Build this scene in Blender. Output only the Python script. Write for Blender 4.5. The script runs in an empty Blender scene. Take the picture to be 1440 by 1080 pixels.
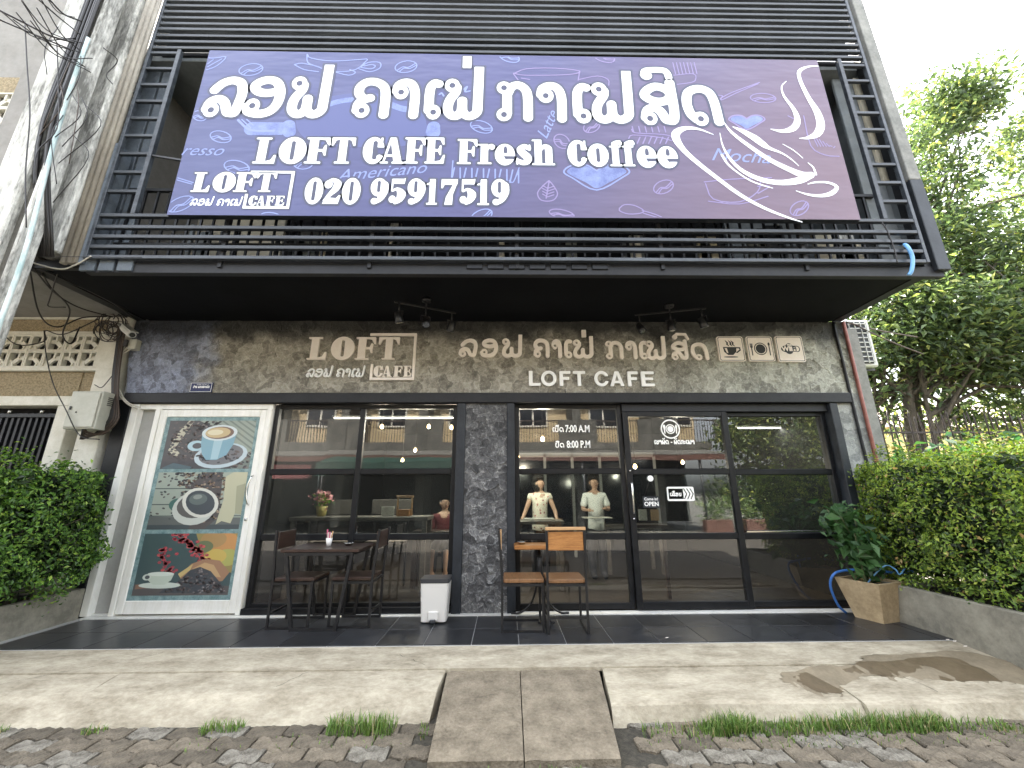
import bpy, bmesh, math, random
import numpy as np
from mathutils import Vector, Matrix

random.seed(7); rng = np.random.default_rng(7)
sc = bpy.context.scene
col = sc.collection
R = math.radians

# ------------------------------------------------------------------ camera
FP, YAW, PIT, ROL = 566.5, R(1.0), R(15.4), R(-0.258)
CAM = np.array([0.0, -5.02, 1.28])
def cam_axes():
    cy, sy, cp, sp, cr, sr = math.cos(YAW), math.sin(YAW), math.cos(PIT), math.sin(PIT), math.cos(ROL), math.sin(ROL)
    f = np.array([sy*cp, cy*cp, sp]); r = np.array([cy, -sy, 0]); u = np.cross(r, f)
    return cr*r+sr*u, -sr*r+cr*u, f
CR, CU, CF = cam_axes()
cd = bpy.data.cameras.new('camera'); cam = bpy.data.objects.new('camera', cd); col.objects.link(cam)
cd.sensor_fit = 'HORIZONTAL'; cd.sensor_width = 36; cd.lens = FP/1440*36; cd.clip_end = 2000; cd.clip_start = 0.05
cam.matrix_world = Matrix([[CR[0], CU[0], -CF[0], CAM[0]], [CR[1], CU[1], -CF[1], CAM[1]], [CR[2], CU[2], -CF[2], CAM[2]], [0, 0, 0, 1]])
sc.camera = cam

# ------------------------------------------------------------------ light
SUN_EL, SUN_AZ = R(56), R(-14)            # azimuth from +Y towards +X: the sun stands behind the cafe
w = bpy.data.worlds.new('World'); sc.world = w; w.use_nodes = True
nt = w.node_tree; bg = nt.nodes['Background']
sky = nt.nodes.new('ShaderNodeTexSky'); sky.sky_type = 'NISHITA'; sky.sun_disc = False
sky.sun_elevation = SUN_EL; sky.sun_rotation = SUN_AZ; sky.dust_density = 5; sky.air_density = 1.2; sky.ozone_density = 1.0
hsv = nt.nodes.new('ShaderNodeHueSaturation'); hsv.inputs['Saturation'].default_value = .3   # thin white haze over the whole sky
nt.links.new(sky.outputs[0], hsv.inputs['Color']); nt.links.new(hsv.outputs[0], bg.inputs[0]); bg.inputs[1].default_value = 0.15
sd = bpy.data.lights.new('sun', 'SUN'); sd.energy = 4.6; sd.angle = R(0.6); sd.color = (1, .93, .82)
sun = bpy.data.objects.new('sun', sd); col.objects.link(sun)
sdir = Vector((math.sin(SUN_AZ)*math.cos(SUN_EL), math.cos(SUN_AZ)*math.cos(SUN_EL), math.sin(SUN_EL)))
sun.rotation_euler = sdir.to_track_quat('Z', 'Y').to_euler()
sc.view_settings.view_transform = 'Standard'; sc.view_settings.look = 'None'
sc.view_settings.exposure = 3.22; sc.view_settings.gamma = 1
sc.cycles.max_bounces = 7; sc.cycles.transparent_max_bounces = 12

# ------------------------------------------------------------------ helpers
def at(x, y, Y):
    """point of the vertical plane at depth Y seen at (x, y) of the photograph"""
    r = (x-720)/FP*CR - (y-540)/FP*CU + CF
    t = (Y-CAM[1])/r[1]; p = CAM+t*r
    return float(p[0]), float(p[2])

MATS = {}
def mat(name, color, rough=.6, spec=.5, metal=0, noise=None, bump=None, emis=None, coat=0, rvar=0):
    """noise=(scale, color2, contrast[, stretch]) bump=(scale, strength, distance)"""
    m = bpy.data.materials.new(name); m.use_nodes = True; t = m.node_tree; b = t.nodes['Principled BSDF']
    b.inputs['Base Color'].default_value = (*color, 1); b.inputs['Roughness'].default_value = rough
    b.inputs['Specular IOR Level'].default_value = spec; b.inputs['Metallic'].default_value = metal
    b.inputs['Coat Weight'].default_value = coat
    tc = t.nodes.new('ShaderNodeTexCoord'); co = tc.outputs['Object']
    if noise:
        if len(noise) > 3:
            mp = t.nodes.new('ShaderNodeMapping'); mp.inputs['Scale'].default_value = noise[3]; t.links.new(co, mp.inputs[0]); nco = mp.outputs[0]
        else: nco = co
        n = t.nodes.new('ShaderNodeTexNoise'); n.inputs['Scale'].default_value = noise[0]; n.inputs['Detail'].default_value = 9; n.inputs['Roughness'].default_value = .65
        t.links.new(nco, n.inputs[0])
        r = t.nodes.new('ShaderNodeValToRGB'); c = noise[2]
        c = .04+.2*(1-c); r.color_ramp.elements[0].position = .5-c; r.color_ramp.elements[1].position = .5+c
        r.color_ramp.elements[0].color = (*color, 1); r.color_ramp.elements[1].color = (*noise[1], 1)
        n_f = t.nodes.new('ShaderNodeTexNoise'); n_f.inputs['Scale'].default_value = noise[0]*7; n_f.inputs['Detail'].default_value = 6; n_f.inputs['Roughness'].default_value = .7; t.links.new(nco, n_f.inputs[0])
        m_f = t.nodes.new('ShaderNodeMath'); m_f.operation = 'MULTIPLY_ADD'; m_f.inputs[1].default_value = .55; m_f.inputs[2].default_value = -.275; t.links.new(n_f.outputs[0], m_f.inputs[0])
        a_f = t.nodes.new('ShaderNodeMath'); a_f.operation = 'ADD'; t.links.new(n.outputs[0], a_f.inputs[0]); t.links.new(m_f.outputs[0], a_f.inputs[1])
        t.links.new(a_f.outputs[0], r.inputs[0]); t.links.new(r.outputs[0], b.inputs['Base Color'])
        if rvar:
            mr = t.nodes.new('ShaderNodeMapRange'); mr.inputs['To Min'].default_value = max(0, rough-rvar); mr.inputs['To Max'].default_value = min(1, rough+rvar)
            t.links.new(n.outputs[0], mr.inputs[0]); t.links.new(mr.outputs[0], b.inputs['Roughness'])
    if bump:
        n2 = t.nodes.new('ShaderNodeTexNoise'); n2.inputs['Scale'].default_value = bump[0]; n2.inputs['Detail'].default_value = 8
        t.links.new(co, n2.inputs[0])
        bp = t.nodes.new('ShaderNodeBump'); bp.inputs['Strength'].default_value = bump[1]; bp.inputs['Distance'].default_value = bump[2]
        t.links.new(n2.outputs[0], bp.inputs['Height']); t.links.new(bp.outputs[0], b.inputs['Normal'])
    if emis:
        b.inputs['Emission Color'].default_value = (*emis[:3], 1); b.inputs['Emission Strength'].default_value = emis[3]
    MATS[name] = m
    return m

def pernoise(m, amount=.35):
    """each object its own brightness"""
    t = m.node_tree; b = t.nodes['Principled BSDF']; oi = t.nodes.new('ShaderNodeObjectInfo')
    mr = t.nodes.new('ShaderNodeMapRange'); mr.inputs['To Min'].default_value = 1-amount; mr.inputs['To Max'].default_value = 1+amount
    t.links.new(oi.outputs['Random'], mr.inputs[0])
    mx = t.nodes.new('ShaderNodeVectorMath'); mx.operation = 'SCALE'
    l = b.inputs['Base Color'].links
    if l: t.links.new(l[0].from_socket, mx.inputs[0])
    else: mx.inputs[0].default_value = b.inputs['Base Color'].default_value[:3]
    t.links.new(mr.outputs[0], mx.inputs['Scale']); t.links.new(mx.outputs[0], b.inputs['Base Color'])
    return m

def colmat(name, rough=.6, translucent=0, spec=.4, coat=0):
    m = bpy.data.materials.new(name); m.use_nodes = True; t = m.node_tree; b = t.nodes['Principled BSDF']
    a = t.nodes.new('ShaderNodeVertexColor'); a.layer_name = 'tint'
    t.links.new(a.outputs[0], b.inputs['Base Color']); b.inputs['Roughness'].default_value = rough; b.inputs['Specular IOR Level'].default_value = spec
    b.inputs['Coat Weight'].default_value = coat
    if translucent:
        tr = t.nodes.new('ShaderNodeBsdfTranslucent'); mx = t.nodes.new('ShaderNodeMixShader'); mx.inputs[0].default_value = translucent
        hs = t.nodes.new('ShaderNodeHueSaturation'); hs.inputs['Value'].default_value = 1.7; hs.inputs['Saturation'].default_value = 1.15
        hs.inputs['Hue'].default_value = .485
        t.links.new(a.outputs[0], hs.inputs['Color']); t.links.new(hs.outputs[0], tr.inputs[0])
        t.links.new(b.outputs[0], mx.inputs[1]); t.links.new(tr.outputs[0], mx.inputs[2]); t.links.new(mx.outputs[0], t.nodes['Material Output'].inputs[0])
    MATS[name] = m
    return m

def wloc(o):
    v = Vector((0, 0, 0))
    while o is not None: v += o.location; o = o.parent
    return v

def tag(o, label=None, cat=None, group=None, kind=None):
    if label: o['label'] = label
    if cat: o['category'] = cat
    if group: o['group'] = group
    if kind: o['kind'] = kind
    return o

def thing(name, label, cat, loc=(0, 0, 0), group=None):
    o = bpy.data.objects.new(name, None); col.objects.link(o); o.location = loc; o.empty_display_size = .1
    return tag(o, label, cat, group)

class MB:
    def __init__(s): s.v = []; s.f = []; s.sm = []; s.c = []
    def add(s, vs, fs, smooth=False, c=None):
        k = len(s.v); s.v += [tuple(map(float, p)) for p in vs]
        for f in fs: s.f.append(tuple(i+k for i in f)); s.sm.append(smooth); s.c.append(c)
        return s
    def box(s, x0, x1, y0, y1, z0, z1, c=None):
        return s.add([(x0, y0, z0), (x1, y0, z0), (x1, y1, z0), (x0, y1, z0), (x0, y0, z1), (x1, y0, z1), (x1, y1, z1), (x0, y1, z1)],
                     [(0, 3, 2, 1), (4, 5, 6, 7), (0, 1, 5, 4), (1, 2, 6, 5), (2, 3, 7, 6), (3, 0, 4, 7)], c=c)
    def bbox(s, x0, x1, y0, y1, z0, z1, b=.006, c=None):
        """box with chamfered edges"""
        b = min(b, (x1-x0)*.45, (y1-y0)*.45, (z1-z0)*.45)
        X, Y, Z = (x0, x1), (y0, y1), (z0, z1); vs = []; ix = {}
        for i in (0, 1):
            for j in (0, 1):
                for k in (0, 1):
                    sx, sy, sz = (b if i == 0 else -b), (b if j == 0 else -b), (b if k == 0 else -b)
                    ix[i, j, k, 0] = len(vs); vs.append((X[i], Y[j]+sy, Z[k]+sz))
                    ix[i, j, k, 1] = len(vs); vs.append((X[i]+sx, Y[j], Z[k]+sz))
                    ix[i, j, k, 2] = len(vs); vs.append((X[i]+sx, Y[j]+sy, Z[k]))
        fs = []
        q = ((0, 0), (1, 0), (1, 1), (0, 1))
        for a in (0, 1):
            f = [ix[a, j, k, 0] for j, k in q]; fs.append(f if a else f[::-1])
            f = [ix[i, a, k, 1] for i, k in q]; fs.append(f[::-1] if a else f)
            f = [ix[i, j, a, 2] for i, j in q]; fs.append(f if a else f[::-1])
        for i in (0, 1):
            for j in (0, 1):
                f = [ix[i, j, 0, 0], ix[i, j, 0, 1], ix[i, j, 1, 1], ix[i, j, 1, 0]]; fs.append(f if (i ^ j) else f[::-1])
                f = [ix[0, i, j, 1], ix[0, i, j, 2], ix[1, i, j, 2], ix[1, i, j, 1]]; fs.append(f if (i ^ j) else f[::-1])
                f = [ix[i, 0, j, 0], ix[i, 0, j, 2], ix[i, 1, j, 2], ix[i, 1, j, 0]]; fs.append(f[::-1] if (i ^ j) else f)
                for k in (0, 1):
                    f = [ix[i, j, k, 0], ix[i, j, k, 1], ix[i, j, k, 2]]; fs.append(f if (i ^ j ^ k) else f[::-1])
        return s.add(vs, fs, c=c)
    def tube(s, pts, r, n=8, cap=True, c=None):
        pts = [Vector(p) for p in pts]; rs = r if isinstance(r, (list, tuple)) else [r]*len(pts)
        vs = []; up = None
        for i, p in enumerate(pts):
            d = (pts[min(i+1, len(pts)-1)]-pts[max(i-1, 0)]).normalized()
            if up is None: up = Vector((0, 0, 1)) if abs(d.z) < .9 else Vector((0, 1, 0))
            a = d.cross(up).normalized(); b = a.cross(d).normalized(); up = b
            for k in range(n):
                t = 2*math.pi*k/n; vs.append(p+rs[i]*(math.cos(t)*a+math.sin(t)*b))
        fs = []
        for i in range(len(pts)-1):
            for k in range(n):
                k2 = (k+1) % n; fs.append((i*n+k, i*n+k2, (i+1)*n+k2, (i+1)*n+k))
        s.add(vs, fs, True, c)
        if cap: s.f.append(tuple(len(s.v)-len(vs)+k for k in range(n-1, -1, -1))); s.sm.append(False); s.c.append(c); s.f.append(tuple(len(s.v)-n+k for k in range(n))); s.sm.append(False); s.c.append(c)
        return s
    def bar(s, p, q, w, h=None, c=None):
        """square section bar from p to q"""
        h = h or w; p, q = Vector(p), Vector(q); d = (q-p).normalized()
        up = Vector((0, 0, 1)) if abs(d.z) < .8 else Vector((0, 1, 0))
        a = d.cross(up).normalized(); b = a.cross(d).normalized()
        vs = [e+sa*a*w/2+sb*b*h/2 for e in (p, q) for sa, sb in ((-1, -1), (1, -1), (1, 1), (-1, 1))]
        return s.add(vs, [(0, 1, 2, 3), (7, 6, 5, 4), (0, 4, 5, 1), (1, 5, 6, 2), (2, 6, 7, 3), (3, 7, 4, 0)], c=c)
    def lathe(s, c0, prof, n=20, c=None, smooth=True):
        vs = [(c0[0]+r*math.cos(2*math.pi*k/n), c0[1]+r*math.sin(2*math.pi*k/n), c0[2]+z) for r, z in prof for k in range(n)]
        fs = [(i*n+k, i*n+(k+1) % n, (i+1)*n+(k+1) % n, (i+1)*n+k) for i in range(len(prof)-1) for k in range(n)]
        s.add(vs, fs, smooth, c); m = len(s.v)-len(vs)
        if prof[0][0] > 1e-4: s.f.append(tuple(m+k for k in range(n-1, -1, -1))); s.sm.append(False); s.c.append(c)
        if prof[-1][0] > 1e-4: s.f.append(tuple(len(s.v)-n+k for k in range(n))); s.sm.append(False); s.c.append(c)
        return s
    def prism(s, pts, axis, a, b, c=None):
        """polygon (2D) extruded along axis 'x','y' or 'z' from a to b"""
        n = len(pts)
        def P(u, v, t): return {'x': (t, u, v), 'y': (u, t, v), 'z': (u, v, t)}[axis]
        vs = [P(u, v, a) for u, v in pts]+[P(u, v, b) for u, v in pts]
        return s.add(vs, [tuple(range(n))[::-1], tuple(range(n, 2*n))]+[(i, (i+1) % n, n+(i+1) % n, n+i) for i in range(n)], c=c)
    def mesh(s, name, off=(0, 0, 0)):
        me = bpy.data.meshes.new(name); o = Vector(off)
        me.from_pydata([(x-o.x, y-o.y, z-o.z) for x, y, z in s.v], [], s.f)
        me.polygons.foreach_set('use_smooth', s.sm)
        if any(x is not None for x in s.c):
            ca = me.color_attributes.new('tint', 'FLOAT_COLOR', 'CORNER'); buf = []
            for f, cc in zip(s.f, s.c):
                buf += [*(cc or (.5, .5, .5)), 1.0]*len(f)
            ca.data.foreach_set('color', buf)
        me.update()
        return me
    def build(s, name, m=None, parent=None, label=None, fix=False):
        off = wloc(parent) if parent is not None else Vector((0, 0, 0))
        me = s.mesh(name, off)
        if fix:
            import bmesh
            bm = bmesh.new(); bm.from_mesh(me); bmesh.ops.recalc_face_normals(bm, faces=bm.faces); bm.to_mesh(me); bm.free()
        o = bpy.data.objects.new(name, me); col.objects.link(o)
        if m is not None: me.materials.append(m if not isinstance(m, str) else MATS[m])
        if parent is not None: o.parent = parent
        if label: o['label'] = label
        return o

def inst(name, me, parent, loc, rz=0, sc_=None):
    """a further object with shared mesh data; loc in world"""
    o = bpy.data.objects.new(name, me); col.objects.link(o)
    o.location = Vector(loc)-(wloc(parent) if parent is not None else Vector((0, 0, 0))); o.rotation_euler = (0, 0, rz)
    if sc_: o.scale = sc_
    if parent is not None: o.parent = parent
    return o

def copy_thing(o, loc, rz=0, label=None, parent=None):
    c = o.copy(); col.objects.link(c)
    if parent is not None: c.parent = parent
    else:
        c.location = loc; c.rotation_euler = (0, 0, rz)
        if label: c['label'] = label
    for ch in list(o.children): copy_thing(ch, None, parent=c)
    return c

def bigmesh(name, V, F, mat_, parent=None, C=None, smooth=False):
    """V (n,3), F (m,k) numpy, C (m,3) face colours"""
    me = bpy.data.meshes.new(name); n, k = F.shape
    if parent is not None: V = V-np.array(wloc(parent))
    me.vertices.add(len(V)); me.vertices.foreach_set('co', V.astype(np.float32).ravel())
    me.loops.add(n*k); me.loops.foreach_set('vertex_index', F.astype(np.int32).ravel())
    me.polygons.add(n); me.polygons.foreach_set('loop_start', np.arange(0, n*k, k, dtype=np.int32))
    me.polygons.foreach_set('use_smooth', np.full(n, smooth))
    me.update(calc_edges=True)
    if C is not None:
        ca = me.color_attributes.new('tint', 'FLOAT_COLOR', 'CORNER')
        ca.data.foreach_set('color', np.repeat(np.hstack([C, np.ones((n, 1))]), k, axis=0).astype(np.float32).ravel())
    o = bpy.data.objects.new(name, me); col.objects.link(o); me.materials.append(mat_)
    if parent is not None: o.parent = parent
    return o

def leaves(name, P, N, size, mat_, parent, cols, weights=None, aspect=.5, droop=.2):
    """folded leaf blades at points P facing roughly N"""
    n = len(P); s = size*(.6+.8*rng.random(n))[:, None]
    N = N+rng.normal(0, .55, (n, 3)); N /= np.linalg.norm(N, axis=1)[:, None]
    A = np.cross(N, rng.normal(0, 1, (n, 3))); A /= np.linalg.norm(A, axis=1)[:, None]
    A[:, 2] -= droop; A /= np.linalg.norm(A, axis=1)[:, None]
    B = np.cross(A, N); B /= np.linalg.norm(B, axis=1)[:, None]
    base = P-A*s*.5; tip = P+A*s*.5-N*s*.12
    l = P-B*s*aspect*.5+N*s*.1-A*s*.03; r = P+B*s*aspect*.5+N*s*.1-A*s*.03
    V = np.stack([base, r, tip, l], 1).reshape(-1, 3); i = np.arange(n)*4
    F = np.concatenate([np.stack([i, i+1, i+2], 1), np.stack([i, i+2, i+3], 1)])
    cols = np.array(cols); ci = rng.choice(len(cols), n, p=weights); C = cols[ci]*(.75+.5*rng.random((n, 1)))
    return bigmesh(name, V, F, mat_, parent, np.concatenate([C, C]))

def spline(P, k=6):
    P = [np.array(p, float) for p in P]; out = []
    Q = [2*P[0]-P[1]]+P+[2*P[-1]-P[-2]]
    for i in range(1, len(Q)-2):
        for j in range(k):
            t = j/k; a, b, c, d = Q[i-1], Q[i], Q[i+1], Q[i+2]
            out.append(.5*((2*b)+(-a+c)*t+(2*a-5*b+4*c-d)*t*t+(-a+3*b-3*c+d)*t**3))
    out.append(P[-1]); return out

# ------------------------------------------------------------------ lettering (signed distance fields turned into meshes)
def sd_cap(X, Z, p, q, r1, r2):
    px, pz = X-p[0], Z-p[1]; dx, dz = q[0]-p[0], q[1]-p[1]; L = dx*dx+dz*dz+1e-12
    h = np.clip((px*dx+pz*dz)/L, 0, 1)
    return np.hypot(px-h*dx, pz-h*dz)-(r1+(r2-r1)*h)
def sd_poly(X, Z, P):
    d = np.full(X.shape, 1e9); s = np.ones(X.shape); n = len(P)
    for i in range(n):
        a, b = P[i], P[i-1]; ex, ez = b[0]-a[0], b[1]-a[1]; wx, wz = X-a[0], Z-a[1]
        h = np.clip((wx*ex+wz*ez)/(ex*ex+ez*ez+1e-12), 0, 1); d = np.minimum(d, (wx-ex*h)**2+(wz-ez*h)**2)
        c1, c2, c3 = Z >= a[1], Z < b[1], ex*wz > ez*wx
        s = np.where((c1 & c2 & c3) | (~c1 & ~c2 & ~c3), -s, s)
    return s*np.sqrt(d)
class Ink:
    """shape list -> field -> mesh; shapes: ('s',pts,r) stroke, ('p',pts) polygon, ('e',cx,cz,rx,rz) ellipse; upper case removes"""
    def __init__(s): s.sh = []
    def field(s, X, Z, grow=0):
        F = np.full(X.shape, 1e3)
        for sh in s.sh:
            k = sh[0]
            if k in 'sS':
                d = np.full(X.shape, 1e3)
                for (a, b) in zip(sh[1][:-1], sh[1][1:]):
                    r1 = a[2] if len(a) > 2 else sh[2]; r2 = b[2] if len(b) > 2 else sh[2]
                    d = np.minimum(d, sd_cap(X, Z, a, b, r1, r2))
            elif k in 'pP': d = sd_poly(X, Z, sh[1])
            else:
                u, v = (X-sh[1])/sh[3], (Z-sh[2])/sh[4]; kk = np.hypot(u, v); g = np.hypot(u/sh[3], v/sh[4])+1e-9; d = kk*(kk-1)/g
            d = d-(grow if k.islower() else -grow)
            F = np.minimum(F, d) if k.islower() else np.maximum(F, -d)
        return F
    def bounds(s):
        a = []
        for sh in s.sh:
            if sh[0] in 'sp':
                r = max([sh[2] if len(sh) > 2 else 0]+[p[2] for p in sh[1] if len(p) > 2])
                a += [(p[0]-r, p[1]-r) for p in sh[1]]+[(p[0]+r, p[1]+r) for p in sh[1]]
            elif sh[0] == 'e': a += [(sh[1]-sh[3], sh[2]-sh[4]), (sh[1]+sh[3], sh[2]+sh[4])]
        a = np.array(a); return a.min(0), a.max(0)
    def mb(s, y, h=.008, thick=0, grow=0, out=None):
        """mesh in the plane Y=y facing -Y; thick: raised letter with sides reaching back to y+thick"""
        lo, hi = s.bounds(); lo = lo-grow-2*h; hi = hi+grow+2*h
        nx, nz = int((hi[0]-lo[0])/h)+2, int((hi[1]-lo[1])/h)+2
        xs, zs = lo[0]+np.arange(nx)*h, lo[1]+np.arange(nz)*h; X, Z = np.meshgrid(xs, zs, indexing='ij')
        F = s.field(X, Z, grow); F = np.where(np.abs(F) < 1e-7, 1e-7, F); I = F < 0
        m = out or MB()
        full = I[:-1, :-1] & I[1:, :-1] & I[1:, 1:] & I[:-1, 1:]
        anyc = (I[:-1, :-1] | I[1:, :-1] | I[1:, 1:] | I[:-1, 1:]) & ~full
        for j in range(nz-1):
            row = full[:, j]; i = 0
            if not row.any(): continue
            idx = np.flatnonzero(np.diff(np.concatenate([[0], row.astype(int), [0]])))
            for a, b in zip(idx[::2], idx[1::2]):
                m.add([(xs[a], y, zs[j]), (xs[b], y, zs[j]), (xs[b], y, zs[j+1]), (xs[a], y, zs[j+1])], [(0, 1, 2, 3)])
        for i, j in zip(*np.nonzero(anyc)):
            c = [(i, j), (i+1, j), (i+1, j+1), (i, j+1)]; poly = []; cut = []
            for k in range(4):
                a, b = c[k], c[(k+1) % 4]
                if I[a]: poly.append((xs[a[0]], zs[a[1]]))
                if I[a] != I[b]:
                    t = F[a]/(F[a]-F[b]); p = (xs[a[0]]+t*(xs[b[0]]-xs[a[0]]), zs[a[1]]+t*(zs[b[1]]-zs[a[1]]))
                    poly.append(p); cut.append((p, I[a]))
            if len(poly) >= 3: m.add([(p[0], y, p[1]) for p in poly], [tuple(range(len(poly)))])
            if thick and len(cut) >= 2:
                for q in range(0, len(cut)-1, 2):
                    p, q2 = cut[q][0], cut[q+1][0]
                    f = (0, 1, 2, 3) if cut[q][1] else (3, 2, 1, 0)
                    m.add([(q2[0], y, q2[1]), (p[0], y, p[1]), (p[0], y+thick, p[1]), (q2[0], y+thick, q2[1])], [f])
        return m

# Lao glyphs: unit height, (rings, strokes); widths in units
def ring(cx, cz, r=.11, w=None): return ('ring', cx, cz, r, w)
LAO = {
 'ລ': (.9, [ring(.2, .18, .11), [(.09, .2), (.15, .37), (.32, .44), (.47, .36), (.56, .16), (.6, .12)], [(.6, .12), (.74, .12), (.79, .3), (.83, .6), (.76, .82), (.57, .89), (.37, .84), (.24, .73), (.18, .65)]]),
 'ອ': (.92, [ring(.2, .28, .11), [(.08, .26), (.12, .15), (.28, .1), (.48, .1), (.68, .18), (.8, .36), (.82, .62), (.7, .84), (.48, .9), (.26, .84), (.17, .73), (.27, .62), (.48, .58), (.74, .62)]]),
 'ຟ': (.98, [ring(.2, .84, .11), [(.31, .8), (.29, .67), (.17, .5), (.12, .35), (.13, .2), (.22, .11), (.34, .11), (.44, .2), (.46, .34), (.46, .47)], [(.46, .34), (.48, .2), (.58, .11), (.7, .11), (.82, .2), (.84, .4), (.86, 1.24)]]),
 'ພ': (.98, [ring(.2, .84, .11), [(.31, .8), (.29, .67), (.17, .5), (.12, .35), (.13, .2), (.22, .11), (.34, .11), (.44, .2), (.46, .34), (.46, .47)], [(.46, .34), (.48, .2), (.58, .11), (.7, .11), (.82, .2), (.84, .4), (.86, .92)]]),
 'ຄ': (.94, [ring(.27, .2, .12), [(.14, .2), (.17, .36), (.3, .46), (.45, .5)], [(.25, .5), (.15, .62), (.17, .78), (.35, .9), (.6, .89), (.8, .76), (.85, .5), (.84, .1)]]),
 'າ': (.7, [ring(.2, .66, .12), [(.08, .68), (.13, .84), (.32, .91), (.5, .84), (.59, .6), (.58, .1)]]),
 'ເ': (.42, [ring(.25, .18, .12), [(.12, .22), (.12, .6), (.15, .8), (.25, .9), (.36, .88)]]),
 'ກ': (.84, [ring(.19, .83, .1), ring(.19, .17, .1), [(.26, .2), (.26, .78)], [(.27, .68), (.36, .85), (.52, .9), (.67, .8), (.73, .6), (.73, .1)]]),
 'ສ': (.9, [ring(.2, .15, .1), [(.1, .17), (.16, .34), (.32, .4), (.47, .32), (.57, .14), (.62, .11)], [(.62, .11), (.76, .12), (.8, .4), (.78, 1.02)], [(.78, .7), (.62, .57), (.36, .56), (.14, .68), (.2, .82), (.42, .92), (.65, .86), (.78, .72)]]),
 'ດ': (.92, [ring(.4, .17, .11), [(.29, .16), (.17, .3), (.12, .55), (.19, .8), (.44, .9), (.68, .82), (.78, .58), (.82, .1)]]),
 'ປ': (.8, [ring(.18, .84, .1), [(.12, .74), (.13, .3), (.24, .11), (.5, .11), (.65, .3), (.66, 1.24)]]),
 'ຜ': (.84, [ring(.18, .84, .1), [(.12, .74), (.12, .12), (.3, .2), (.42, .5), (.55, .2), (.7, .12), (.72, .92)]]),
 'ຂ': (.76, [ring(.2, .82, .1), [(.3, .78), (.2, .5), (.13, .3), (.24, .11), (.46, .11), (.6, .3), (.56, .62), (.66, .88)]]),
 'ນ': (.8, [ring(.2, .84, .1), [(.24, .74), (.24, .14), (.42, .12), (.62, .2), (.66, .92)]]),
 'ະ': (.4, [ring(.15, .72, .07), [(.1, .64), (.3, .72)], ring(.15, .3, .07), [(.1, .22), (.3, .3)]]),
}
MARK = {'่': [[(.0, 1.3), (.0, 1.55)]], 'ົ': [ring(-.3, 1.32, .09), [(-.4, 1.34), (-.3, 1.46), (.1, 1.46), (.26, 1.38), (.28, 1.24)]],
        'ີ': [[(-.3, 1.2), (-.1, 1.36), (.2, 1.3), (.25, 1.16), (-.3, 1.2)], [(.25, 1.16), (.27, 1.42)]], 'ື': [[(-.3, 1.2), (-.1, 1.36), (.2, 1.3), (.25, 1.16), (-.3, 1.2)], [(.27, 1.16), (.27, 1.42)], [(.1, 1.3), (.1, 1.45)]],
        'ິ': [[(-.3, 1.2), (-.1, 1.36), (.2, 1.3), (.25, 1.16), (-.3, 1.2)]], '້': [[(-.15, 1.3), (.0, 1.5), (.05, 1.3), (.25, 1.5)]], 'ັ': [[(-.25, 1.36), (-.1, 1.22), (.1, 1.24), (.28, 1.42)]]}
def lao_shapes(items, X0, X1, Z0, Z1, width, wt=.105, slant=0, tall=1.24):
    sx, sz = (X1-X0)/width, (Z1-Z0); out = []; s = (sx*.5+sz*.5)
    def T(p):
        z = p[1]; z = tall*z/1.24 if z > 1.1 else z
        return (X0+p[0]*sx+slant*z*sz, Z0+z*sz)
    for it in items:
        if it[0] == 'ring':
            _, cx, cz, r, _w = it; wr = min(wt*.62, r*.62) if wt > .06 else wt
            pts = [T((cx+r*math.cos(t), cz+r*math.sin(t))) for t in np.linspace(0, 2*math.pi, 17)]
            out.append(('s', pts, wr*sz))
        else:
            pts = [T(p) for p in spline(it, 4)]
            ends = wt > .06
            out.append(('s', pts, wt*sz))
            if ends:                                    # square ends of the heavy sign face
                for e, d in ((pts[-1], pts[-2]),):
                    pass
    return out
def lao(ch, X0, X1, Z0, Z1, wt=.105, slant=0, tall=1.24):
    k = Ink(); wd, it = LAO[ch]; k.sh = lao_shapes(it, X0, X1, Z0, Z1, wd, wt, slant, tall)
    base, top = Z0, Z0+tall*(Z1-Z0)
    h = Z1-Z0
    for i_ in it:
        if i_[0] == 'ring': k.sh.append(('E', X0+i_[1]*(X1-X0)/wd, Z0+i_[2]*h, .058*h, .066*h))
    k.sh.append(('P', [(X0-h, base-h), (X1+h, base-h), (X1+h, base), (X0-h, base)]))      # feet cut level
    if ch in 'ຟປ': k.sh.append(('P', [(X0-h, top-.02*h), (X1+h, top-.02*h), (X1+h, top+h), (X0-h, top+h)]))
    return k
def lao_line(text, X0, X1, Z0, Z1, wt=.09, slant=0, gap=.08):
    """a small line of text with marks, fitted between X0 and X1"""
    tot = sum((LAO[c][0]+gap) if c in LAO else (.45 if c in ' -' else 0) for c in text); s = (X1-X0)/tot; k = Ink(); x = X0; last = x
    for c in text:
        if c in LAO:
            wd = LAO[c][0]; k.sh += lao_shapes(LAO[c][1], x, x+wd*s, Z0, Z1, wd, wt, slant); last = x+wd*s*.6; x += (wd+gap)*s
        elif c in MARK: k.sh += lao_shapes(MARK[c], last, last+s, Z0, Z1, 1, wt, slant, 1.24)
        elif c == '-': k.sh.append(('s', [(x+.1*s, Z0+.45*(Z1-Z0)), (x+.34*s, Z0+.45*(Z1-Z0))], wt*(Z1-Z0))); x += .45*s
        else: x += .45*s
    return k

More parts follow.
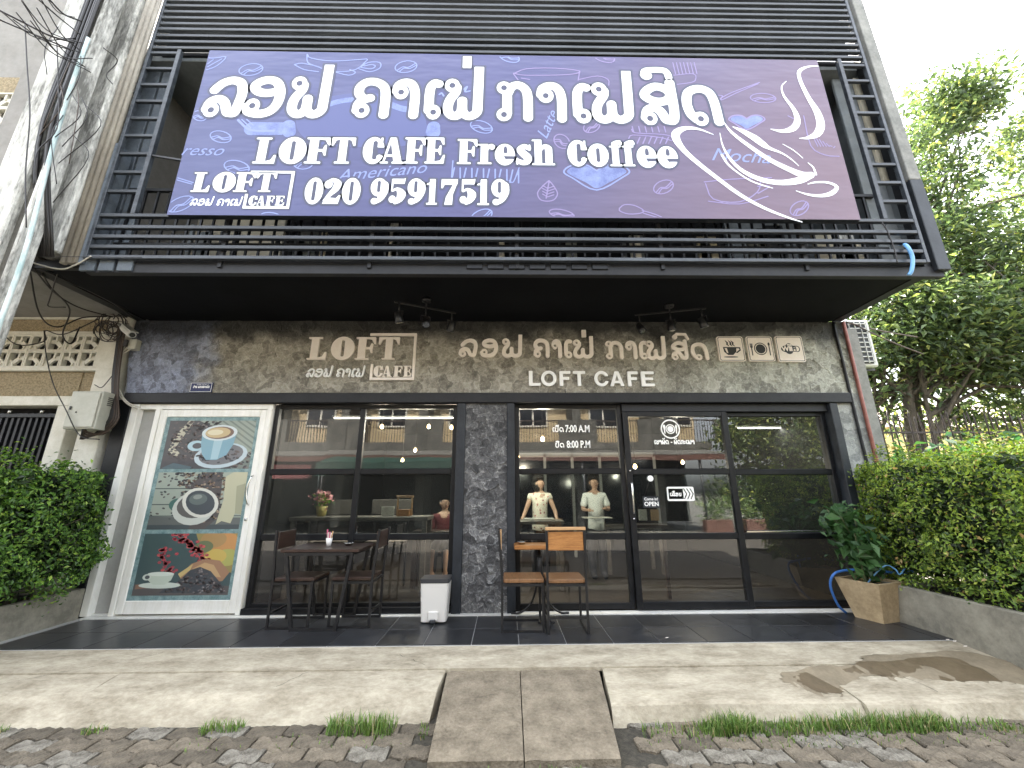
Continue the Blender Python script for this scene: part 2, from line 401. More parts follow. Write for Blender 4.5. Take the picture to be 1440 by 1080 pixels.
# heavy Latin slab face: unit height, widths in units
def rc(x0, x1, z0, z1): return ('p', [(x0, z0), (x1, z0), (x1, z1), (x0, z1)])
def RC(x0, x1, z0, z1): return ('P', [(x0, z0), (x1, z0), (x1, z1), (x0, z1)])
FAT = {
 'L': (.76, [rc(.12, .42, 0, 1), rc(0, .54, .93, 1), rc(0, .7, 0, .07), ('p', [(.4, .0), (.74, 0), (.76, .33), (.69, .33), (.6, .14), (.4, .08)])]),
 'O': (.92, [('e', .46, .5, .46, .52), ('S', [(.46, .2), (.46, .8)], .07)]),
 'F': (.8, [rc(.1, .4, 0, 1), rc(0, .78, .93, 1), ('p', [(.38, 1), (.78, 1), (.8, .7), (.73, .7), (.62, .9), (.38, .94)]), rc(.38, .6, .46, .55), ('p', [(.54, .5), (.62, .72), (.68, .72), (.68, .3), (.62, .3)]), rc(0, .54, 0, .07)]),
 'T': (.9, [rc(.3, .6, 0, 1), rc(.17, .73, 0, .07), rc(0, .9, .93, 1), ('p', [(0, .68), (.07, .68), (.16, .88), (.32, .94), (.32, 1), (0, 1)]), ('p', [(.9, .68), (.83, .68), (.74, .88), (.58, .94), (.58, 1), (.9, 1)])]),
 'C': (.78, [('e', .42, .5, .42, .52), ('S', [(.47, .22), (.47, .8)], .09), ('P', [(.5, .3), (.5, .62), (1, .62), (1, .3)]), rc(.68, .76, .66, 1.0), ('e', .66, .24, .1, .1)]),
 'A': (.94, [('p', [(.34, 1), (.58, 1), (.86, 0), (.54, 0)]), ('p', [(.34, 1), (.44, 1), (.16, 0), (.08, 0)]), rc(.2, .6, .26, .34), rc(0, .32, 0, .07), rc(.46, .94, 0, .07)]),
 'E': (.82, [rc(.1, .4, 0, 1), rc(0, .76, .93, 1), ('p', [(.38, 1), (.76, 1), (.78, .72), (.72, .72), (.62, .9), (.38, .94)]), rc(.38, .6, .46, .55), ('p', [(.52, .5), (.6, .7), (.66, .7), (.66, .32), (.6, .32)]), rc(0, .76, 0, .07), ('p', [(.38, 0), (.78, 0), (.82, .33), (.75, .33), (.64, .12), (.38, .07)])]),
 'r': (.6, [rc(.1, .36, 0, .8), rc(0, .36, .74, .8), rc(0, .48, 0, .07), ('s', [(.34, .6), (.4, .72), (.48, .76)], .05), ('e', .5, .68, .1, .11)]),
 'e': (.7, [('e', .35, .4, .35, .42), ('E', .37, .56, .07, .17), ('P', [(.3, .34), (.8, .34), (.8, .22), (.42, .22), (.38, .2)]), rc(.2, .66, .38, .45)]),
 's': (.56, [('s', [(.44, .66, .09), (.3, .72, .1), (.16, .6, .12), (.26, .44, .14), (.4, .3, .14), (.4, .14, .12), (.25, .08, .1), (.1, .14, .09)], .1), rc(.45, .51, .55, .8), rc(.03, .09, .0, .27)]),
 'h': (.84, [rc(.1, .36, 0, 1), rc(0, .36, .94, 1), rc(0, .44, 0, .07), ('s', [(.34, .6, .05), (.46, .74, .08), (.6, .66, .13), (.62, .5, .13), (.62, .13, .13)], .13), rc(.42, .84, 0, .07), RC(-.5, 1.5, -.6, 0)]),
 'o': (.74, [('e', .37, .4, .37, .42), ('S', [(.37, .2), (.37, .6)], .065)]),
 'f': (.5, [rc(.1, .36, 0, .9), rc(0, .46, .74, .8), rc(0, .46, 0, .07), ('s', [(.23, .88, .13), (.32, .97, .06), (.42, .97, .07)], .08), ('e', .44, .9, .08, .08)]),
 '0': (.72, [('e', .36, .5, .36, .52), ('S', [(.36, .18), (.36, .82)], .07)]),
 '2': (.74, [('e', .2, .76, .16, .16), ('s', [(.18, .86, .06), (.36, .95, .07), (.56, .8, .15), (.5, .58, .14), (.3, .36, .09), (.12, .12, .06)], .1), ('p', [(.03, 0), (.66, 0), (.74, .34), (.67, .34), (.56, .22), (.3, .24), (.1, .1)])]),
 '9': (.72, [('e', .32, .66, .32, .36), ('S', [(.32, .52), (.32, .86)], .065), ('s', [(.5, .74, .2), (.52, .5, .18), (.42, .22, .12), (.22, .06, .07)], .1), ('S', [(.32, .52), (.32, .86)], .065), ('e', .18, .12, .13, .12)]),
 '5': (.7, [rc(.1, .17, .5, 1), ('p', [(.1, .8), (.1, 1), (.6, 1), (.66, 1.04), (.62, .8)]), ('s', [(.16, .52, .04), (.34, .6, .07), (.52, .42, .17), (.46, .2, .14), (.3, .07, .08)], .1), ('e', .17, .2, .14, .14)]),
 '1': (.5, [rc(.14, .4, 0, 1), ('p', [(0, .82), (.14, .86), (.3, 1), (.3, .8), (0, .76)]), rc(.02, .5, 0, .07)]),
 '7': (.72, [('p', [(0, .64), (.07, .64), (.14, .78), (.7, .78), (.72, 1), (0, 1)]), ('p', [(.54, .84), (.72, .9), (.52, .4), (.5, 0), (.16, 0), (.22, .3)])]),
}
def fat(ch, X0, X1, Z0, Z1, slant=0):
    wd, it = FAT[ch]; sx, sz = (X1-X0)/wd, (Z1-Z0); sr = min(sx, sz); k = Ink()
    T = lambda p: (X0+p[0]*sx+slant*p[1]*sz, Z0+p[1]*sz)+((p[2]*sr,) if len(p) > 2 else ())
    for sh in it:
        if sh[0] in 'pP': k.sh.append((sh[0], [T(p) for p in sh[1]]))
        elif sh[0] in 'sS': k.sh.append((sh[0], [T(p) for p in (sh[1] if len(sh[1]) < 3 else spline(sh[1], 3))], sh[2]*sr))
        else: x, z = T((sh[1], sh[2])); k.sh.append((sh[0], x, z, sh[3]*sx, sh[4]*sz))
    return k
SANS = {'L': (.62, [rc(0, .2, 0, 1), rc(0, .62, 0, .18)]), 'O': (.98, [('e', .49, .5, .49, .52), ('E', .49, .5, .29, .33)]), 'F': (.64, [rc(0, .2, 0, 1), rc(0, .64, .82, 1), rc(0, .56, .42, .6)]),
        'T': (.76, [rc(.28, .48, 0, 1), rc(0, .76, .82, 1)]), 'C': (.9, [('e', .48, .5, .48, .52), ('E', .48, .5, .28, .33), ('P', [(.55, .36), (1.1, .3), (1.1, .7), (.55, .64)])]),
        'A': (.9, [('p', [(.33, 1), (.57, 1), (.9, 0), (.69, 0), (.45, .78), (.21, 0), (0, 0)]), rc(.2, .7, .2, .36)]), 'E': (.66, [rc(0, .2, 0, 1), rc(0, .66, .82, 1), rc(0, .6, .42, .59), rc(0, .66, 0, .18)])}
def sans(ch, X0, X1, Z0, Z1):
    s = FAT.get(ch); FAT[ch] = SANS[ch]; k = fat(ch, X0, X1, Z0, Z1); FAT[ch] = s; return k
def gbox(x0, x1, yt, yb, Y):
    """world box of a printed character read off the photograph"""
    ym = (yt+yb)/2; X0, _ = at(x0, ym, Y); X1, _ = at(x1, ym, Y); xm = (x0+x1)/2
    return X0, X1, at(xm, yb, Y)[1], at(xm, yt, Y)[1]
def bfont(name, text, X, Z, Y, size, m, parent, align='CENTER', bold=0.0, sx=1, fit=None, shear=0, rot=0):
    """small print with the built-in face, turned into a mesh"""
    cu = bpy.data.curves.new(name, 'FONT'); cu.body = text; cu.size = size; cu.align_x = align; cu.align_y = 'CENTER'; cu.offset = bold; cu.resolution_u = 3; cu.shear = shear
    t = bpy.data.objects.new(name, cu); col.objects.link(t); dg = bpy.context.evaluated_depsgraph_get()
    me = bpy.data.meshes.new_from_object(t.evaluated_get(dg)); bpy.data.objects.remove(t)
    n = len(me.vertices); v = np.empty(n*3); me.vertices.foreach_get('co', v); v = v.reshape(-1, 3)
    if rot: v = np.stack([v[:, 0]*math.cos(rot)-v[:, 1]*math.sin(rot), v[:, 0]*math.sin(rot)+v[:, 1]*math.cos(rot), v[:, 2]], 1)
    if fit: v[:, 0] = (v[:, 0]-v[:, 0].min())/np.ptp(v[:, 0])*(fit[1]-fit[0])+fit[0]-X
    V = np.stack([X+v[:, 0]*sx, np.full(n, Y), Z+v[:, 1]], 1)-np.array(wloc(parent)); me.vertices.foreach_set('co', V.ravel()); me.update()
    o = bpy.data.objects.new(name, me); col.objects.link(o); o.parent = parent; me.materials.clear(); me.materials.append(m); return o
# ------------------------------------------------------------------ materials
mat('concrete', (.215, .182, .125), .85, noise=(3.2, (.50, .45, .345), .1, (1, 2.2, 1)), bump=(38, .6, .012))
mat('concrete_old', (.10, .08, .054), .9, noise=(7, (.30, .255, .185), .0), bump=(60, .9, .014))
mat('concrete_grey', (.16, .165, .155), .85, noise=(4, (.30, .30, .28), .2), bump=(30, .4, .01))
mat('planter_grey', (.16, .15, .12), .85, noise=(3, (.32, .30, .24), .3), bump=(40, .4, .008))
mat('asphalt', (.06, .054, .045), .9, noise=(6, (.105, .095, .08), .3), bump=(90, .5, .01))
mat('joint_soil', (.03, .026, .02), .95, noise=(30, (.075, .068, .05), .4), bump=(120, .6, .01))
pernoise(mat('paver', (.072, .059, .042), .88, noise=(11, (.20, .168, .122), .2), bump=(55, 1, .016)), .3)
mat('paver_lime', (.09, .078, .06), .85, noise=(12, (.27, .25, .205), .5), bump=(70, .9, .014))
mat('grout', (.42, .42, .41), .7)
pernoise(mat('tile', (.016, .017, .019), .34, .4, noise=(9, (.034, .036, .040), .35), bump=(14, .12, .004), rvar=.1), .3)
mat('white_sill', (.62, .62, .58), .4, noise=(5, (.75, .75, .72), .4))
mat('black_paint', (.005, .0055, .007), .4, .3, noise=(6, (.012, .013, .015), .3), bump=(60, .08, .003))
mat('charcoal', (.009, .010, .012), .5, .35, noise=(5, (.018, .019, .022), .3), bump=(40, .15, .004))
mat('slate_paint', (.015, .018, .023), .45, .35, noise=(4, (.032, .037, .044), .25), bump=(50, .2, .004))
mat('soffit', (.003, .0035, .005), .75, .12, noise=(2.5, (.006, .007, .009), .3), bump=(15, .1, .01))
pernoise(mat('slat_metal', (.016, .019, .024), .36, .45, noise=(9, (.06, .07, .082), .25, (.25, 2, 2)), rvar=.12), .22)
mat('panel_blue', (.07, .088, .11), .6, noise=(6, (.13, .155, .18), .3), bump=(20, .2, .01))
mat('cream_wall', (.40, .37, .28), .85, noise=(3, (.52, .48, .38), .3), bump=(25, .2, .01))
mat('grey_wall', (.13, .15, .16), .8, noise=(2.5, (.19, .21, .22), .3), bump=(25, .2, .01))
mat('neighbour_wall', (.20, .193, .175), .85, noise=(2, (.28, .27, .25), .3), bump=(25, .2, .01))
mat('pebbledash', (.22, .175, .105), .95, noise=(42, (.42, .345, .22), .5), bump=(75, .9, .02))
mat('block_white', (.58, .56, .47), .7, noise=(9, (.70, .68, .6), .4), bump=(50, .2, .004))
mat('weathered_white', (.17, .17, .155), .85, noise=(2.6, (.74, .74, .69), .55, (2.5, 2.5, .5)), bump=(22, .5, .02))
mat('weathered_dark', (.05, .048, .042), .9, noise=(5, (.15, .145, .125), .3, (2, 2, .5)), bump=(30, .7, .02))
mat('drain_pipe', (.22, .20, .165), .75, noise=(4, (.36, .335, .28), .4, (2, 2, .5)))
mat('pvc_blue_white', (.36, .50, .50), .5, noise=(7, (.62, .70, .68), .5, (2, 2, .6)))
mat('door_white', (.80, .79, .72), .38, noise=(3, (.92, .91, .86), .4, (3, 3, .6)))
mat('grey_panel', (.34, .34, .32), .5, noise=(2, (.42, .42, .40), .3))
mat('cabinet', (.42, .42, .35), .45, noise=(4, (.50, .50, .43), .35), bump=(20, .05, .01))
mat('cable', (.014, .012, .011), .5); mat('cable_brown', (.06, .04, .028), .55); mat('cable_white', (.55, .52, .44), .5)
mat('letter_cream', (.84, .76, .67), .45, noise=(20, (.90, .83, .75), .5))
mat('letter_white', (.92, .92, .89), .4)
mat('print_white', (.80, .86, .90), .45, noise=(16, (.90, .93, .95), .5))
mat('print_edge', (.05, .055, .10), .5)
mat('print_line', (.20, .25, .50), .5); mat('print_line_faint', (.26, .24, .42), .5); mat('print_pale', (.20, .26, .50), .5, noise=(9, (.10, .13, .33), .3)); mat('print_glow', (.075, .09, .24), .5)
mat('icon_dark', (.02, .022, .022), .5)
mat('plate_blue', (.012, .02, .10), .35)
mat('chrome', (.65, .65, .62), .22, metal=1); mat('dark_steel', (.009, .009, .010), .36, .5, noise=(20, (.018, .018, .019), .4))
mat('wood_dark', (.022, .013, .010), .34, .5, noise=(7, (.055, .032, .024), .3, (1, 8, 8)), bump=(40, .1, .003))
mat('wood_orange', (.25, .10, .027), .42, .5, noise=(6, (.47, .22, .07), .3, (1, 1, 9)), bump=(30, .12, .003))
mat('wood_brown', (.13, .06, .024), .45, noise=(6, (.27, .14, .06), .3, (1, 9, 1)), bump=(30, .12, .003))
mat('wood_edge', (.42, .24, .11), .5, noise=(7, (.58, .36, .18), .3, (1, 9, 9)))
mat('bin_white', (.66, .64, .60), .35); mat('bin_grey', (.04, .042, .046), .4)
mat('ceramic', (.78, .77, .74), .2, coat=.5); mat('pot_soil', (.02, .014, .01), .95, bump=(60, .8, .02))
mat('terracotta', (.34, .25, .14), .8, noise=(4, (.56, .43, .26), .2), bump=(30, .5, .012))
mat('hose_blue', (.05, .17, .50), .35); mat('hose_pale', (.16, .38, .68), .3); mat('rust_pipe', (.20, .06, .04), .6, noise=(12, (.30, .12, .09), .4))
mat('ac_white', (.62, .63, .60), .5); mat('iron', (.018, .015, .013), .6, noise=(20, (.05, .03, .02), .4))
mat('bark', (.05, .042, .03), .95, noise=(7, (.13, .11, .08), .3, (2, 2, .5)), bump=(22, 1, .03))
mat('stem_green', (.10, .12, .05), .7)
mat('yellow_wall', (.62, .50, .22), .8, noise=(2, (.70, .60, .32), .3)); mat('pink_roof', (.52, .40, .38), .8, noise=(9, (.62, .52, .50), .3))
mat('orange_wall', (.38, .29, .16), .8, noise=(1.5, (.58, .47, .30), .3)); mat('roof_metal', (.07, .068, .06), .6, noise=(4, (.15, .145, .13), .3)); mat('roof_red', (.09, .04, .028), .7)
mat('dirty_concrete', (.045, .045, .04), .9, noise=(1.6, (.12, .115, .10), .3), bump=(12, .4, .03))
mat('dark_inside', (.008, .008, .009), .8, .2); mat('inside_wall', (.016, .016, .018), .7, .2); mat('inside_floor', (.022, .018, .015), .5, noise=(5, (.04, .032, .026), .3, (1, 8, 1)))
mat('tarp_green', (.005, .035, .024), .6, bump=(5, .4, .05)); mat('banner_red', (.09, .02, .02), .6)
mat('glass_dark_partition', (.008, .011, .018), .12)
mat('bulb', (1, .8, .5), .3, emis=(1, .66, .28, 3.5)); mat('tube_lamp', (1, 1, 1), .3, emis=(1, .95, .85, 1.4))
mat('skin', (.40, .24, .16), .5, noise=(20, (.48, .30, .21), .4)); mat('hair', (.012, .010, .009), .4); mat('hair_grey', (.22, .21, .20), .6)
mat('cloth_white', (.74, .75, .71), .8, bump=(14, .25, .012)); mat('cloth_maroon', (.10, .012, .016), .8); mat('cloth_dark', (.02, .022, .03), .8)
mat('cloth_blue', (.04, .05, .14), .8)
mat('pink_flower', (.55, .12, .22), .6); mat('basket', (.42, .34, .12), .7); mat('paper', (.55, .52, .46), .7)
mat('leaf_plant', (.035, .085, .035), .35, .5)
mat('wet', (.075, .056, .032), .45, .35, noise=(5, (.15, .115, .07), .1)); mat('damp', (.15, .125, .085), .7, .3, noise=(5, (.27, .225, .155), .0)); mat('water_drop', (.7, .7, .65), .3)
leafm = colmat('leaf', .42, .32, .5); grassm = colmat('grass_blade', .6, .25); printm = colmat('poster_print', .38, coat=.3)

# floral cloth
m = mat('cloth_floral', (.66, .60, .48), .8, bump=(14, .2, .01)); t = m.node_tree; b = t.nodes['Principled BSDF']; tc = t.nodes.new('ShaderNodeTexCoord')
v = t.nodes.new('ShaderNodeTexVoronoi'); v.inputs['Scale'].default_value = 17; t.links.new(tc.outputs['Object'], v.inputs[0])
cr = t.nodes.new('ShaderNodeValToRGB'); cr.color_ramp.interpolation = 'CONSTANT'; e = cr.color_ramp.elements; e[0].color = (.03, .035, .05, 1); e[1].position = .26; e[1].color = (.72, .67, .56, 1)
n_ = e.new(.14); n_.color = (.45, .10, .10, 1)
t.links.new(v.outputs['Distance'], cr.inputs[0]); t.links.new(cr.outputs[0], b.inputs['Base Color'])

# window glass: thin sheet, reflects by angle, slightly tinted
def glassmat(name, tint, boost):
    m = bpy.data.materials.new(name); m.use_nodes = True; t = m.node_tree; t.nodes.clear()
    o = t.nodes.new('ShaderNodeOutputMaterial'); tr = t.nodes.new('ShaderNodeBsdfTransparent'); tr.inputs[0].default_value = (*tint, 1)
    g = t.nodes.new('ShaderNodeBsdfGlossy'); g.inputs['Roughness'].default_value = .0; g.inputs[0].default_value = (.96, .98, 1, 1)
    f = t.nodes.new('ShaderNodeFresnel'); f.inputs[0].default_value = 1.52
    mu = t.nodes.new('ShaderNodeMath'); mu.operation = 'MULTIPLY'; mu.inputs[1].default_value = boost; mu.use_clamp = True
    n = t.nodes.new('ShaderNodeTexNoise'); n.inputs['Scale'].default_value = 1.1; tc = t.nodes.new('ShaderNodeTexCoord'); t.links.new(tc.outputs['Object'], n.inputs[0])
    bp = t.nodes.new('ShaderNodeBump'); bp.inputs['Strength'].default_value = .06; bp.inputs['Distance'].default_value = .02; t.links.new(n.outputs[0], bp.inputs['Height']); t.links.new(bp.outputs[0], g.inputs['Normal'])
    mx = t.nodes.new('ShaderNodeMixShader'); t.links.new(f.outputs[0], mu.inputs[0]); t.links.new(mu.outputs[0], mx.inputs[0])
    t.links.new(tr.outputs[0], mx.inputs[1]); t.links.new(g.outputs[0], mx.inputs[2]); df = t.nodes.new('ShaderNodeBsdfDiffuse'); df.inputs[0].default_value = (.5, .49, .46, 1); m2 = t.nodes.new('ShaderNodeMixShader'); m2.inputs[0].default_value = .012; t.links.new(mx.outputs[0], m2.inputs[1]); t.links.new(df.outputs[0], m2.inputs[2]); t.links.new(m2.outputs[0], o.inputs[0]); MATS[name] = m   # a film of dust
glassmat('window_glass', (.72, .76, .76), 1.8)

# rough trowelled plaster: patches pressed with a sheet
def plaster(name, ramp, scale=9, stainx=None, shade_soot=False):
    m = bpy.data.materials.new(name); m.use_nodes = True; t = m.node_tree; b = t.nodes['Principled BSDF']; L = t.links.new
    tc = t.nodes.new('ShaderNodeTexCoord'); n = t.nodes.new('ShaderNodeTexNoise'); n.inputs['Scale'].default_value = 2.6; n.inputs['Detail'].default_value = 4
    L(tc.outputs['Object'], n.inputs[0])
    mixv = t.nodes.new('ShaderNodeMix'); mixv.data_type = 'RGBA'; mixv.blend_type = 'LINEAR_LIGHT'; mixv.inputs[0].default_value = .16
    L(tc.outputs['Object'], mixv.inputs[6]); L(n.outputs['Color'], mixv.inputs[7])
    v = t.nodes.new('ShaderNodeTexVoronoi'); v.inputs['Scale'].default_value = scale; L(mixv.outputs[2], v.inputs[0])
    bw = t.nodes.new('ShaderNodeSeparateColor'); L(v.outputs['Color'], bw.inputs[0])
    n2 = t.nodes.new('ShaderNodeTexNoise'); n2.inputs['Scale'].default_value = 16; n2.inputs['Detail'].default_value = 10; n2.inputs['Roughness'].default_value = .7; L(tc.outputs['Object'], n2.inputs[0])
    fa = t.nodes.new('ShaderNodeVertexColor'); fa.layer_name = 'tint'; fs_ = t.nodes.new('ShaderNodeSeparateColor'); L(fa.outputs[0], fs_.inputs[0])
    ed = t.nodes.new('ShaderNodeMath'); ed.operation = 'MULTIPLY_ADD'; ed.inputs[1].default_value = -.55; L(fs_.outputs[1], ed.inputs[0]); L(fs_.outputs[0], ed.inputs[2])
    a = t.nodes.new('ShaderNodeMath'); a.operation = 'MULTIPLY_ADD'; a.inputs[1].default_value = .36; L(ed.outputs[0], a.inputs[0])
    s = t.nodes.new('ShaderNodeMath'); s.operation = 'MULTIPLY_ADD'; s.inputs[1].default_value = .85; s.inputs[2].default_value = .14; L(n2.outputs[0], s.inputs[0]); L(s.outputs[0], a.inputs[2])
    v2 = t.nodes.new('ShaderNodeTexVoronoi'); v2.inputs['Scale'].default_value = scale*2.3; mixw = t.nodes.new('ShaderNodeMix'); mixw.data_type = 'RGBA'; mixw.blend_type = 'LINEAR_LIGHT'; mixw.inputs[0].default_value = .10
    n3 = t.nodes.new('ShaderNodeTexNoise'); n3.inputs['Scale'].default_value = 7; n3.inputs['Detail'].default_value = 5; L(tc.outputs['Object'], n3.inputs[0]); L(tc.outputs['Object'], mixw.inputs[6]); L(n3.outputs['Color'], mixw.inputs[7]); L(mixw.outputs[2], v2.inputs[0])
    bw2 = t.nodes.new('ShaderNodeSeparateColor'); L(v2.outputs['Color'], bw2.inputs[0])
    a_2 = t.nodes.new('ShaderNodeMath'); a_2.operation = 'MULTIPLY_ADD'; a_2.inputs[1].default_value = .12; L(bw2.outputs[1], a_2.inputs[0]); L(a.outputs[0], a_2.inputs[2])
    vc = t.nodes.new('ShaderNodeTexVoronoi'); vc.feature = 'DISTANCE_TO_EDGE'; vc.inputs['Scale'].default_value = scale*1.5; L(mixw.outputs[2], vc.inputs[0])
    mc = t.nodes.new('ShaderNodeMapRange'); mc.inputs['From Max'].default_value = .05; mc.inputs['To Min'].default_value = .10; mc.inputs['To Max'].default_value = -.12; L(vc.outputs[0], mc.inputs[0])
    a3_ = t.nodes.new('ShaderNodeMath'); a3_.operation = 'ADD'; L(a_2.outputs[0], a3_.inputs[0]); L(mc.outputs[0], a3_.inputs[1]); a = a3_
    cr = t.nodes.new('ShaderNodeValToRGB'); cr.color_ramp.elements[0].position = ramp[0][0]; cr.color_ramp.elements[0].color = (*ramp[0][1], 1); cr.color_ramp.elements[1].position = ramp[-1][0]; cr.color_ramp.elements[1].color = (*ramp[-1][1], 1)
    for p, c in ramp[1:-1]: cr.color_ramp.elements.new(p).color = (*c, 1)
    L(a.outputs[0], cr.inputs[0]); out = cr.outputs[0]
    if shade_soot:                             # soffit shade and soot put into the top colour, faint blue wash at the left end
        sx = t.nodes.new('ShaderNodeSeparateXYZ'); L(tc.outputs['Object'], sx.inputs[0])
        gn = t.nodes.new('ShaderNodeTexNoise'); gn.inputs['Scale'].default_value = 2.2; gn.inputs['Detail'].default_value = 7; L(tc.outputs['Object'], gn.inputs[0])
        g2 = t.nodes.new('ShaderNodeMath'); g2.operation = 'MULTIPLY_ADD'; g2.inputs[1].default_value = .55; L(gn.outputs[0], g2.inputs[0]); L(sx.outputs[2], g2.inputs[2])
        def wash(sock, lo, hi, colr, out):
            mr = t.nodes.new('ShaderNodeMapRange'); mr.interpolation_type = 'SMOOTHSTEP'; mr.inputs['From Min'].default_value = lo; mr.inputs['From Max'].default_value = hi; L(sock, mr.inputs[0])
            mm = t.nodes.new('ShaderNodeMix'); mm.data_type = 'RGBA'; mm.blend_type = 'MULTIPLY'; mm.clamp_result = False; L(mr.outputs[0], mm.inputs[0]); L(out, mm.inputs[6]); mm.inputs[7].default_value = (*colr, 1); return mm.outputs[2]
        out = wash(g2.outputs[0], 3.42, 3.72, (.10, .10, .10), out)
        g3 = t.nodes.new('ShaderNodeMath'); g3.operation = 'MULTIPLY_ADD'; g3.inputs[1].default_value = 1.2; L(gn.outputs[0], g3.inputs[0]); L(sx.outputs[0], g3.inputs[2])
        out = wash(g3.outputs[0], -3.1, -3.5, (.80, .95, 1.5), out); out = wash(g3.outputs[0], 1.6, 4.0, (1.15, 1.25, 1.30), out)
    if stainx:
        sx = t.nodes.new('ShaderNodeSeparateXYZ'); L(tc.outputs['Object'], sx.inputs[0])
        for x0, x1, c in stainx:
            mr = t.nodes.new('ShaderNodeMapRange'); mr.interpolation_type = 'SMOOTHSTEP'; mr.inputs['From Min'].default_value = x0; mr.inputs['From Max'].default_value = x1; L(sx.outputs[0], mr.inputs[0])
            mm = t.nodes.new('ShaderNodeMix'); mm.data_type = 'RGBA'; mm.blend_type = 'MULTIPLY'; L(mr.outputs[0], mm.inputs[0]); L(out, mm.inputs[6]); mm.inputs[7].default_value = (*c, 1); out = mm.outputs[2]
    L(out, b.inputs['Base Color']); b.inputs['Roughness'].default_value = .62
    ad = t.nodes.new('ShaderNodeMath'); ad.operation = 'ADD'; L(a.outputs[0], ad.inputs[0]); L(n2.outputs[0], ad.inputs[1])
    bp = t.nodes.new('ShaderNodeBump'); bp.inputs['Strength'].default_value = .7; bp.inputs['Distance'].default_value = .018; L(ad.outputs[0], bp.inputs['Height']); L(bp.outputs[0], b.inputs['Normal'])
    MATS[name] = m
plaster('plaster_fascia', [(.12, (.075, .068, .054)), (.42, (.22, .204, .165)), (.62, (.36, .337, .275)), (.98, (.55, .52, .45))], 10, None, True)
plaster('plaster_pillar', [(.22, (.022, .022, .023)), (.50, (.075, .075, .077)), (.72, (.15, .15, .15)), (.96, (.38, .38, .37))], 12)
plaster('plaster_light', [(.2, (.16, .17, .165)), (.5, (.28, .29, .28)), (.8, (.44, .45, .43))], 8)
def relief(x0, x1, z0, z1, y, step, amp, seed, freq=9):
    """pressed plaster surface: irregular cells each tilted its own way, blended"""
    r = np.random.default_rng(seed); nx, nz = int((x1-x0)/step)+1, int((z1-z0)/step)+1
    X, Z = np.meshgrid(np.linspace(x0, x1, nx), np.linspace(z0, z1, nz), indexing='ij')
    n = int((x1-x0)*(z1-z0)*freq*freq); cx, cz = r.uniform(x0, x1, n), r.uniform(z0, z1, n); tx, tz, h = r.normal(0, 1, n), r.normal(0, 1, n), r.normal(0, 1, n)
    D1 = np.full(X.shape, 1e9); D2 = np.full(X.shape, 1e9); H = np.zeros(X.shape); G = np.zeros(X.shape); cg = r.random(n)
    wx = X+.02*np.sin(Z*31+X*13)+.012*np.sin(X*57); wz = Z+.02*np.sin(X*29-Z*17)+.012*np.sin(Z*61)
    for i in range(n):
        i0, i1 = np.searchsorted(X[:, 0], [cx[i]-.35, cx[i]+.35]); s = np.s_[i0:i1, :]
        dx, dz = wx[s]-cx[i], wz[s]-cz[i]; ar = .6+.8*((i*7919) % 97)/97; dx2 = dx*math.cos(i)+dz*math.sin(i); dz2 = dz*math.cos(i)-dx*math.sin(i); d = dx2*dx2*ar+dz2*dz2/ar; k = d < D1[s]; D2[s] = np.where(k, D1[s], np.minimum(D2[s], d)); G[s] = np.where(k, cg[i], G[s])
        D1[s] = np.where(k, d, D1[s]); H[s] = np.where(k, h[i]*.4+(tx[i]*dx+tz[i]*dz)*10, H[s])
    Y = y-np.minimum(np.abs(amp*H), .022)
    V = np.stack([X, Y, Z], -1).reshape(-1, 3); I = np.arange(nx*nz).reshape(nx, nz)
    F = np.stack([I[:-1, :-1], I[1:, :-1], I[1:, 1:], I[:-1, 1:]], -1).reshape(-1, 4)
    E = np.clip((np.sqrt(D2)-np.sqrt(D1))/.016, 0, 1); C = np.stack([G, E, np.zeros_like(G)], -1)[:-1, :-1].reshape(-1, 3)
    return V, F, C

# billboard sheet: printed gradient from blue to mauve
m = mat('billboard_print', (.15, .16, .4), .38, .5, coat=.15); t = m.node_tree; b = t.nodes['Principled BSDF']; L = t.links.new
tc = t.nodes.new('ShaderNodeTexCoord'); sx = t.nodes.new('ShaderNodeSeparateXYZ'); L(tc.outputs['Object'], sx.inputs[0])
cr = t.nodes.new('ShaderNodeValToRGB'); mr = t.nodes.new('ShaderNodeMapRange'); mr.inputs['From Min'].default_value = -3.6; mr.inputs['From Max'].default_value = 3.6
n = t.nodes.new('ShaderNodeTexNoise'); n.inputs['Scale'].default_value = .7; n.inputs['Detail'].default_value = 5; L(tc.outputs['Object'], n.inputs[0])
a1 = t.nodes.new('ShaderNodeMath'); a1.operation = 'MULTIPLY_ADD'; a1.inputs[1].default_value = -.55; L(sx.outputs[2], a1.inputs[0]); L(sx.outputs[0], a1.inputs[2])
a2 = t.nodes.new('ShaderNodeMath'); a2.operation = 'MULTIPLY_ADD'; a2.inputs[1].default_value = 1.6; L(n.outputs[0], a2.inputs[0]); L(a1.outputs[0], a2.inputs[2])
a3 = t.nodes.new('ShaderNodeMath'); a3.operation = 'SUBTRACT'; a3.inputs[1].default_value = .8; L(a2.outputs[0], a3.inputs[0]); L(a3.outputs[0], mr.inputs[0]); L(mr.outputs[0], cr.inputs[0])
e = cr.color_ramp.elements; e[0].color = (.040, .049, .165, 1); e[1].color = (.13, .070, .098, 1); e.new(.38).color = (.050, .051, .165, 1); e.new(.66).color = (.090, .064, .135, 1)
L(cr.outputs[0], b.inputs['Base Color'])
wn = t.nodes.new('ShaderNodeTexNoise'); wn.inputs['Scale'].default_value = 1.3; wn.inputs['Detail'].default_value = 3; wm = t.nodes.new('ShaderNodeMapping'); wm.inputs['Scale'].default_value = (.8, 1, 2.6); wm.inputs['Rotation'].default_value = (0, .3, 0); L(tc.outputs['Object'], wm.inputs[0]); L(wm.outputs[0], wn.inputs[0])
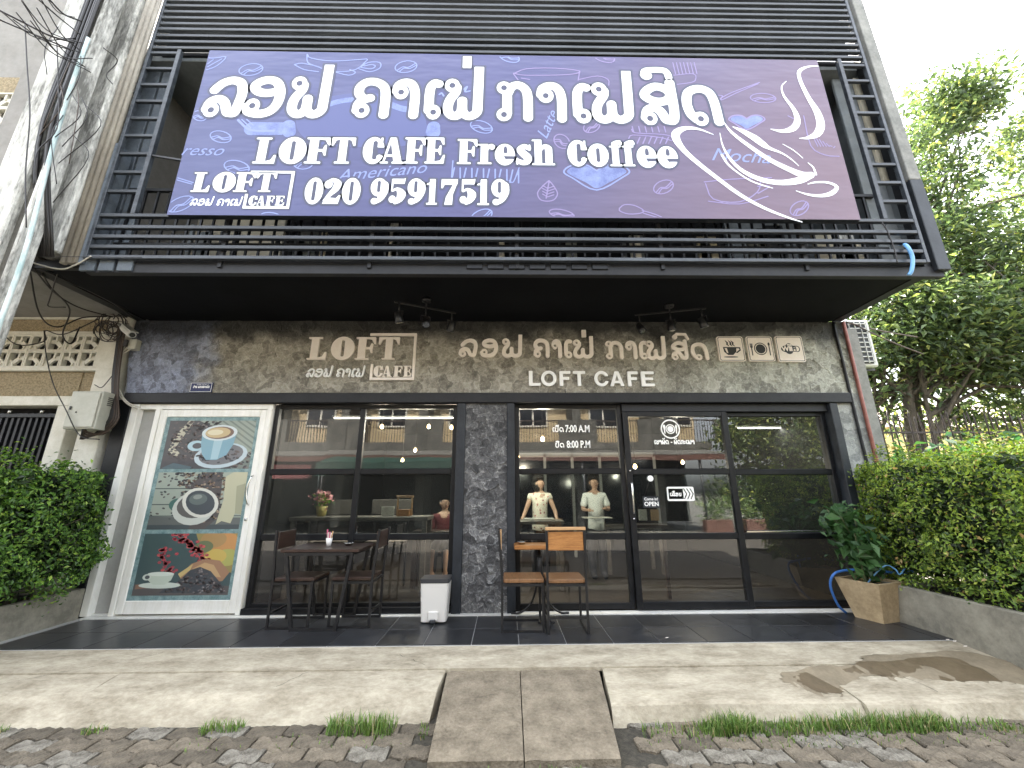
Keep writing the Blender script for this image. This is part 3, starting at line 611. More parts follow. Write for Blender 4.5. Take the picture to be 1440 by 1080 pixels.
wb = t.nodes.new('ShaderNodeBump'); wb.inputs['Strength'].default_value = .5; wb.inputs['Distance'].default_value = .05; L(wn.outputs[0], wb.inputs['Height']); L(wb.outputs[0], b.inputs['Normal'])

# ------------------------------------------------------------------ ground
def struct(o): o['kind'] = 'structure'; return o
ground = struct(MB().box(-200, 200, -200, 200, -.6, -.24).build('ground', 'asphalt'))
road = struct(MB().box(-60, 60, -2.85, -1.7, -.25, -.214).build('road', 'joint_soil'))
MB().box(-60, 60, -13, -2.851, -.23, -.19).build('carriageway', 'asphalt', road)
# wavy paving stones of the road strip in the picture
def paver_mesh(k):
    r = random.Random(k); Lh, Wh = .122, .061; out = []
    xs_ = [-1+i/8 for i in range(17)]; zf_ = lambda x: .0125*math.sin(x*2*math.pi)+.004*math.sin(x*4*math.pi+.6)
    top = [(x*Lh, Wh+zf_(x)+r.uniform(-.002, .002)) for x in xs_]; bot = [(x*Lh, -Wh+zf_(x)+r.uniform(-.002, .002)) for x in xs_]
    ring_ = [(x*.965, y) for x, y in bot]+[(x*.965, y) for x, y in reversed(top)]
    n = len(ring_); m = MB(); b = .012; cx = 0
    lo = [(x, y, -.04) for x, y in ring_]; hi = [(x, y, -.008) for x, y in ring_]; tp = [(x*(1-b/Lh), y-(b if i >= n//2 else -b)*.9, r.uniform(-.001, .003)) for i, (x, y) in enumerate(ring_)]
    fs = [(i, (i+1) % n, n+(i+1) % n, n+i) for i in range(n)]+[(n+i, n+(i+1) % n, 2*n+(i+1) % n, 2*n+i) for i in range(n)]
    k2 = n//2; fs += [(2*n+i, 2*n+i+1, 2*n+n-2-i, 2*n+n-1-i) for i in range(k2-1)]
    m.add(lo+hi+tp, fs); return m.mesh('paver')
pm = [paver_mesh(i) for i in range(5)]
for q in pm: q.materials.append(MATS['paver'])
pl = [paver_mesh(i+9) for i in range(2)]
for q in pl: q.materials.append(MATS['paver_lime'])
npv = 0
for row in range(7):
    y = -1.83-row*.128; xx = -4.3+(row % 2)*.125+random.uniform(-.01, .01)
    while xx < 4.6:
        slab = -.54 < xx < .80 and y > -2.30
        if not slab and npv < 298:
            me = random.choice(pl) if random.random() < .14 else random.choice(pm)
            o = inst('paver', me, road, (xx+random.uniform(-.003, .003), y+.03*math.sin(xx*.9), -.196+random.uniform(-.005, .005)), random.uniform(-.03, .03)+.027*math.cos(xx*.9))
            o.rotation_euler.x = random.uniform(-.03, .03); o.rotation_euler.y = random.uniform(-.03, .03); npv += 1
        xx += .249
# pavement: upper strip and the two kerb aprons beside the entrance slabs
def slab_poly(name, top, th, m, parent=None, sub=.0):
    """slab from a list of top corners (x, y, z), front bottom given by th"""
    n = len(top); mb = MB(); mb.add([(x, y, z) for x, y, z in top]+[(x, y, z-th) for x, y, z in top], [tuple(range(n)), tuple(range(2*n-1, n-1, -1))]+[(i, n+i, n+(i+1) % n, (i+1) % n) for i in range(n)])
    return mb.build(name, m, parent, fix=True)
def apron(name, x0, x1, yb, zb, yf, zf, yk, zk, m, parent, jag=0, seed=0, sk0=0, sk1=0):
    """gently sloping pavement with a worn front edge"""
    r = np.random.default_rng(seed); nx = int((x1-x0)/.04)+1; xs = np.linspace(x0, x1, nx)
    wob = np.convolve(r.normal(0, 1, nx+8), np.ones(9)/9, 'valid')*jag
    rows = [(yb, zb-.35, 0), (yb, zb, 0), (yb*.5+yf*.5, zb*.5+zf*.5, 0), (yf+.03, zf, .6), (yf, zf-.012, 1), (yk, zk, 1.2), (yk, zk-.1, 1.2)]
    V = np.array([[(x+(sk0*(1-(x-x0)/(x1-x0))+sk1*(x-x0)/(x1-x0))*((yb-y)/(yb-yf)), y-w_*k, z+(r.normal(0, .0015) if 0 < i < 5 else 0)) for x, w_ in zip(xs, wob)] for i, (y, z, k) in enumerate(rows)]).reshape(-1, 3)
    I = np.arange(len(rows)*nx).reshape(len(rows), nx); F = np.stack([I[:-1, :-1], I[1:, :-1], I[1:, 1:], I[:-1, 1:]], -1).reshape(-1, 4)[:, ::1]
    mb = MB(); mb.add(V, [tuple(f) for f in F]); n = nx; mb.add([V[i*nx] for i in range(len(rows))], [tuple(range(len(rows)))]); mb.add([V[i*nx+nx-1] for i in range(len(rows))], [tuple(range(len(rows)))[::-1]])
    return mb.build(name, m, parent)
pav = struct(MB().box(-9, 12, -1.33, -.945, -.3, -.075).build('pavement', 'concrete'))
st = MB()
st.add([(-9, -1.33, -.045), (12, -1.33, -.045), (12, -.943, -.012), (-9, -.943, -.012), (-9, -1.33, -.3), (12, -1.33, -.3)], [(0, 1, 2, 3), (0, 4, 5, 1)])
st.build('upper_strip', 'concrete', pav)
for i, (x0, x1, yf, zf, yk) in enumerate([(-9, -3.02, -1.585, -.09, -1.80), (-3.012, -.472, -1.60, -.088, -1.80)]):
    apron('kerb_slab', x0, x1, -1.333, -.055, yf, zf, yk, -.23, MATS['concrete'], pav, .02, i, 0, -.028 if i else 0)
for i, (x0, x1, yf, zf, yk) in enumerate([(.775, 2.45, -1.80, -.10, -1.86), (2.458, 5.1, -1.83, -.10, -1.90), (5.108, 12, -1.83, -.10, -1.90)]):
    apron('kerb_slab', x0, x1, -1.333, -.055, yf, zf, yk, -.23, MATS['concrete'], pav, .02, 10+i, -.05 if i == 0 else 0)
# entrance slabs
for (xa, xb, xc, xd) in [(-.46, .115, .105, -.44), (.122, .75, .66, .112)]:
    mb = MB(); nx, ny = 14, 24; r = np.random.default_rng(int(xa*100) % 97)
    V = []
    for j in range(ny+1):
        tt = j/ny; xl, xr = xa+(xd-xa)*tt, xb+(xc-xb)*tt
        for i in range(nx+1): V.append((xl+(xr-xl)*i/nx, -1.30-tt*.95, -.062-.105*tt+r.normal(0, .0016)+(-.006 if i in (0, nx) or j == ny else 0)))
    I = np.arange(len(V)).reshape(ny+1, nx+1); F = np.stack([I[:-1, :-1], I[1:, :-1], I[1:, 1:], I[:-1, 1:]], -1).reshape(-1, 4)
    mb.add(V, [tuple(f) for f in F])
    rim = [*I[:, 0], *I[-1, 1:], *I[::-1, -1][1:], *I[0, ::-1][1:-1]]; k = len(rim)
    mb.add([V[i] for i in rim]+[(V[i][0], V[i][1], V[i][2]-.09) for i in rim], [(i, k+i, k+(i+1) % k, (i+1) % k) for i in range(k)])
    mb.build('entrance_slab', 'concrete_old', pav)
def ragged(name, pts, z, m, seed, amp=.02, n=5):
    r = random.Random(seed); P = []
    for i in range(len(pts)):
        a_, b_ = pts[i], pts[(i+1) % len(pts)]
        for j in range(n): u = j/n; P.append((a_[0]+(b_[0]-a_[0])*u+r.uniform(-amp, amp), a_[1]+(b_[1]-a_[1])*u+r.uniform(-amp, amp)*.5))
    bm = bmesh.new(); vs = [bm.verts.new((x, y, z(x, y))) for x, y in P]; f = bm.faces.new(vs); bmesh.ops.triangulate(bm, faces=[f])
    if sum(f.normal.z for f in bm.faces) < 0: bmesh.ops.reverse_faces(bm, faces=bm.faces)
    me = bpy.data.meshes.new(name); bm.to_mesh(me); bm.free(); o = bpy.data.objects.new(name, me); col.objects.link(o); me.materials.append(MATS[m]); o.parent = pav; return o
zup = lambda x, y: -.012+(y+.943)*.085+.004
def crack(pts):
    P = []
    for i in range(len(pts)-1):
        for j in range(7): u = j/7; P.append((pts[i][0]+(pts[i+1][0]-pts[i][0])*u+random.uniform(-.012, .012), pts[i][1]+(pts[i+1][1]-pts[i][1])*u+random.uniform(-.006, .006)))
    zf = lambda y: (-.012+(y+.943)*.085 if y > -1.33 else -.055+(y+1.333)*(.14 if pts[0][0] < 0 else .09))+.003
    m = MB()
    for a_, b_ in zip(P, P[1:]): w_ = random.uniform(.0012, .003); m.add([(a_[0]-w_, a_[1], zf(a_[1])), (b_[0]-w_, b_[1], zf(b_[1])), (b_[0]+w_, b_[1], zf(b_[1])), (a_[0]+w_, a_[1], zf(a_[1]))], [(3, 2, 1, 0)])
    m.build('crack', 'joint_soil', pav)
crack([(-1.55, -1.335), (-1.72, -1.56)]); crack([(-3.9, -1.5), (-3.2, -1.2), (-2.9, -.98)]); crack([(1.5, -1.34), (1.2, -1.25), (.95, -1.2)]); crack([(3.0, -1.36), (3.1, -1.78)]); crack([(-.9, -1.1), (-.6, -1.3)])
# wet patch right of the entrance
def onpave(x, y):
    """point of the pavement seen at (x, y)"""
    r = (x-720)/FP*CR-(y-540)/FP*CU+CF
    for z in (-.03, -.06, -.08):
        t_ = (z-CAM[2])/r[2]; p = CAM+t_*r
    zz = -.012-(-.943-p[1])*.085 if p[1] > -1.33 else -.055-(-1.333-p[1])*.1
    t_ = (zz-CAM[2])/r[2]; p = CAM+t_*r; return p[0], p[1], zz+.003
wp = [(1117, 952), (1140, 944), (1190, 940), (1215, 930), (1250, 931), (1290, 925), (1340, 925), (1372, 938), (1420, 944), (1432, 962), (1385, 958), (1330, 958), (1310, 946), (1275, 947), (1255, 952), (1222, 948), (1180, 952), (1178, 962), (1186, 975), (1150, 974), (1128, 962)]
P = [onpave(*q) for q in spline(wp+[wp[0]], 6)][:-1]; rr = random.Random(3)
P = [(x+rr.uniform(-.02, .02), y+rr.uniform(-.010, .010), z) for x, y, z in P]
P0 = P; cx_ = sum(p[0] for p in P)/len(P); cy_ = sum(p[1] for p in P)/len(P)
W2 = [(1300, 918), (1345, 915), (1400, 925), (1440, 938), (1470, 960), (1440, 975), (1380, 965), (1330, 962), (1295, 957), (1262, 958), (1235, 950), (1210, 955), (1196, 972), (1160, 982), (1110, 962), (1100, 948), (1150, 937), (1200, 935), (1215, 922), (1255, 920)]
Q = [onpave(*q) for q in spline(W2+[W2[0]], 6)][:-1]; Q = [(x+rr.uniform(-.03, .03), y+rr.uniform(-.015, .015), z-.0018) for x, y, z in Q]; bm = bmesh.new(); f_ = bm.faces.new([bm.verts.new(q) for q in Q]); bmesh.ops.triangulate(bm, faces=[f_])
if sum(f.normal.z for f in bm.faces) < 0: bmesh.ops.reverse_faces(bm, faces=bm.faces)
me = bpy.data.meshes.new('damp_patch'); bm.to_mesh(me); bm.free(); o = bpy.data.objects.new('damp_patch', me); col.objects.link(o); me.materials.append(MATS['damp']); o.parent = pav
c0 = (sum(p[0] for p in P)/len(P), sum(p[1] for p in P)/len(P)); mb = MB(); mb.add([p for p in P], [tuple(range(len(P)))])
o = mb.build('wet_patch', 'wet', pav); bm = bmesh.new(); bm.from_mesh(o.data); bmesh.ops.triangulate(bm, faces=bm.faces); bmesh.ops.recalc_face_normals(bm, faces=bm.faces)
if sum(f.normal.z for f in bm.faces) < 0: bmesh.ops.reverse_faces(bm, faces=bm.faces)
bm.to_mesh(o.data); bm.free(); o['label'] = 'brown wet stain on the pavement right of the entrance'
# porch: dark tiles with pale joints
porch = struct(MB().box(-5.6, 5.2, -.943, .0, -.3, -.006).build('porch_floor', 'grout'))
tw = .4255; tm = {}
for i in range(-11, 10):
    for (ya, yb) in ((-.941, -.515), (-.511, -.078)):
        x0, x1 = .123+i*tw+.0035, .123+(i+1)*tw-.0035
        if x1 < -5 or x0 > 4.3: continue
        key = (round(yb-ya, 3))
        if key not in tm: tm[key] = MB().bbox(-(x1-x0)/2, (x1-x0)/2, -(yb-ya)/2, (yb-ya)/2, -.012, .001, .0015).mesh('tile'); tm[key].materials.append(MATS['tile'])
        inst('tile', tm[key], porch, ((x0+x1)/2, (ya+yb)/2, 0))
for i in range(14):
    x0 = -4.6+i*.63; MB().bbox(x0+.0015, min(x0+.6285, 4.25), -.076, .05, -.012, .012, .002).build('sill_tile', 'white_sill', porch)
# ------------------------------------------------------------------ the cafe building
cafe = thing('cafe_building', 'two storey black and grey cafe front with a projecting slatted balcony box', 'building', (0, 4, 0))
V, F, C = relief(-4.90, 4.60, 2.535, 3.54, 0, .0115, .0075, 5)
# the left end of the band leans in towards its foot
k = np.clip((-4.55-V[:, 0])/.35, 0, 1)*np.clip((3.25-V[:, 2])/.7, 0, 1)**1.5; V[:, 0] += k*.12
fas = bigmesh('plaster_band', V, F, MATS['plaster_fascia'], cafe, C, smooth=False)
MB().box(-4.83, 4.595, .012, .30, 2.45, 3.52).build('wall_core', 'concrete_grey', cafe)
MB().bbox(-4.76, 4.45, -.055, .28, 2.405, 2.535, .008).build('beam', 'charcoal', cafe)
V, F, C = relief(-.495, .02, 0.0, 2.405, -.005, .010, .010, 8, 13)
bigmesh('pillar_face', V, F, MATS['plaster_pillar'], cafe, C)
MB().box(-.50, .03, .012, .30, 0, 2.404).build('pillar', 'charcoal', cafe)
for x0, x1 in ((-.605, -.497), (.022, .118)): MB().bbox(x0, x1, -.035, .26, 0.0, 2.404, .006).build('post', 'slate_paint', cafe)
MB().bbox(4.165, 4.265, -.035, .26, 0, 2.404, .006).build('post', 'slate_paint', cafe)
V, F, C = relief(4.266, 4.60, 0, 2.534, 0, .014, .003, 12, 8)
bigmesh('plaster_wall', V, F, MATS['plaster_light'], cafe, C)
MB().box(4.268, 4.596, .012, .3, 0, 2.53).build('wall_core', 'concrete_grey', cafe)
MB().box(4.30, 4.60, .3, 9, 0, 6.4).build('side_wall', 'grey_wall', cafe)
MB().bbox(-4.84, -4.665, -.03, .28, 0, 2.45, .006).build('post', 'black_paint', cafe)
MB().box(-4.9, -4.67, .3, 9, 0, 6.4).build('side_wall', 'grey_wall', cafe)
MB().box(-4.9, 4.6, 8.8, 9.0, 0, 6.4).build('rear_wall', 'grey_wall', cafe)
# shopfront frames and panes
def window(name, x0, x1, z0, z1, bars_z, parent, y=.075, fw=.055, verts=(), top='black_paint'):
    """frame with horizontal bars; every light its own pane"""
    fr = MB(); fr.bbox(x0, x0+fw, y-.02, y+.045, z0, z1, .005); fr.bbox(x1-fw, x1, y-.02, y+.045, z0, z1, .005)
    fr.bbox(x0+fw, x1-fw, y-.02, y+.045, z1-fw*.9, z1, .005); fr.bbox(x0+fw, x1-fw, y-.022, y+.047, z0, z0+fw*1.2, .005)
    xs = [x0+fw]+[a for v in verts for a in (v-.033, v+.033)]+[x1-fw]
    for v in verts: fr.bbox(v-.033, v+.033, y-.018, y+.043, z0+fw*1.2, z1-fw*.9, .005)
    zs = [z0+fw*1.2]+[a for z in bars_z for a in (z-.036, z+.036)]+[z1-fw*.9]
    for i in range(0, len(xs), 2):
        for z in bars_z: fr.bbox(xs[i], xs[i+1], y-.016, y+.041, z-.036, z+.036, .008)
    wd = fr.build(name, top, parent)
    rr = random.Random(int(x0*100))
    for i in range(0, len(xs), 2):
        for j in range(0, len(zs), 2):
            a, b, c, d = xs[i]-.004, xs[i+1]+.004, zs[j]-.004, zs[j+1]+.004
            yy = y+.012; t1, t2 = rr.uniform(-.0012, .0012), rr.uniform(-.0015, .0015)
            MB().add([(a, yy+t1, c), (b, yy-t1+t2, c), (b, yy-t1-t2, d), (a, yy+t1, d)], [(0, 1, 2, 3)]).build('pane', 'window_glass', wd)
    return wd
window('window', -2.925, -.61, .045, 2.40, (1.565, .81), cafe, verts=(-1.815,))
MB().bbox(-2.93, -.61, -.01, .05, .012, .075, .004).build('window_ledge', 'black_paint', cafe)
window('window', .12, 1.49, .02, 2.40, (1.56, .80), cafe)
d1 = window('sliding_door', 1.495, 2.84, .02, 2.30, (1.55, .80), cafe, y=.035, fw=.07)
MB().bbox(1.495, 4.16, .02, .12, 2.302, 2.40, .004).build('door_head', 'charcoal', cafe)
window('window', 2.80, 4.16, .02, 2.30, (1.545, .79), cafe, y=.10)
MB().bbox(2.90, 4.08, .066, .075, .835, .85, .001).build('glass_trim', 'chrome', cafe)
h = MB().tube(spline([(1.53, .01, 1.42), (1.53, -.03, 1.40), (1.525, -.055, 1.25), (1.53, -.03, 1.08), (1.53, .01, 1.06)], 5), .011).build('handle', 'chrome', d1)
for z in (1.0, 1.56): MB().lathe((1.53, 0, z), [(0, -.012), (.012, -.008), (.012, .008), (0, .012)], 10).build('lock', 'chrome', d1)
# white door with three printed posters
wd = MB()
wd.bbox(-4.665, -4.575, -.02, .12, .012, 2.40, .006); wd.bbox(-4.574, -2.93, .0, .12, 2.335, 2.40, .004)
wd.bbox(-4.365, -4.305, -.015, .10, .012, 2.334, .006); wd.bbox(-2.985, -2.932, -.015, .12, .012, 2.334, .006)
wd = wd.build('door_frame', 'door_white', cafe)
MB().box(-4.573, -4.366, .06, .09, .03, 2.334).build('side_panel', 'grey_panel', cafe)
MB().bbox(-4.573, -4.366, .02, .059, .012, .03, .003).build('sill_tile', 'white_sill', cafe)
dl = MB(); dl.bbox(-4.30, -4.215, -.008, .05, .03, 2.325, .006); dl.bbox(-3.065, -2.988, -.008, .05, .03, 2.325, .006)
dl.bbox(-4.214, -3.066, -.008, .05, 2.235, 2.325, .006); dl.bbox(-4.214, -3.066, -.008, .05, .03, .165, .006)
dl = dl.build('door_leaf', 'door_white', cafe)
MB().tube(spline([(-3.03, -.005, 1.52), (-3.03, -.045, 1.49), (-3.05, -.06, 1.35), (-3.03, -.045, 1.21), (-3.03, -.005, 1.18)], 5), .009).build('handle', 'chrome', dl)
MB().lathe((-3.03, -.012, 1.02), [(0, -.014), (.016, -.014), (.016, .014), (0, .014)], 10).build('lock', 'chrome', dl)

class Print:
    """flat colour print: shapes stacked half a millimetre apart on a sheet"""
    def __init__(s, x0, x1, z0, z1, y): s.b = (x0, x1, z0, z1); s.y = y; s.m = MB(); s.k = 0
    def poly(s, pts, c):
        x0, x1, z0, z1 = s.b; s.k += 1; y = s.y-s.k*.00012
        P = [(x0+(x1-x0)*min(max(u, 0), 1), y, z0+(z1-z0)*min(max(v, 0), 1)) for u, v in pts]
        s.m.add(P, [tuple(range(len(P)))], c=tuple(x*.85+.055+.012*i for i, x in enumerate(c)))
    def ell(s, u, v, ru, rv, c, a=0, n=20):
        s.poly([(u+ru*math.cos(t)*math.cos(a)-rv*math.sin(t)*math.sin(a), v+ru*math.cos(t)*math.sin(a)+rv*math.sin(t)*math.cos(a)) for t in [2*math.pi*i/n for i in range(n)]], c)
    def beans(s, n, reg, size, cols, seed):
        r = random.Random(seed)
        for _ in range(n):
            for _t in range(30):
                u, v = r.random(), r.random()
                if reg(u, v): break
            else: continue
            a = r.uniform(0, 3.14); z = size*r.uniform(.75, 1.2); c = r.choice(cols); s.ell(u, v, z, z*.68, c, a, 8)
            s.k -= 1; d = [x*1.9+.02 for x in c]; s.y -= .00006
            s.ell(u+z*.15, v+z*.2, z*.5, z*.18, d, a+.3, 5); s.k -= 1; s.y += .00006
        s.k += 2
TEAL, DKT = (.10, .22, .23), (.03, .07, .08)
bgp = MB().box(-4.214, -3.066, .004, .012, .165, 2.235, c=TEAL)
sheet = bgp.build('poster_sheet', mat('poster_border', (.10, .19, .20), .35, noise=(14, (.30, .42, .42), .3)), dl)
BR = [(.035, .02, .013), (.055, .03, .02), (.02, .012, .008), (.09, .05, .035)]
# top: espresso in a pale blue cup
a = Print(-4.165, -3.105, 1.60, 2.19, .0035); a.poly([(0, 0), (1, 0), (1, 1), (0, 1)], (.035, .02, .014))
a.poly([(.34, 1), (1, 1), (1, .25), (.72, .6), (.55, .82)], (.30, .34, .27))
for i in range(6): a.poly([(.5+i*.09, 1), (.53+i*.09, 1), (1, .42+i*.115), (1, .38+i*.115)], (.17, .20, .16))
a.poly([(.8, 0), (1, 0), (1, .22), (.72, .46)], (.16, .19, .15))
a.poly([(.22, 1), (.28, 1), (.2, .7), (.12, .42), (.2, .3), (.14, .24), (.05, .38), (.1, .7)], (.50, .46, .33))
a.beans(330, lambda u, v: .06 < u < .6 and .2 < v < .98 or (u > .6 and v < .35), .024, BR+[(.16, .12, .10)], 1)
a.ell(.66, .27, .31, .25, (.52, .62, .66), .45); a.ell(.66, .29, .26, .20, (.16, .15, .15), .45); a.beans(60, lambda u, v: ((u-.64)/.25)**2+((v-.26)/.16)**2 < 1, .024, BR+[(.3, .24, .2)], 2)
a.ell(.36, .47, .10, .11, (.42, .60, .66)); a.ell(.37, .47, .055, .06, (.05, .04, .04))
a.poly([(.40, .72), (.80, .78), (.78, .5), (.72, .28), (.62, .18), (.50, .18), (.44, .3), (.41, .5)], (.22, .40, .48)); a.poly([(.55, .74), (.66, .74), (.63, .2), (.55, .19)], (.40, .58, .64))
a.ell(.60, .74, .205, .165, (.68, .74, .74), .15); a.ell(.60, .74, .165, .13, (.20, .10, .05), .15); a.ell(.58, .745, .145, .11, (.62, .46, .22), .15); a.ell(.55, .75, .09, .06, (.80, .70, .46), .1)
a.poly([(.02, .02), (.14, .12), (.36, .04), (.34, 0), (.05, 0)], (.05, .09, .10))
a.m.build('poster', MATS['poster_print'], dl, 'poster of a pale blue espresso cup among coffee beans', fix=False)
# middle: black coffee seen from above with knitted cloth
a = Print(-4.165, -3.105, .91, 1.56, .0035); a.poly([(0, 0), (1, 0), (1, 1), (0, 1)], (.34, .38, .30))
for v in (.7, .42, .22): a.poly([(0, v), (1, v), (1, v+.018), (0, v+.018)], (.07, .08, .06))
a.poly([(0, 0), (1, 0), (1, .2), (0, .22)], (.10, .10, .08)); a.poly([(0, 0), (1, 0), (1, .08), (0, .08)], (.03, .035, .03))
a.poly([(.5, 1), (.72, 1), (.76, .2), (.62, 0), (.45, 0), (.55, .4), (.38, .75)], (.06, .035, .02))
a.beans(330, lambda u, v: (u+.35*v > .52 and u < .78 and v > .12), .022, BR+[(.20, .12, .06), (.30, .22, .14)], 3); a.beans(45, lambda u, v: u < .4 and v > .15, .02, BR, 4)
a.poly([(.76, .92), (.84, 1), (1, 1), (1, .25), (.93, .27), (.90, .1), (.80, .14), (.74, .08), (.78, .5)], (.52, .50, .32)); a.poly([(.9, .75), (1, .8), (1, .25), (.93, .27)], (.36, .35, .21))
a.ell(.30, .42, .11, .12, (.03, .12, .08), .4); a.ell(.47, .36, .235, .29, (.58, .60, .53)); a.ell(.47, .40, .19, .21, (.09, .07, .05))
a.ell(.53, .46, .195, .27, (.70, .69, .60), .35); a.ell(.53, .46, .155, .22, (.03, .03, .03), .35); a.ell(.50, .52, .10, .10, (.10, .12, .10), .35); a.ell(.49, .56, .05, .04, (.26, .28, .24), .3)
a.m.build('poster', MATS['poster_print'], dl, 'poster of black coffee seen from above beside a knitted cloth')
# bottom: red berries, pale cup, roasted beans
a = Print(-4.165, -3.105, .215, .865, .0035); a.poly([(0, 0), (1, 0), (1, 1), (0, 1)], (.015, .045, .035))
a.poly([(.55, 1), (1, 1), (1, .35), (.7, .5)], (.30, .22, .03))
for u, v, r_, c in ((.86, .82, .2, (.55, .24, .03)), (.75, .9, .14, (.40, .22, .04)), (.93, .6, .14, (.42, .40, .06)), (.80, .62, .12, (.60, .42, .05)), (.66, .78, .1, (.12, .14, .03))): a.ell(u, v, r_, r_, c)
a.poly([(0, 0), (1, 0), (1, .14), (.5, .2), (0, .18)], (.07, .045, .03)); a.poly([(.02, .17), (.3, .21), (.3, .14), (.02, .1)], (.24, .11, .04))
r = random.Random(5)
for i in range(95):
    t_ = r.random(); u, v = (.36+.36*t_+r.gauss(0, .035), .99-.42*t_+r.gauss(0, .03)) if i < 60 else (.30-.06*math.sin(t_*5)+r.gauss(0, .05), .78-.46*t_)
    c = r.choice([(.50, .02, .03), (.36, .01, .02), (.62, .06, .05)]); a.ell(u, v, .022, .024, c, n=8); a.k -= 1; a.ell(u-.006, v+.008, .007, .007, (.80, .45, .42), n=5); a.k -= 1
a.k += 3
a.poly([(.46, .3), (.56, .50), (.7, .58), (.86, .55), (.98, .36), (.92, .22), (.7, .2), (.5, .22)], (.36, .17, .06)); a.poly([(.58, .42), (.7, .52), (.8, .48), (.9, .28), (.78, .3)], (.56, .34, .13)); a.poly([(.44, .34), (.58, .5), (.56, .4), (.47, .28)], (.62, .45, .14))
a.poly([(.28, .04), (.97, .04), (.90, .2), (.78, .38), (.66, .45), (.56, .4), (.46, .22), (.34, .12)], (.02, .015, .013))
a.beans(190, lambda u, v: v < .44-abs(u-.66)*1.15 and v > .04, .02, BR+[(.20, .17, .16)], 6)
a.ell(.27, .16, .22, .05, (.62, .68, .58)); a.poly([(.12, .34), (.40, .34), (.38, .24), (.32, .17), (.20, .17), (.14, .24)], (.55, .62, .50)); a.ell(.26, .34, .14, .035, (.70, .76, .66)); a.ell(.12, .29, .045, .05, (.62, .68, .58)); a.ell(.125, .29, .025, .03, (.05, .05, .04))
a.m.build('poster', MATS['poster_print'], dl, 'poster of red coffee berries, pale cup and spilled roasted beans')

# balcony box -----------------------------------------------------------
SL = 3.535
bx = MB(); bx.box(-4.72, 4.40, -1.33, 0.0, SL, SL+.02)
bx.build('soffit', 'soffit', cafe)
MB().bbox(-4.20, 4.56, -1.365, -1.30, 3.44, 3.56, .006).build('edge_beam', 'charcoal', cafe)
MB().box(-4.72, -4.2, -1.36, -1.30, 3.50, 3.58).build('edge_beam', 'charcoal', cafe)
MB().box(-4.88, 4.56, -1.29, 0.0, SL+.02, SL+.14).build('balcony_floor', 'dark_inside', cafe)
MB().box(-4.88, 4.56, -1.29, 0.2, 6.36, 6.50).build('balcony_roof', 'grey_wall', cafe)
MB().box(-4.6, 4.6, .2, 9, 6.36, 6.5).build('roof_slab', 'concrete_grey', cafe)
# balcony rear wall: cream at the left, greenish grey at the right, dark door openings
bw = MB(); bw.box(-4.6, -3.15, -.02, .1, SL+.15, 6.35); bw.build('balcony_wall', 'cream_wall', cafe)
MB().box(-3.149, 3.2, .04, .1, SL+.15, 6.35).build('balcony_wall', 'dark_inside', cafe)
MB().box(3.2, 4.6, -.02, .1, SL+.15, 6.35).build('balcony_wall', 'grey_wall', cafe)
MB().box(-4.6, -4.5, -1.25, -.02, SL+.15, 6.35).build('balcony_wall', 'cream_wall', cafe)
MB().box(4.43, 4.50, -1.25, -.02, SL+.15, 6.35).build('balcony_wall', 'grey_wall', cafe)
# balcony railing behind the slats
rl = MB()
for z in (4.55, 3.86): rl.bar((-4.15, -1.22, z), (4.2, -1.22, z), .035)
rl = rl.build('railing', 'black_paint', cafe)
for i in range(62):
    x = -4.1+i*.134
    MB().bar((x, -1.22, 3.7), (x, -1.22, 4.55), .02).build('picket', 'black_paint', rl)
# grey boards seen through the slats and the side grids
def boards(name, x0, x1, n, z0, z1, y, m, gap=.03):
    w_ = (x1-x0)/n
    for i in range(n): MB().bbox(x0+i*w_+gap/2, x0+(i+1)*w_-gap/2, y, y+.03, z0, z1, .004).build(name, m, cafe)
boards('board', -4.40, -4.02, 2, 3.66, 6.34, -1.20, 'panel_blue', .03)
boards('board', 4.12, 4.42, 2, 3.75, 6.34, -1.20, 'grey_wall', .02)
MB().box(4.36, 4.43, -1.24, -1.21, 4.75, 6.3).build('board', 'cream_wall', cafe)
boards('board', -4.27, -3.72, 3, 3.455, 3.60, -1.385, 'panel_blue', .035)
boards('board', -.42, 1.08, 7, 3.50, 3.60, -1.38, 'black_paint', .05)
# laundry-grey pieces and rafters seen in the gaps
rr = random.Random(21)
for i in range(34):
    x = -3.5+rr.random()*7.3; w_ = rr.choice([.04, .06, .12, .22]); z0 = 3.62+rr.random()*.15; z1 = 4.0+rr.random()*.25
    MB().bbox(x, x+w_, -1.13, -1.10, z0, z1, .003).build('batten', rr.choice(['panel_blue', 'grey_wall', 'cream_wall', 'slate_paint', 'weathered_white']), cafe)
# slats
scr = MB().bbox(-4.20, -4.165, -1.43, -1.385, 3.57, 7.62, .003).build('screen', 'slat_metal', cafe); MB().bbox(4.34, 4.375, -1.43, -1.385, 3.57, 7.62, .003).build('stile', 'slat_metal', scr)
MB().bbox(-3.86, -3.815, -1.43, -1.385, 4.09, 6.36, .003).build('stile', 'slat_metal', scr); MB().bbox(4.02, 4.065, -1.43, -1.385, 4.09, 6.36, .003).build('stile', 'slat_metal', scr)
sm_ = MB().bbox(-4.16, 4.335, -.022, .022, -.02, .02, .004).mesh('slat'); sm_.materials.append(MATS['slat_metal'])
for z in [3.585, 3.70, 3.815, 3.93, 4.07]+[6.395+i*.0975 for i in range(14)]:
    inst('slat', sm_, scr, (0, -1.408+rr.uniform(-.003, .003), z+rr.uniform(-.004, .004)))
sb_ = MB().bbox(-4.16, 4.335, -.02, .02, -.022, .022, .004).mesh('slat'); sb_.materials.append(MATS['charcoal'])
for i in range(13): inst('slat', sb_, scr, (0, -1.30, 6.44+i*.0975))
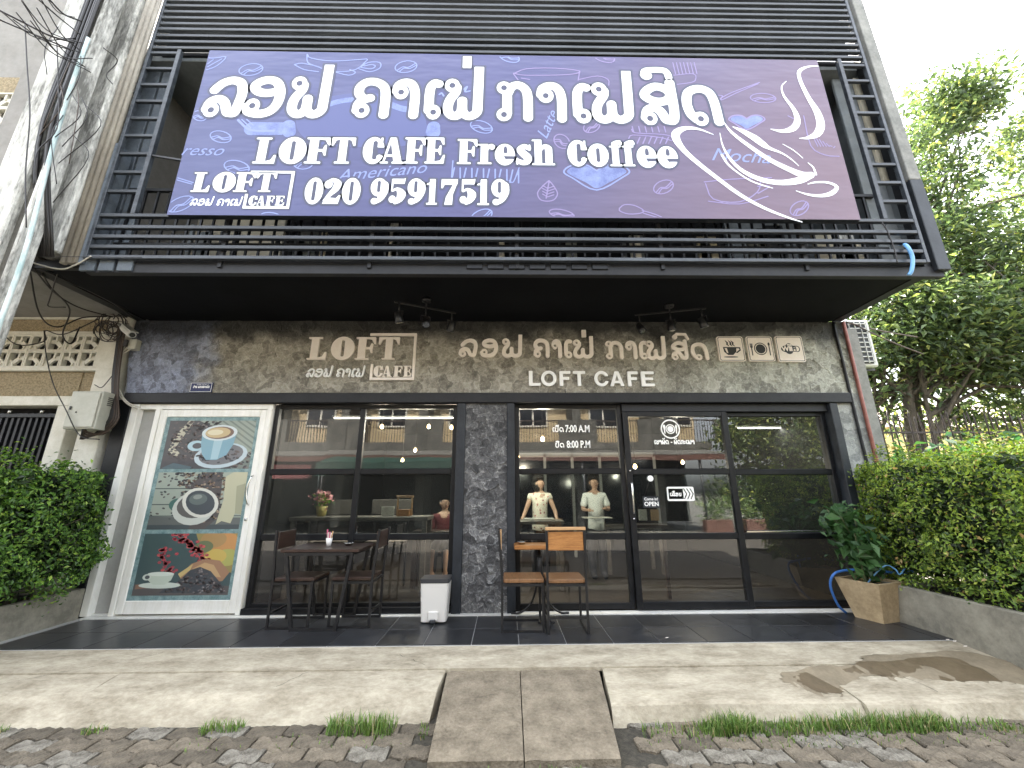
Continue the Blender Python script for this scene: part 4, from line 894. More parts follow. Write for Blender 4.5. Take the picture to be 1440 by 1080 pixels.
for z in [4.37+i*.243 for i in range(9)]:
    MB().bbox(-4.164, -3.861, -1.425, -1.39, z-.018, z+.018, .003).build('rung', 'slat_metal', scr)
    MB().bbox(4.066, 4.339, -1.425, -1.39, z-.018-.05, z+.018-.05, .003).build('rung', 'slat_metal', scr)
for x in (-2.9, -1.4, .1, 1.6, 3.1): MB().bbox(x, x+.04, -1.385, -1.345, 3.5, 4.1, .003).build('upright', 'charcoal', scr)
MB().box(-4.1, 4.3, -.75, -.70, 6.5, 7.12).build('upper_wall', 'charcoal', cafe)
for x0 in (-3.6, -1.2, 1.9): MB().box(x0, x0+.5, -.80, -.755, 6.52, 7.1).build('upper_panel', 'panel_blue', cafe)
# corner fins
MB().bbox(-4.245, -4.203, -1.42, -1.25, 3.52, 5.0, .006).build('fin', 'panel_blue', cafe)
MB().bbox(4.46, 4.60, -1.41, -1.25, 3.50, 4.62, .006).build('fin', 'slate_paint', cafe)
MB().box(4.38, 4.459, -1.36, -1.28, 3.50, 7.6).build('fin_return', 'black_paint', cafe)
MB().bbox(4.462, 4.598, -1.408, -1.25, 4.622, 7.7, .006).build('fin', 'concrete_grey', cafe)
MB().box(4.47, 4.59, -1.24, 0.0, SL+.01, 6.5).build('balcony_side', 'charcoal', cafe)
MB().box(-4.9, -4.78, -1.24, 0.0, SL, 6.5).build('balcony_side', 'charcoal', cafe)
# room behind the glass
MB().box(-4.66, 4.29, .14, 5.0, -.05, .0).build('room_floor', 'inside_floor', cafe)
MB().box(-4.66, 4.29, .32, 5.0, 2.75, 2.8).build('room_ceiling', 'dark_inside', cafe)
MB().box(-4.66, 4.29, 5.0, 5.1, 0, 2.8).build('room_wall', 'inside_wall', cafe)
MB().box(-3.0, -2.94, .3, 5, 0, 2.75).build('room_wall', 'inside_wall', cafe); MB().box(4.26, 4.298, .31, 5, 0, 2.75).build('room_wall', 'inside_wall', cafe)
for i in range(5):
    x = .3+i*.62
    MB().box(x, x+.56, 4.2, 4.22, .1, 2.1).build('partition_pane', 'glass_dark_partition', cafe)
    MB().bbox(x+.56, x+.62, 4.17, 4.24, 0, 2.2, .004).build('partition_post', 'grey_panel', cafe)
MB().bbox(.3, 3.4, 4.17, 4.24, 2.1, 2.2, .004).build('partition_head', 'grey_panel', cafe)

# ------------------------------------------------------------------ billboard
bb = thing('billboard', 'long blue and mauve printed cafe banner board fixed over the balcony slats', 'billboard', (0.12, -1.47, 4.0))
BX0, BX1, BZ0, BZ1 = -3.415, 3.69, 4.02, 6.225
vs = []; fs = []; nx = 60
for i in range(nx+1):
    for j in range(9):
        x = BX0+(BX1-BX0)*i/nx; z = BZ0+(BZ1-BZ0)*j/8+.02*(1-i/nx)*(j/8)*1.2
        vs.append((x, -1.5, z))
for i in range(nx):
    for j in range(8): a_ = i*9+j; fs.append((a_, a_+9, a_+10, a_+1))
sh = MB().add(vs, fs); sh.build('printed_sheet', 'billboard_print', bb)
MB().bbox(BX0, BX1, -1.498, -1.455, BZ0, BZ1+.005, .003).build('board_frame', 'slate_paint', bb)
MB().bar((-3.9, -1.40, 4.86), (-3.38, -1.46, 4.72), .02).build('stay', 'dark_steel', bb)
YB = -1.5; YL = YB-.003; YO = YB-.0018; YD = YB-.0008
edge = MB()
def put(k, m='print_white', y=YL, name='letter', h=.0085, grow=.022):
    k.mb(y, h).build(name, m, bb)
    if grow: k.mb(YO, .012, grow=grow, out=edge)
for ch, x0, x1, yt, yb, tl in [('ລ', 289, 344, 107, 166, 1), ('ອ', 346, 399, 107, 166, 1), ('ຟ', 406, 464, 108.5, 167, 90), ('ຄ', 496, 547, 110, 167.5, 1), ('າ', 553, 589, 111, 168, 1), ('ເ', 597.5, 619, 111.7, 168.5, 1),
                       ('ຟ', 623.7, 680, 111.7, 169.5, 93), ('ກ', 697, 749, 114.5, 171.5, 1), ('າ', 756.5, 796, 116, 173, 1), ('ເ', 805, 829, 117, 174, 1), ('ຟ', 831, 892, 117, 174.5, 99), ('ສ', 900, 952.5, 117.5, 176, 1), ('ດ', 959, 1013, 119.5, 177.5, 1)]:
    X0, X1, Z0, Z1 = gbox(x0, x1, yt, yb, YB); tall = 1.24
    if tl > 1: tall = (at((x0+x1)/2, tl, YB)[1]-Z0)/(Z1-Z0)
    put(lao(ch, X0, X1, Z0, Z1, .092, 0, tall), grow=.026)
X0, X1, Z0, Z1 = gbox(651, 663, 79.5, 96, YB); k = Ink(); k.sh = [rc(X0, X1, Z0, Z1)]; put(k, grow=.02)
X0, X1, Z0, Z1 = gbox(903, 942.5, 97, 112, YB); k = Ink(); s_ = (Z1-Z0)
k.sh = [('s', [(X0+s_*.28+s_*.22*math.cos(t_), Z0+s_*.36+s_*.22*math.sin(t_)) for t_ in np.linspace(0, 6.28, 13)], .03), ('s', spline([(X0+s_*.1, Z0+s_*.4), (X0+s_*.3, Z1-s_*.18), (X1-s_*.6, Z1-s_*.12), (X1-s_*.25, Z1-s_*.35), (X1-s_*.15, Z0+.03)], 4), .042)]; put(k, grow=.02)
for txt, data in (('LOFT', [(358, 389.5), (392.6, 431), (430, 464), (465.5, 499)]), ('CAFE', [(510.5, 538.5), (535.6, 569.5), (569, 598), (597.7, 626)])):
    for ch, (x0, x1) in zip(txt, data): put(fat(ch, *gbox(x0, x1, 193.8, 230.2, YB)))
for ch, x0, x1, yt, yb in [('F', 643, 671.5, 196, 231), ('r', 672, 696, 196, 231), ('e', 696, 724, 196.5, 232), ('s', 725, 748, 196.5, 232), ('h', 748, 780, 196.8, 232.5), ('C', 798, 824.5, 198, 233.5), ('o', 826, 855.5, 195.5, 234), ('f', 857, 875, 198.5, 234), ('f', 875, 893, 198.5, 234), ('e', 895, 923, 199, 235.5), ('e', 924, 952.5, 199.5, 236)]:
    put(fat(ch, *gbox(x0, x1, yt, yb, YB)))
for ch, x0, x1 in [('0', 429, 454.5), ('2', 453.8, 480), ('0', 481.3, 507), ('9', 521, 546.5), ('5', 546.5, 571), ('9', 573, 598.5), ('1', 599.5, 615.2), ('7', 620.3, 643.5), ('5', 645.8, 669.8), ('1', 671, 688), ('9', 691, 716.5)]:
    d_ = (x0-430)/290*2.2; put(fat(ch, *gbox(x0, x1, 250.8+d_, 286.8+d_, YB)))
for ch, x0, x1 in [('L', 271, 296.5), ('O', 299.6, 331.8), ('F', 330.3, 359.4), ('T', 360, 388.3)]: put(fat(ch, *gbox(x0, x1, 242.6, 270.2, YB)), grow=.014)
for ch, x0, x1 in [('C', 349.8, 361.5), ('A', 361.2, 373.5), ('F', 374, 386), ('E', 387, 400.5)]: put(fat(ch, *gbox(x0, x1, 275.7, 289.3, YB)), h=.006, grow=.01)
def logo_frame(L_, T_, R_, B_, xl, zt, w_):
    """the open frame of the logo: top bar, right bar, bottom bar, short left upright"""
    k = Ink(); k.sh = [rc(xl[0], R_, T_-w_, T_), rc(R_-w_, R_, B_, T_), rc(xl[1], R_, B_, B_+w_), rc(xl[1], xl[1]+w_, B_, zt)]; return k
p = at(353, 241.7, YB); q = at(414.5, 241.7, YB); r1 = at(407, 292.5, YB); s1 = at(341, 292.5, YB); s2 = at(345.5, 273, YB)
put(logo_frame(0, p[1]+.012, q[0]+.004, r1[1]-.012, (p[0], s1[0]), s2[1], .03), name='logo_frame', h=.006, grow=.012)
X0, X1, Z0, Z1 = gbox(267.5, 340, 279.5, 289.8, YB)
put(lao_line('ລອຟ ຄາເຟ່', X0, X1, Z0, Z1, .085, .12), h=.004, grow=0, name='handwriting')
def trace(pts, ox, oy, s, r=None, k=3, Y=YB):
    """pen line read off an enlarged crop: origin ox, oy, enlargement s; third value = half width in crop pixels"""
    P = spline(pts, k); out = []
    for p in P:
        x, z = at(ox+p[0]/s, oy+p[1]/s, Y); w_ = (p[2] if len(p) > 2 else r)/s*.0071 if (len(p) > 2) else r
        out.append((x, z, max(w_, .004)))
    return ('s', out, .01)
k = Ink()
for pts in [[(285, 493, 2), (190, 458, 9), (110, 452, 16), (52, 478, 28), (48, 520, 28), (95, 590, 20), (180, 668, 17), (300, 762, 15), (450, 872, 14), (600, 955, 11), (740, 1012, 8), (845, 1046, 3)],
            [(350, 415, 2), (400, 480, 11), (520, 572, 15), (640, 652, 18), (760, 712, 21), (850, 748, 26), (905, 745, 20)],
            [(405, 443, 3), (470, 472, 18), (545, 515, 27), (600, 556, 24), (640, 580, 14), (720, 612, 7), (780, 652, 5), (825, 692, 2)],
            [(324, 482, 2), (345, 570, 6), (400, 660, 11), (480, 730, 15), (600, 782, 19), (720, 797, 21), (830, 782, 26), (905, 752, 18)],
            [(338, 622, 9), (375, 680, 8), (440, 735, 6), (520, 785, 6), (600, 815, 5), (660, 832, 3)], [(880, 670, 3), (915, 700, 6), (932, 745, 8)], [(720, 552, 1.5), (790, 592, 4), (850, 642, 2)],
            [(805, 848, 2), (880, 872, 8), (960, 880, 12), (1030, 865, 16), (1065, 825, 12), (1010, 797, 9), (930, 795, 7), (880, 806, 3)],
            [(745, 155, 3), (715, 190, 5), (730, 250, 9), (790, 330, 15), (815, 400, 22), (790, 452, 24), (720, 472, 14), (645, 458, 3)],
            [(950, 60, 3), (880, 64, 8), (828, 92, 14), (832, 150, 14), (885, 260, 18), (940, 350, 26), (962, 430, 30), (940, 488, 26), (880, 514, 12), (828, 517, 2)]]:
    k.sh.append(trace(pts, 940, 80, 4.5))
put(k, name='cup_emblem', grow=0, h=.0075)
edge.build('letter_shadow', 'print_edge', bb)
# faint line drawings of beans, cups, hearts and words
LN = [Ink() for _ in range(6)]
def clip(k):
    k.sh += [RC(BX0-1, BX1+1, BZ1-.012, BZ1+1), RC(BX0-1, BX1+1, BZ0-1, BZ0+.012), RC(BX0-1, BX0+.012, BZ0-1, BZ1+1), RC(BX1-.012, BX1+1, BZ0-1, BZ1+1)]
def bean(x, y, rx, ry, a, k):
    ca, sa = math.cos(a), math.sin(a); T = lambda u, v: (*at(x+u*ca*rx-v*sa*ry, y+u*sa*rx+v*ca*ry, YB), .0065)
    k.sh.append(('s', [T(math.cos(t_), math.sin(t_)) for t_ in np.linspace(0, 6.283, 19)], .01))
    k.sh.append(('s', [T(*p) for p in spline([(-.8, .35), (-.3, -.05), (.2, .15), (.85, -.3)], 4)], .01)); k.sh.append(('s', [T(*p) for p in spline([(-.65, .65), (-.2, .2), (.3, .4), (.95, .0)], 4)], .01))
BE = [(353, 98, 17, 8, -.15), (310.5, 192.5, 15, 8, .2), (571, 94, 15.5, 8, -.15), (677, 178.5, 16, 8, .3), (716, 80, 15, 7, .3), (333, 235, 18, 9, .2), (254, 287, 20, 9, -.4), (933, 263, 14.5, 9, -.35), (677, 304, 16, 8.5, -.4), (790, 301, 18, 6, .2), (1073, 138, 18, 6.5, .05), (832, 178, 12, 8, -.4), (849, 80, 16, 7, .3), (427, 229, 14, 9, -.1), (790, 199, 12, 9, .6), (1124, 293, 14, 9, -.5), (281, 163, 10, 7, .2), (381, 304, 14, 5, .1)]
for i, b_ in enumerate(BE): bean(*b_, LN[0 if b_[0] < 760 else 1])
def pen(k, pts, r=.0065, s=1, ox=0, oy=0, n=3): k.sh.append(('s', [(*at(ox+p[0]/s, oy+p[1]/s, YB), r) for p in spline(pts, n)], r))
A, B = LN[0], LN[1]
# cup and saucer at the top left, round cup in the middle
for pts in ([(432, 76), (438, 82), (470, 86), (516, 83)], [(432, 76), (433, 88), (447, 94), (470, 101), (500, 98), (517, 84)], [(414, 91), (424, 89), (440, 92)], [(414, 91), (428, 98), (448, 101)], [(470, 101), (490, 106), (500, 102), (492, 98)], [(508, 94), (518, 88), (534, 88), (534, 96), (520, 101), (505, 97)], [(512, 93), (522, 91), (528, 93), (522, 97), (508, 95)]): pen(A, pts)
for pts in ([(722, 104), (740, 97), (780, 96), (815, 100), (800, 105), (740, 106), (722, 103)], [(722, 104), (729, 113)], [(815, 101), (813, 113)], [(814, 112), (840, 107), (855, 112), (856, 120)], [(733, 110), (745, 112)]): pen(B, pts)
for pts in ([(1130, 163), (1140, 205), (1160, 218), (1180, 220)], [(1108, 163), (1118, 168)], [(992, 258), (1003, 280), (1040, 284), (1065, 270), (1070, 254)], [(990, 256), (1030, 252), (1085, 250)], [(996, 283), (1040, 287), (1080, 276)], [(1065, 262), (1082, 262), (1066, 272)]): pen(B, pts)
for i in range(7): pen(B, [(1142+i*5, 190+i*3), (1150+i*4, 206)], .006)
# cup cakes
for i in range(12): pen(A, [(639+i*8.2, 236+i*.3), (636+i*8.2+(3 if i % 2 else -1), 254+i*.3)], .008)
pen(A, [(637, 226), (635, 250)]); pen(A, [(730, 236), (722, 256), (716, 254)])
pen(B, [(888, 182), (894, 187), (930, 189), (945, 192)]); pen(B, [(884, 195), (890, 190), (925, 193), (945, 198)])
for i in range(6): pen(B, [(891+i*9, 186), (889+i*9, 178)], .007); pen(B, [(900+i*8, 193), (896+i*8, 202)], .007)
for i in range(7): pen(B, [(946+i*5, 88), (950+i*5, 104)], .006)
pen(B, [(946, 106), (975, 104), (978, 112), (972, 116), (950, 119)], .006)
# leaf, spoon, words
pen(B, [(772, 254), (763, 262), (756, 271), (759, 280), (768, 283), (779, 281), (784, 272), (778, 261), (772, 254)]); pen(B, [(772, 256), (768, 279)], .007)
for i in range(4): pen(B, [(770, 265+i*4), (763, 261+i*4)], .006); pen(B, [(770, 265+i*4), (779, 262+i*4)], .006)
pen(B, [(871, 293), (878, 288), (892, 289), (905, 296), (900, 300), (884, 301), (872, 297), (871, 293)]); pen(B, [(903, 296), (920, 301), (934, 307)]); pen(B, [(905, 300), (925, 306)])
pen(B, [(1012, 139), (1025, 132), (1040, 126), (1068, 116)], .006); pen(B, [(1010, 134), (1016, 135), (1014, 141), (1035, 131), (1066, 118)], .006)
pen(A, [(282, 80), (300, 82), (318, 80), (306, 92), (292, 98), (285, 99)]); pen(A, [(292, 94), (312, 83)], .006); pen(A, [(292, 90), (300, 84)], .006)
pen(A, [(246, 249), (272, 257)]); pen(A, [(245, 252), (270, 259)])
pen(A, [(335, 169), (348, 181), (362, 184), (385, 184)], .014); pen(A, [(340, 168), (353, 180)], .007); pen(A, [(347, 168), (356, 176)], .007)
pass
pass
pass
pass
pass
pen(A, [(618, 133), (621, 131), (624, 135)], .01); pen(A, [(652, 126), (657, 122), (654, 129), (661, 128)], .01)
for txt, x, y, sz, ro in (('resso', 284, 212, .20, 0), ('Americano', 536, 242, .21, .13), ('Mocha', 1040, 220, .24, -.06), ('Latte', 770, 176, .19, 1.2)):
    X, Z = at(x, y, YB); bfont('handwriting', txt, X, Z, YD-.0006, sz, MATS['print_line'] if x < 700 else MATS['print_line'], bb, bold=0, shear=.45, rot=ro)
# portafilter print in the background
k = Ink(); k.sh = [('s', [(*at(355, 181, YB), .09), (*at(395, 181, YB), .085)], .08), ('s', [(*at(406, 176, YB), .07), (*at(407, 186, YB), .07)], .06), ('s', [(*at(610, 178, YB), .07), (*at(609, 186, YB), .08)], .06)]
k.mb(YD-.0004, .01).build('machine_drawing', 'print_pale', bb)
k = Ink(); P = [at(x, y, YB) for x, y in spline([(415, 165), (440, 143), (480, 133), (520, 131), (560, 138), (590, 152), (600, 175), (596, 196), (560, 206), (480, 206), (440, 200), (420, 185), (415, 165)], 4)]
k.sh = [('p', P[:-1])]; k.mb(YD+.0002, .015).build('machine_drawing', 'print_glow', bb)
k = Ink(); k.sh = [('s', [(*at(x, y, YB), .035) for x, y in spline([(462, 147), (480, 142), (497, 140)], 3)], .03), ('s', [(*at(x, y, YB), .04) for x, y in spline([(550, 147), (562, 152), (572, 154)], 3)], .03)]
k.mb(YD-.0003, .008).build('machine_drawing', 'print_pale', bb)
# hearts
for hx, hy, hw, hh, kk in ((839, 249, 42, 16, 2), (1050, 172, 23, 9, 3)):
    T = lambda u, v: at(hx+u*hw, hy-v*hh, YB); P = [T(*p) for p in spline([(0, .55), (-.35, .95), (-.8, .9), (-1, .45), (-.75, 0), (-.35, -.5), (0, -1), (.4, -.5), (.8, .05), (1, .5), (.75, .95), (.35, .95), (0, .55)], 4)]
    LN[kk].sh.append(('p', P[:-1])); (A if kk == 2 else B).sh.append(('s', [(*T(*p), .009) for p in spline([(0, .55), (-.35, 1.05), (-.85, 1), (-1.1, .45), (-.8, -.1), (0, -1.15), (.85, -.05), (1.1, .5), (.8, 1.05), (.35, 1.05), (0, .55)], 4)], .009))
clip(LN[0]); clip(LN[1])
LN[0].mb(YD-.0006, .007).build('line_drawing', 'print_line', bb); LN[1].mb(YD-.0006, .007).build('line_drawing', mat('print_line_mauve', (.22, .18, .36), .5), bb)
LN[2].mb(YD-.0002, .01).build('heart', 'print_pale', bb); LN[3].mb(YD-.0002, .01).build('heart', 'print_pale', bb)

# ------------------------------------------------------------------ raised signs on the plaster band
YF = -.035
def sign(name, label, loc): return thing(name, label, 'wall sign', loc)
s1_ = sign('logo_sign', 'cream LOFT CAFE logo letters with an open frame on the plaster band', (-1.9, -.01, 3.0))
def raised(k, par, m='letter_cream', name='letter', h=.005, y=YF): k.mb(y, h, thick=.028).build(name, m, par)
for ch, x0, x1 in [('L', 432.8, 459.6), ('O', 465.4, 498.5), ('F', 500, 528), ('T', 532, 561.3)]: raised(fat(ch, *gbox(x0, x1, 474, 505.5, YF)), s1_)
for ch, x0, x1 in [('C', 525, 538.3), ('A', 537.5, 550.7), ('F', 553, 565.5), ('E', 567, 578.6)]: raised(fat(ch, *gbox(x0, x1, 514.3, 529.6, YF)), s1_, h=.004)
p = at(520.7, 470, YF); q = at(586.2, 470, YF); r1 = at(581, 533, YF); s2_ = at(519.3, 533, YF); s3 = at(522, 512, YF)
raised(logo_frame(0, p[1]+.015, q[0], r1[1]-.012, (p[0], s2_[0]), s3[1], .033), s1_, name='logo_frame')
X0, X1, Z0, Z1 = gbox(430, 512, 517.5, 530.5, YF); raised(lao_line('ລອຟ ຄາເຟ່', X0, X1, Z0, Z1, .07, .12), s1_, 'letter_white', 'handwriting', .0035)
s2__ = sign('name_sign', 'cream Lao lettering with white LOFT CAFE capitals below, right half of band', (1.0, -.01, 3.0))
for ch, x0, x1, yt, yb, tl in [('ລ', 645, 671, 475.7, 502, 1), ('ອ', 675.8, 700.3, 475.7, 502.5, 1), ('ຟ', 705, 735.7, 476, 503, 470), ('ຄ', 749.5, 772.4, 476, 503, 1), ('າ', 777, 789.5, 477, 503.5, 1), ('ເ', 792.7, 804.2, 477, 503.5, 1), ('ຟ', 805, 836.2, 477.5, 504.2, 472),
                       ('ກ', 850.5, 877.3, 479, 505, 1), ('າ', 880.6, 895.7, 479, 505.3, 1), ('ເ', 898, 910.3, 479, 505.5, 1), ('ຟ', 908, 938, 479, 506.4, 472), ('ສ', 943.7, 967.8, 480, 506, 1), ('ດ', 971, 996.8, 481.5, 506.5, 1)]:
    X0, X1, Z0, Z1 = gbox(x0, x1, yt, yb, YF); tall = 1.24
    if tl > 1: tall = (at((x0+x1)/2, tl, YF)[1]-Z0)/(Z1-Z0)
    raised(lao(ch, X0, X1, Z0, Z1, .095, 0, tall), s2__)
X0, X1, Z0, Z1 = gbox(818, 824.2, 463.8, 473.7, YF); k = Ink(); k.sh = [rc(X0, X1, Z0, Z1)]; raised(k, s2__, name='tone_mark')
X0, X1, Z0, Z1 = gbox(946, 967, 469.5, 476.5, YF); s_ = Z1-Z0; k = Ink(); k.sh = [('s', [(X0+s_*.4+s_*.3*math.cos(t_), Z0+s_*.4+s_*.3*math.sin(t_)) for t_ in np.linspace(0, 6.28, 10)], .012), ('s', [(X0+s_*.2, Z0+s_*.5), (X0+s_*.8, Z1), (X1-s_*.4, Z1-.005), (X1, Z0)], .016)]; raised(k, s2__, name='vowel_mark')
for ch, x0, x1 in [('L', 743.8, 760), ('O', 761, 782.6), ('F', 787, 802.5), ('T', 806, 823.3), ('C', 836, 855), ('A', 858, 877.5), ('F', 883, 897.5), ('E', 902, 920)]:
    d_ = (x0-744)/160*.8; raised(sans(ch, *gbox(x0, x1, 521.5+d_, 542.3+d_, YF)), s2__, 'letter_white')
def plaque(name, label, x0, x1, yt=474.2, yb=507):
    X0, X1, Z0, Z1 = gbox(x0, x1, yt, yb, YF); cx, cz, hw = (X0+X1)/2, (Z0+Z1)/2, (X1-X0)/2; t_ = thing(name, label, 'sign', (cx, -.01, cz), 'square icon signs on the plaster band')
    def rr_(h, c): return [('s', [(cx-h+c, cz-h+c), (cx+h-c, cz-h+c), (cx+h-c, cz+h-c), (cx-h+c, cz+h-c), (cx-h+c, cz-h+c)], c), rc(cx-h+c, cx+h-c, cz-h+c, cz+h-c)]
    k = Ink(); k.sh = rr_(hw, .025); k.mb(YF, .004, thick=.028).build('panel', 'letter_cream', t_)
    k = Ink(); k.sh = rr_(hw*.94, .022)+[(a[0].upper(), *a[1:]) for a in rr_(hw*.90, .02)]; k.mb(YF-.001, .003).build('border_line', 'icon_dark', t_)
    return t_, cx, cz, hw
t_, cx, cz, w_ = plaque('icon_sign', 'square cream sign with a steaming coffee cup icon', 1009.8, 1046.4)
k = Ink(); k.sh = [('p', [(cx-w_*.62, cz+w_*.14), (cx+w_*.42, cz+w_*.14), (cx+w_*.36, cz-w_*.25), (cx+w_*.1, cz-w_*.5), (cx-w_*.3, cz-w_*.5), (cx-w_*.56, cz-w_*.25)]),
                   ('P', [(cx-w_*.50, cz+w_*.05), (cx-w_*.32, cz+w_*.05), (cx-w_*.26, cz-w_*.36), (cx-w_*.38, cz-w_*.3)]), ('s', [(cx+w_*.4, cz+w_*.08), (cx+w_*.66, cz+w_*.08), (cx+w_*.68, cz-w_*.1), (cx+w_*.4, cz-w_*.3)], w_*.05),
                   ('e', cx-w_*.1, cz-w_*.66, w_*.55, w_*.05)]
for dx in (-.25, .0, .18): k.sh.append(('s', [(cx+(dx-.12)*w_, cz+w_*.66, .004), (cx+(dx+.02)*w_, cz+w_*.48, .011), (cx+(dx-.02)*w_, cz+w_*.36, .01), (cx+(dx+.12)*w_, cz+w_*.22, .004)], .01))
k.mb(YF-.001, .003).build('cup_icon', 'icon_dark', t_)
t_, cx, cz, w_ = plaque('icon_sign', 'square cream sign with a plate between fork and spoon icon', 1051.3, 1087.8, 474.4, 507)
k = Ink(); k.sh = [('e', cx, cz, w_*.5, w_*.5), ('E', cx, cz, w_*.43, w_*.43), ('e', cx, cz, w_*.37, w_*.37), ('s', [(cx-w_*.68, cz+w_*.4), (cx-w_*.68, cz-w_*.5)], w_*.04), ('s', [(cx+w_*.68, cz+w_*.3), (cx+w_*.68, cz-w_*.5)], w_*.04), ('e', cx+w_*.68, cz+w_*.38, w_*.08, w_*.14), rc(cx-w_*.78, cx-w_*.58, cz+w_*.1, cz+w_*.18)]
for dx in (-.76, -.68, -.6): k.sh.append(('s', [(cx+dx*w_, cz+w_*.14), (cx+dx*w_, cz+w_*.42)], w_*.02))
k.mb(YF-.001, .003).build('plate_icon', 'icon_dark', t_)
t_, cx, cz, w_ = plaque('icon_sign', 'square cream sign with a wireless internet cloud icon', 1092.3, 1130.3, 474.6, 507)
k = Ink(); k.sh = [('e', cx-w_*.28, cz, w_*.4, w_*.26), ('e', cx-w_*.05, cz+w_*.08, w_*.3, w_*.36), ('e', cx-w_*.1, cz-w_*.1, w_*.3, w_*.3), rc(cx-w_*.1, cx+w_*.5, cz-w_*.22, cz+w_*.24), ('e', cx+w_*.5, cz, w_*.22, w_*.24), ('E', cx+w_*.48, cz, w_*.17, w_*.19), RC(cx+w_*.0, cx+w_*.5, cz-w_*.17, cz+w_*.19)]
k.mb(YF-.001, .003).build('cloud_icon', 'icon_dark', t_)
bfont('wi_lettering', 'WI', cx-w_*.3, cz+.0, YF-.002, w_*.5, MATS['letter_cream'], t_, bold=.004); bfont('fi_lettering', 'Fi', cx+w_*.3, cz, YF-.002, w_*.45, MATS['icon_dark'], t_, bold=.003); bfont('free_lettering', 'FREE', cx-w_*.02, cz+w_*.3, YF-.002, w_*.17, MATS['letter_cream'], t_, bold=.002)
# blue house number plate
X0, X1, Z0, Z1 = gbox(268, 299, 538, 552, -.02)
t_ = thing('number_plate', 'small dark blue enamel house plate with white Lao writing low on the band', 'sign', ((X0+X1)/2, -.01, (Z0+Z1)/2))
MB().bbox(X0, X1, -.03, -.015, Z0, Z1, .003).build('plate', 'plate_blue', t_)
k = Ink(); k.sh = [rc(X0+.006, X1-.006, Z0+.006, Z1-.006), RC(X0+.011, X1-.011, Z0+.011, Z1-.011)]; k.mb(-.031, .0025).build('border_line', 'letter_white', t_)
lao_line('ບານ ພອນສະຫວັນ'.replace('ບ', 'ປ').replace('ຫ', 'ຄ').replace('ວ', 'ລ'), X0+.04, X1-.03, Z0+.055, Z0+.085, .09).mb(-.0312, .003).build('writing', 'letter_white', t_)
lao_line('ເມລນ ລາລ'.replace('ມ', 'ນ'), X0+.07, X1-.07, Z1-.035, Z1-.02, .09).mb(-.0312, .003).build('writing', 'letter_white', t_)
# ------------------------------------------------------------------ left neighbour house
nb = thing('neighbour_house', 'weathered cream shophouse at the left edge with vent blocks and dark folding gate', 'building', (-8, 3, 0))
MB().box(-12, -5.42, .02, .3, 2.50, 2.825).build('pebble_band', 'pebbledash', nb)
MB().box(-12, -5.18, .02, .3, 3.375, 3.575).build('pebble_band', 'pebbledash', nb)
MB().box(-5.42, -5.21, .03, .3, 2.50, 2.825).build('pebble_band', 'pebbledash', nb)
MB().bbox(-12, -5.0, -.02, .3, 2.38, 2.50, .006).build('lintel', 'block_white', nb)
MB().bbox(-5.205, -4.93, -.05, .3, 0, 3.57, .008).build('pilaster', 'block_white', nb)
MB().bbox(-5.56, -5.38, -.03, .3, 0, 2.375, .006).build('pilaster', 'block_white', nb)
MB().box(-12, -4.90, -1.36, .3, 3.58, 3.70).build('overhang', 'neighbour_wall', nb)
MB().bbox(-12, -4.93, -.01, .02, 3.555, 3.58, .003).build('cornice', 'block_white', nb)
MB().box(-12, -4.9, .3, 9, 0, 7.6).build('house_body', 'neighbour_wall', nb)
vb = MB(); vb.bbox(-12, -5.21, -.03, .06, 2.83, 2.875, .004); vb.bbox(-12, -5.21, -.03, .06, 3.325, 3.37, .004); vb.bbox(-5.265, -5.212, -.028, .06, 2.876, 3.324, .004)
vb = vb.build('vent_frame', 'block_white', nb)
MB().box(-12, -5.3, .10, .12, 2.85, 3.35).build('vent_back', 'dirty_concrete', nb)
def vent_block(s=1):
    """pierced block: frame, diagonal and two quarter arms"""
    m = MB(); q = .112
    m.bbox(-q, q, -.02, .05, -q, -q+.022, .003); m.bbox(-q, q, -.02, .05, q-.022, q, .003); m.bbox(-q, -q+.022, -.019, .05, -q+.022, q-.022, .003); m.bbox(q-.022, q, -.019, .05, -q+.022, q-.022, .003)
    m.bar((-q*s, .015, -q), (q*.15*s, .015, q*.15), .028, .05); m.bar((q*.15*s, .014, q*.15), (q*.2*s, .014, q), .022, .05); m.bar((q*.15*s, .013, q*.15), (q*s, .013, q*.2), .022, .05)
    m.bar((-q*.4*s, .016, -q*.4), (-q*.95*s, .016, -q*.2), .018, .05); m.bar((-q*.4*s, .016, -q*.4), (-q*.2*s, .016, -q*.95), .018, .05)
    return m.mesh('vent_block')
vm = [vent_block(1), vent_block(-1)]
for q in vm: q.materials.append(MATS['block_white'])
for r_ in range(2):
    for i in range(9): inst('vent_block', vm[(i+r_) % 2], nb, (-5.38-i*.226, 0, 2.988+r_*.225))
gate = MB(); gate.box(-12, -5.565, .16, .2, 0, 2.376); gate = gate.build('folding_gate', 'dark_inside', nb)
for i in range(22): MB().bar((-5.62-i*.075, .12, 0), (-5.62-i*.075, .12, 2.31), .03).build('gate_bar', 'charcoal', gate)
MB().bbox(-7.3, -5.565, .085, .15, 2.25, 2.30, .003).build('gate_rail', 'charcoal', gate)
for x in (-5.85, -6.25): MB().lathe((x, .08, 2.32), [(0, -.02), (.02, -.02), (.02, .02), (0, .02)], 10).build('gate_roller', 'chrome', gate)
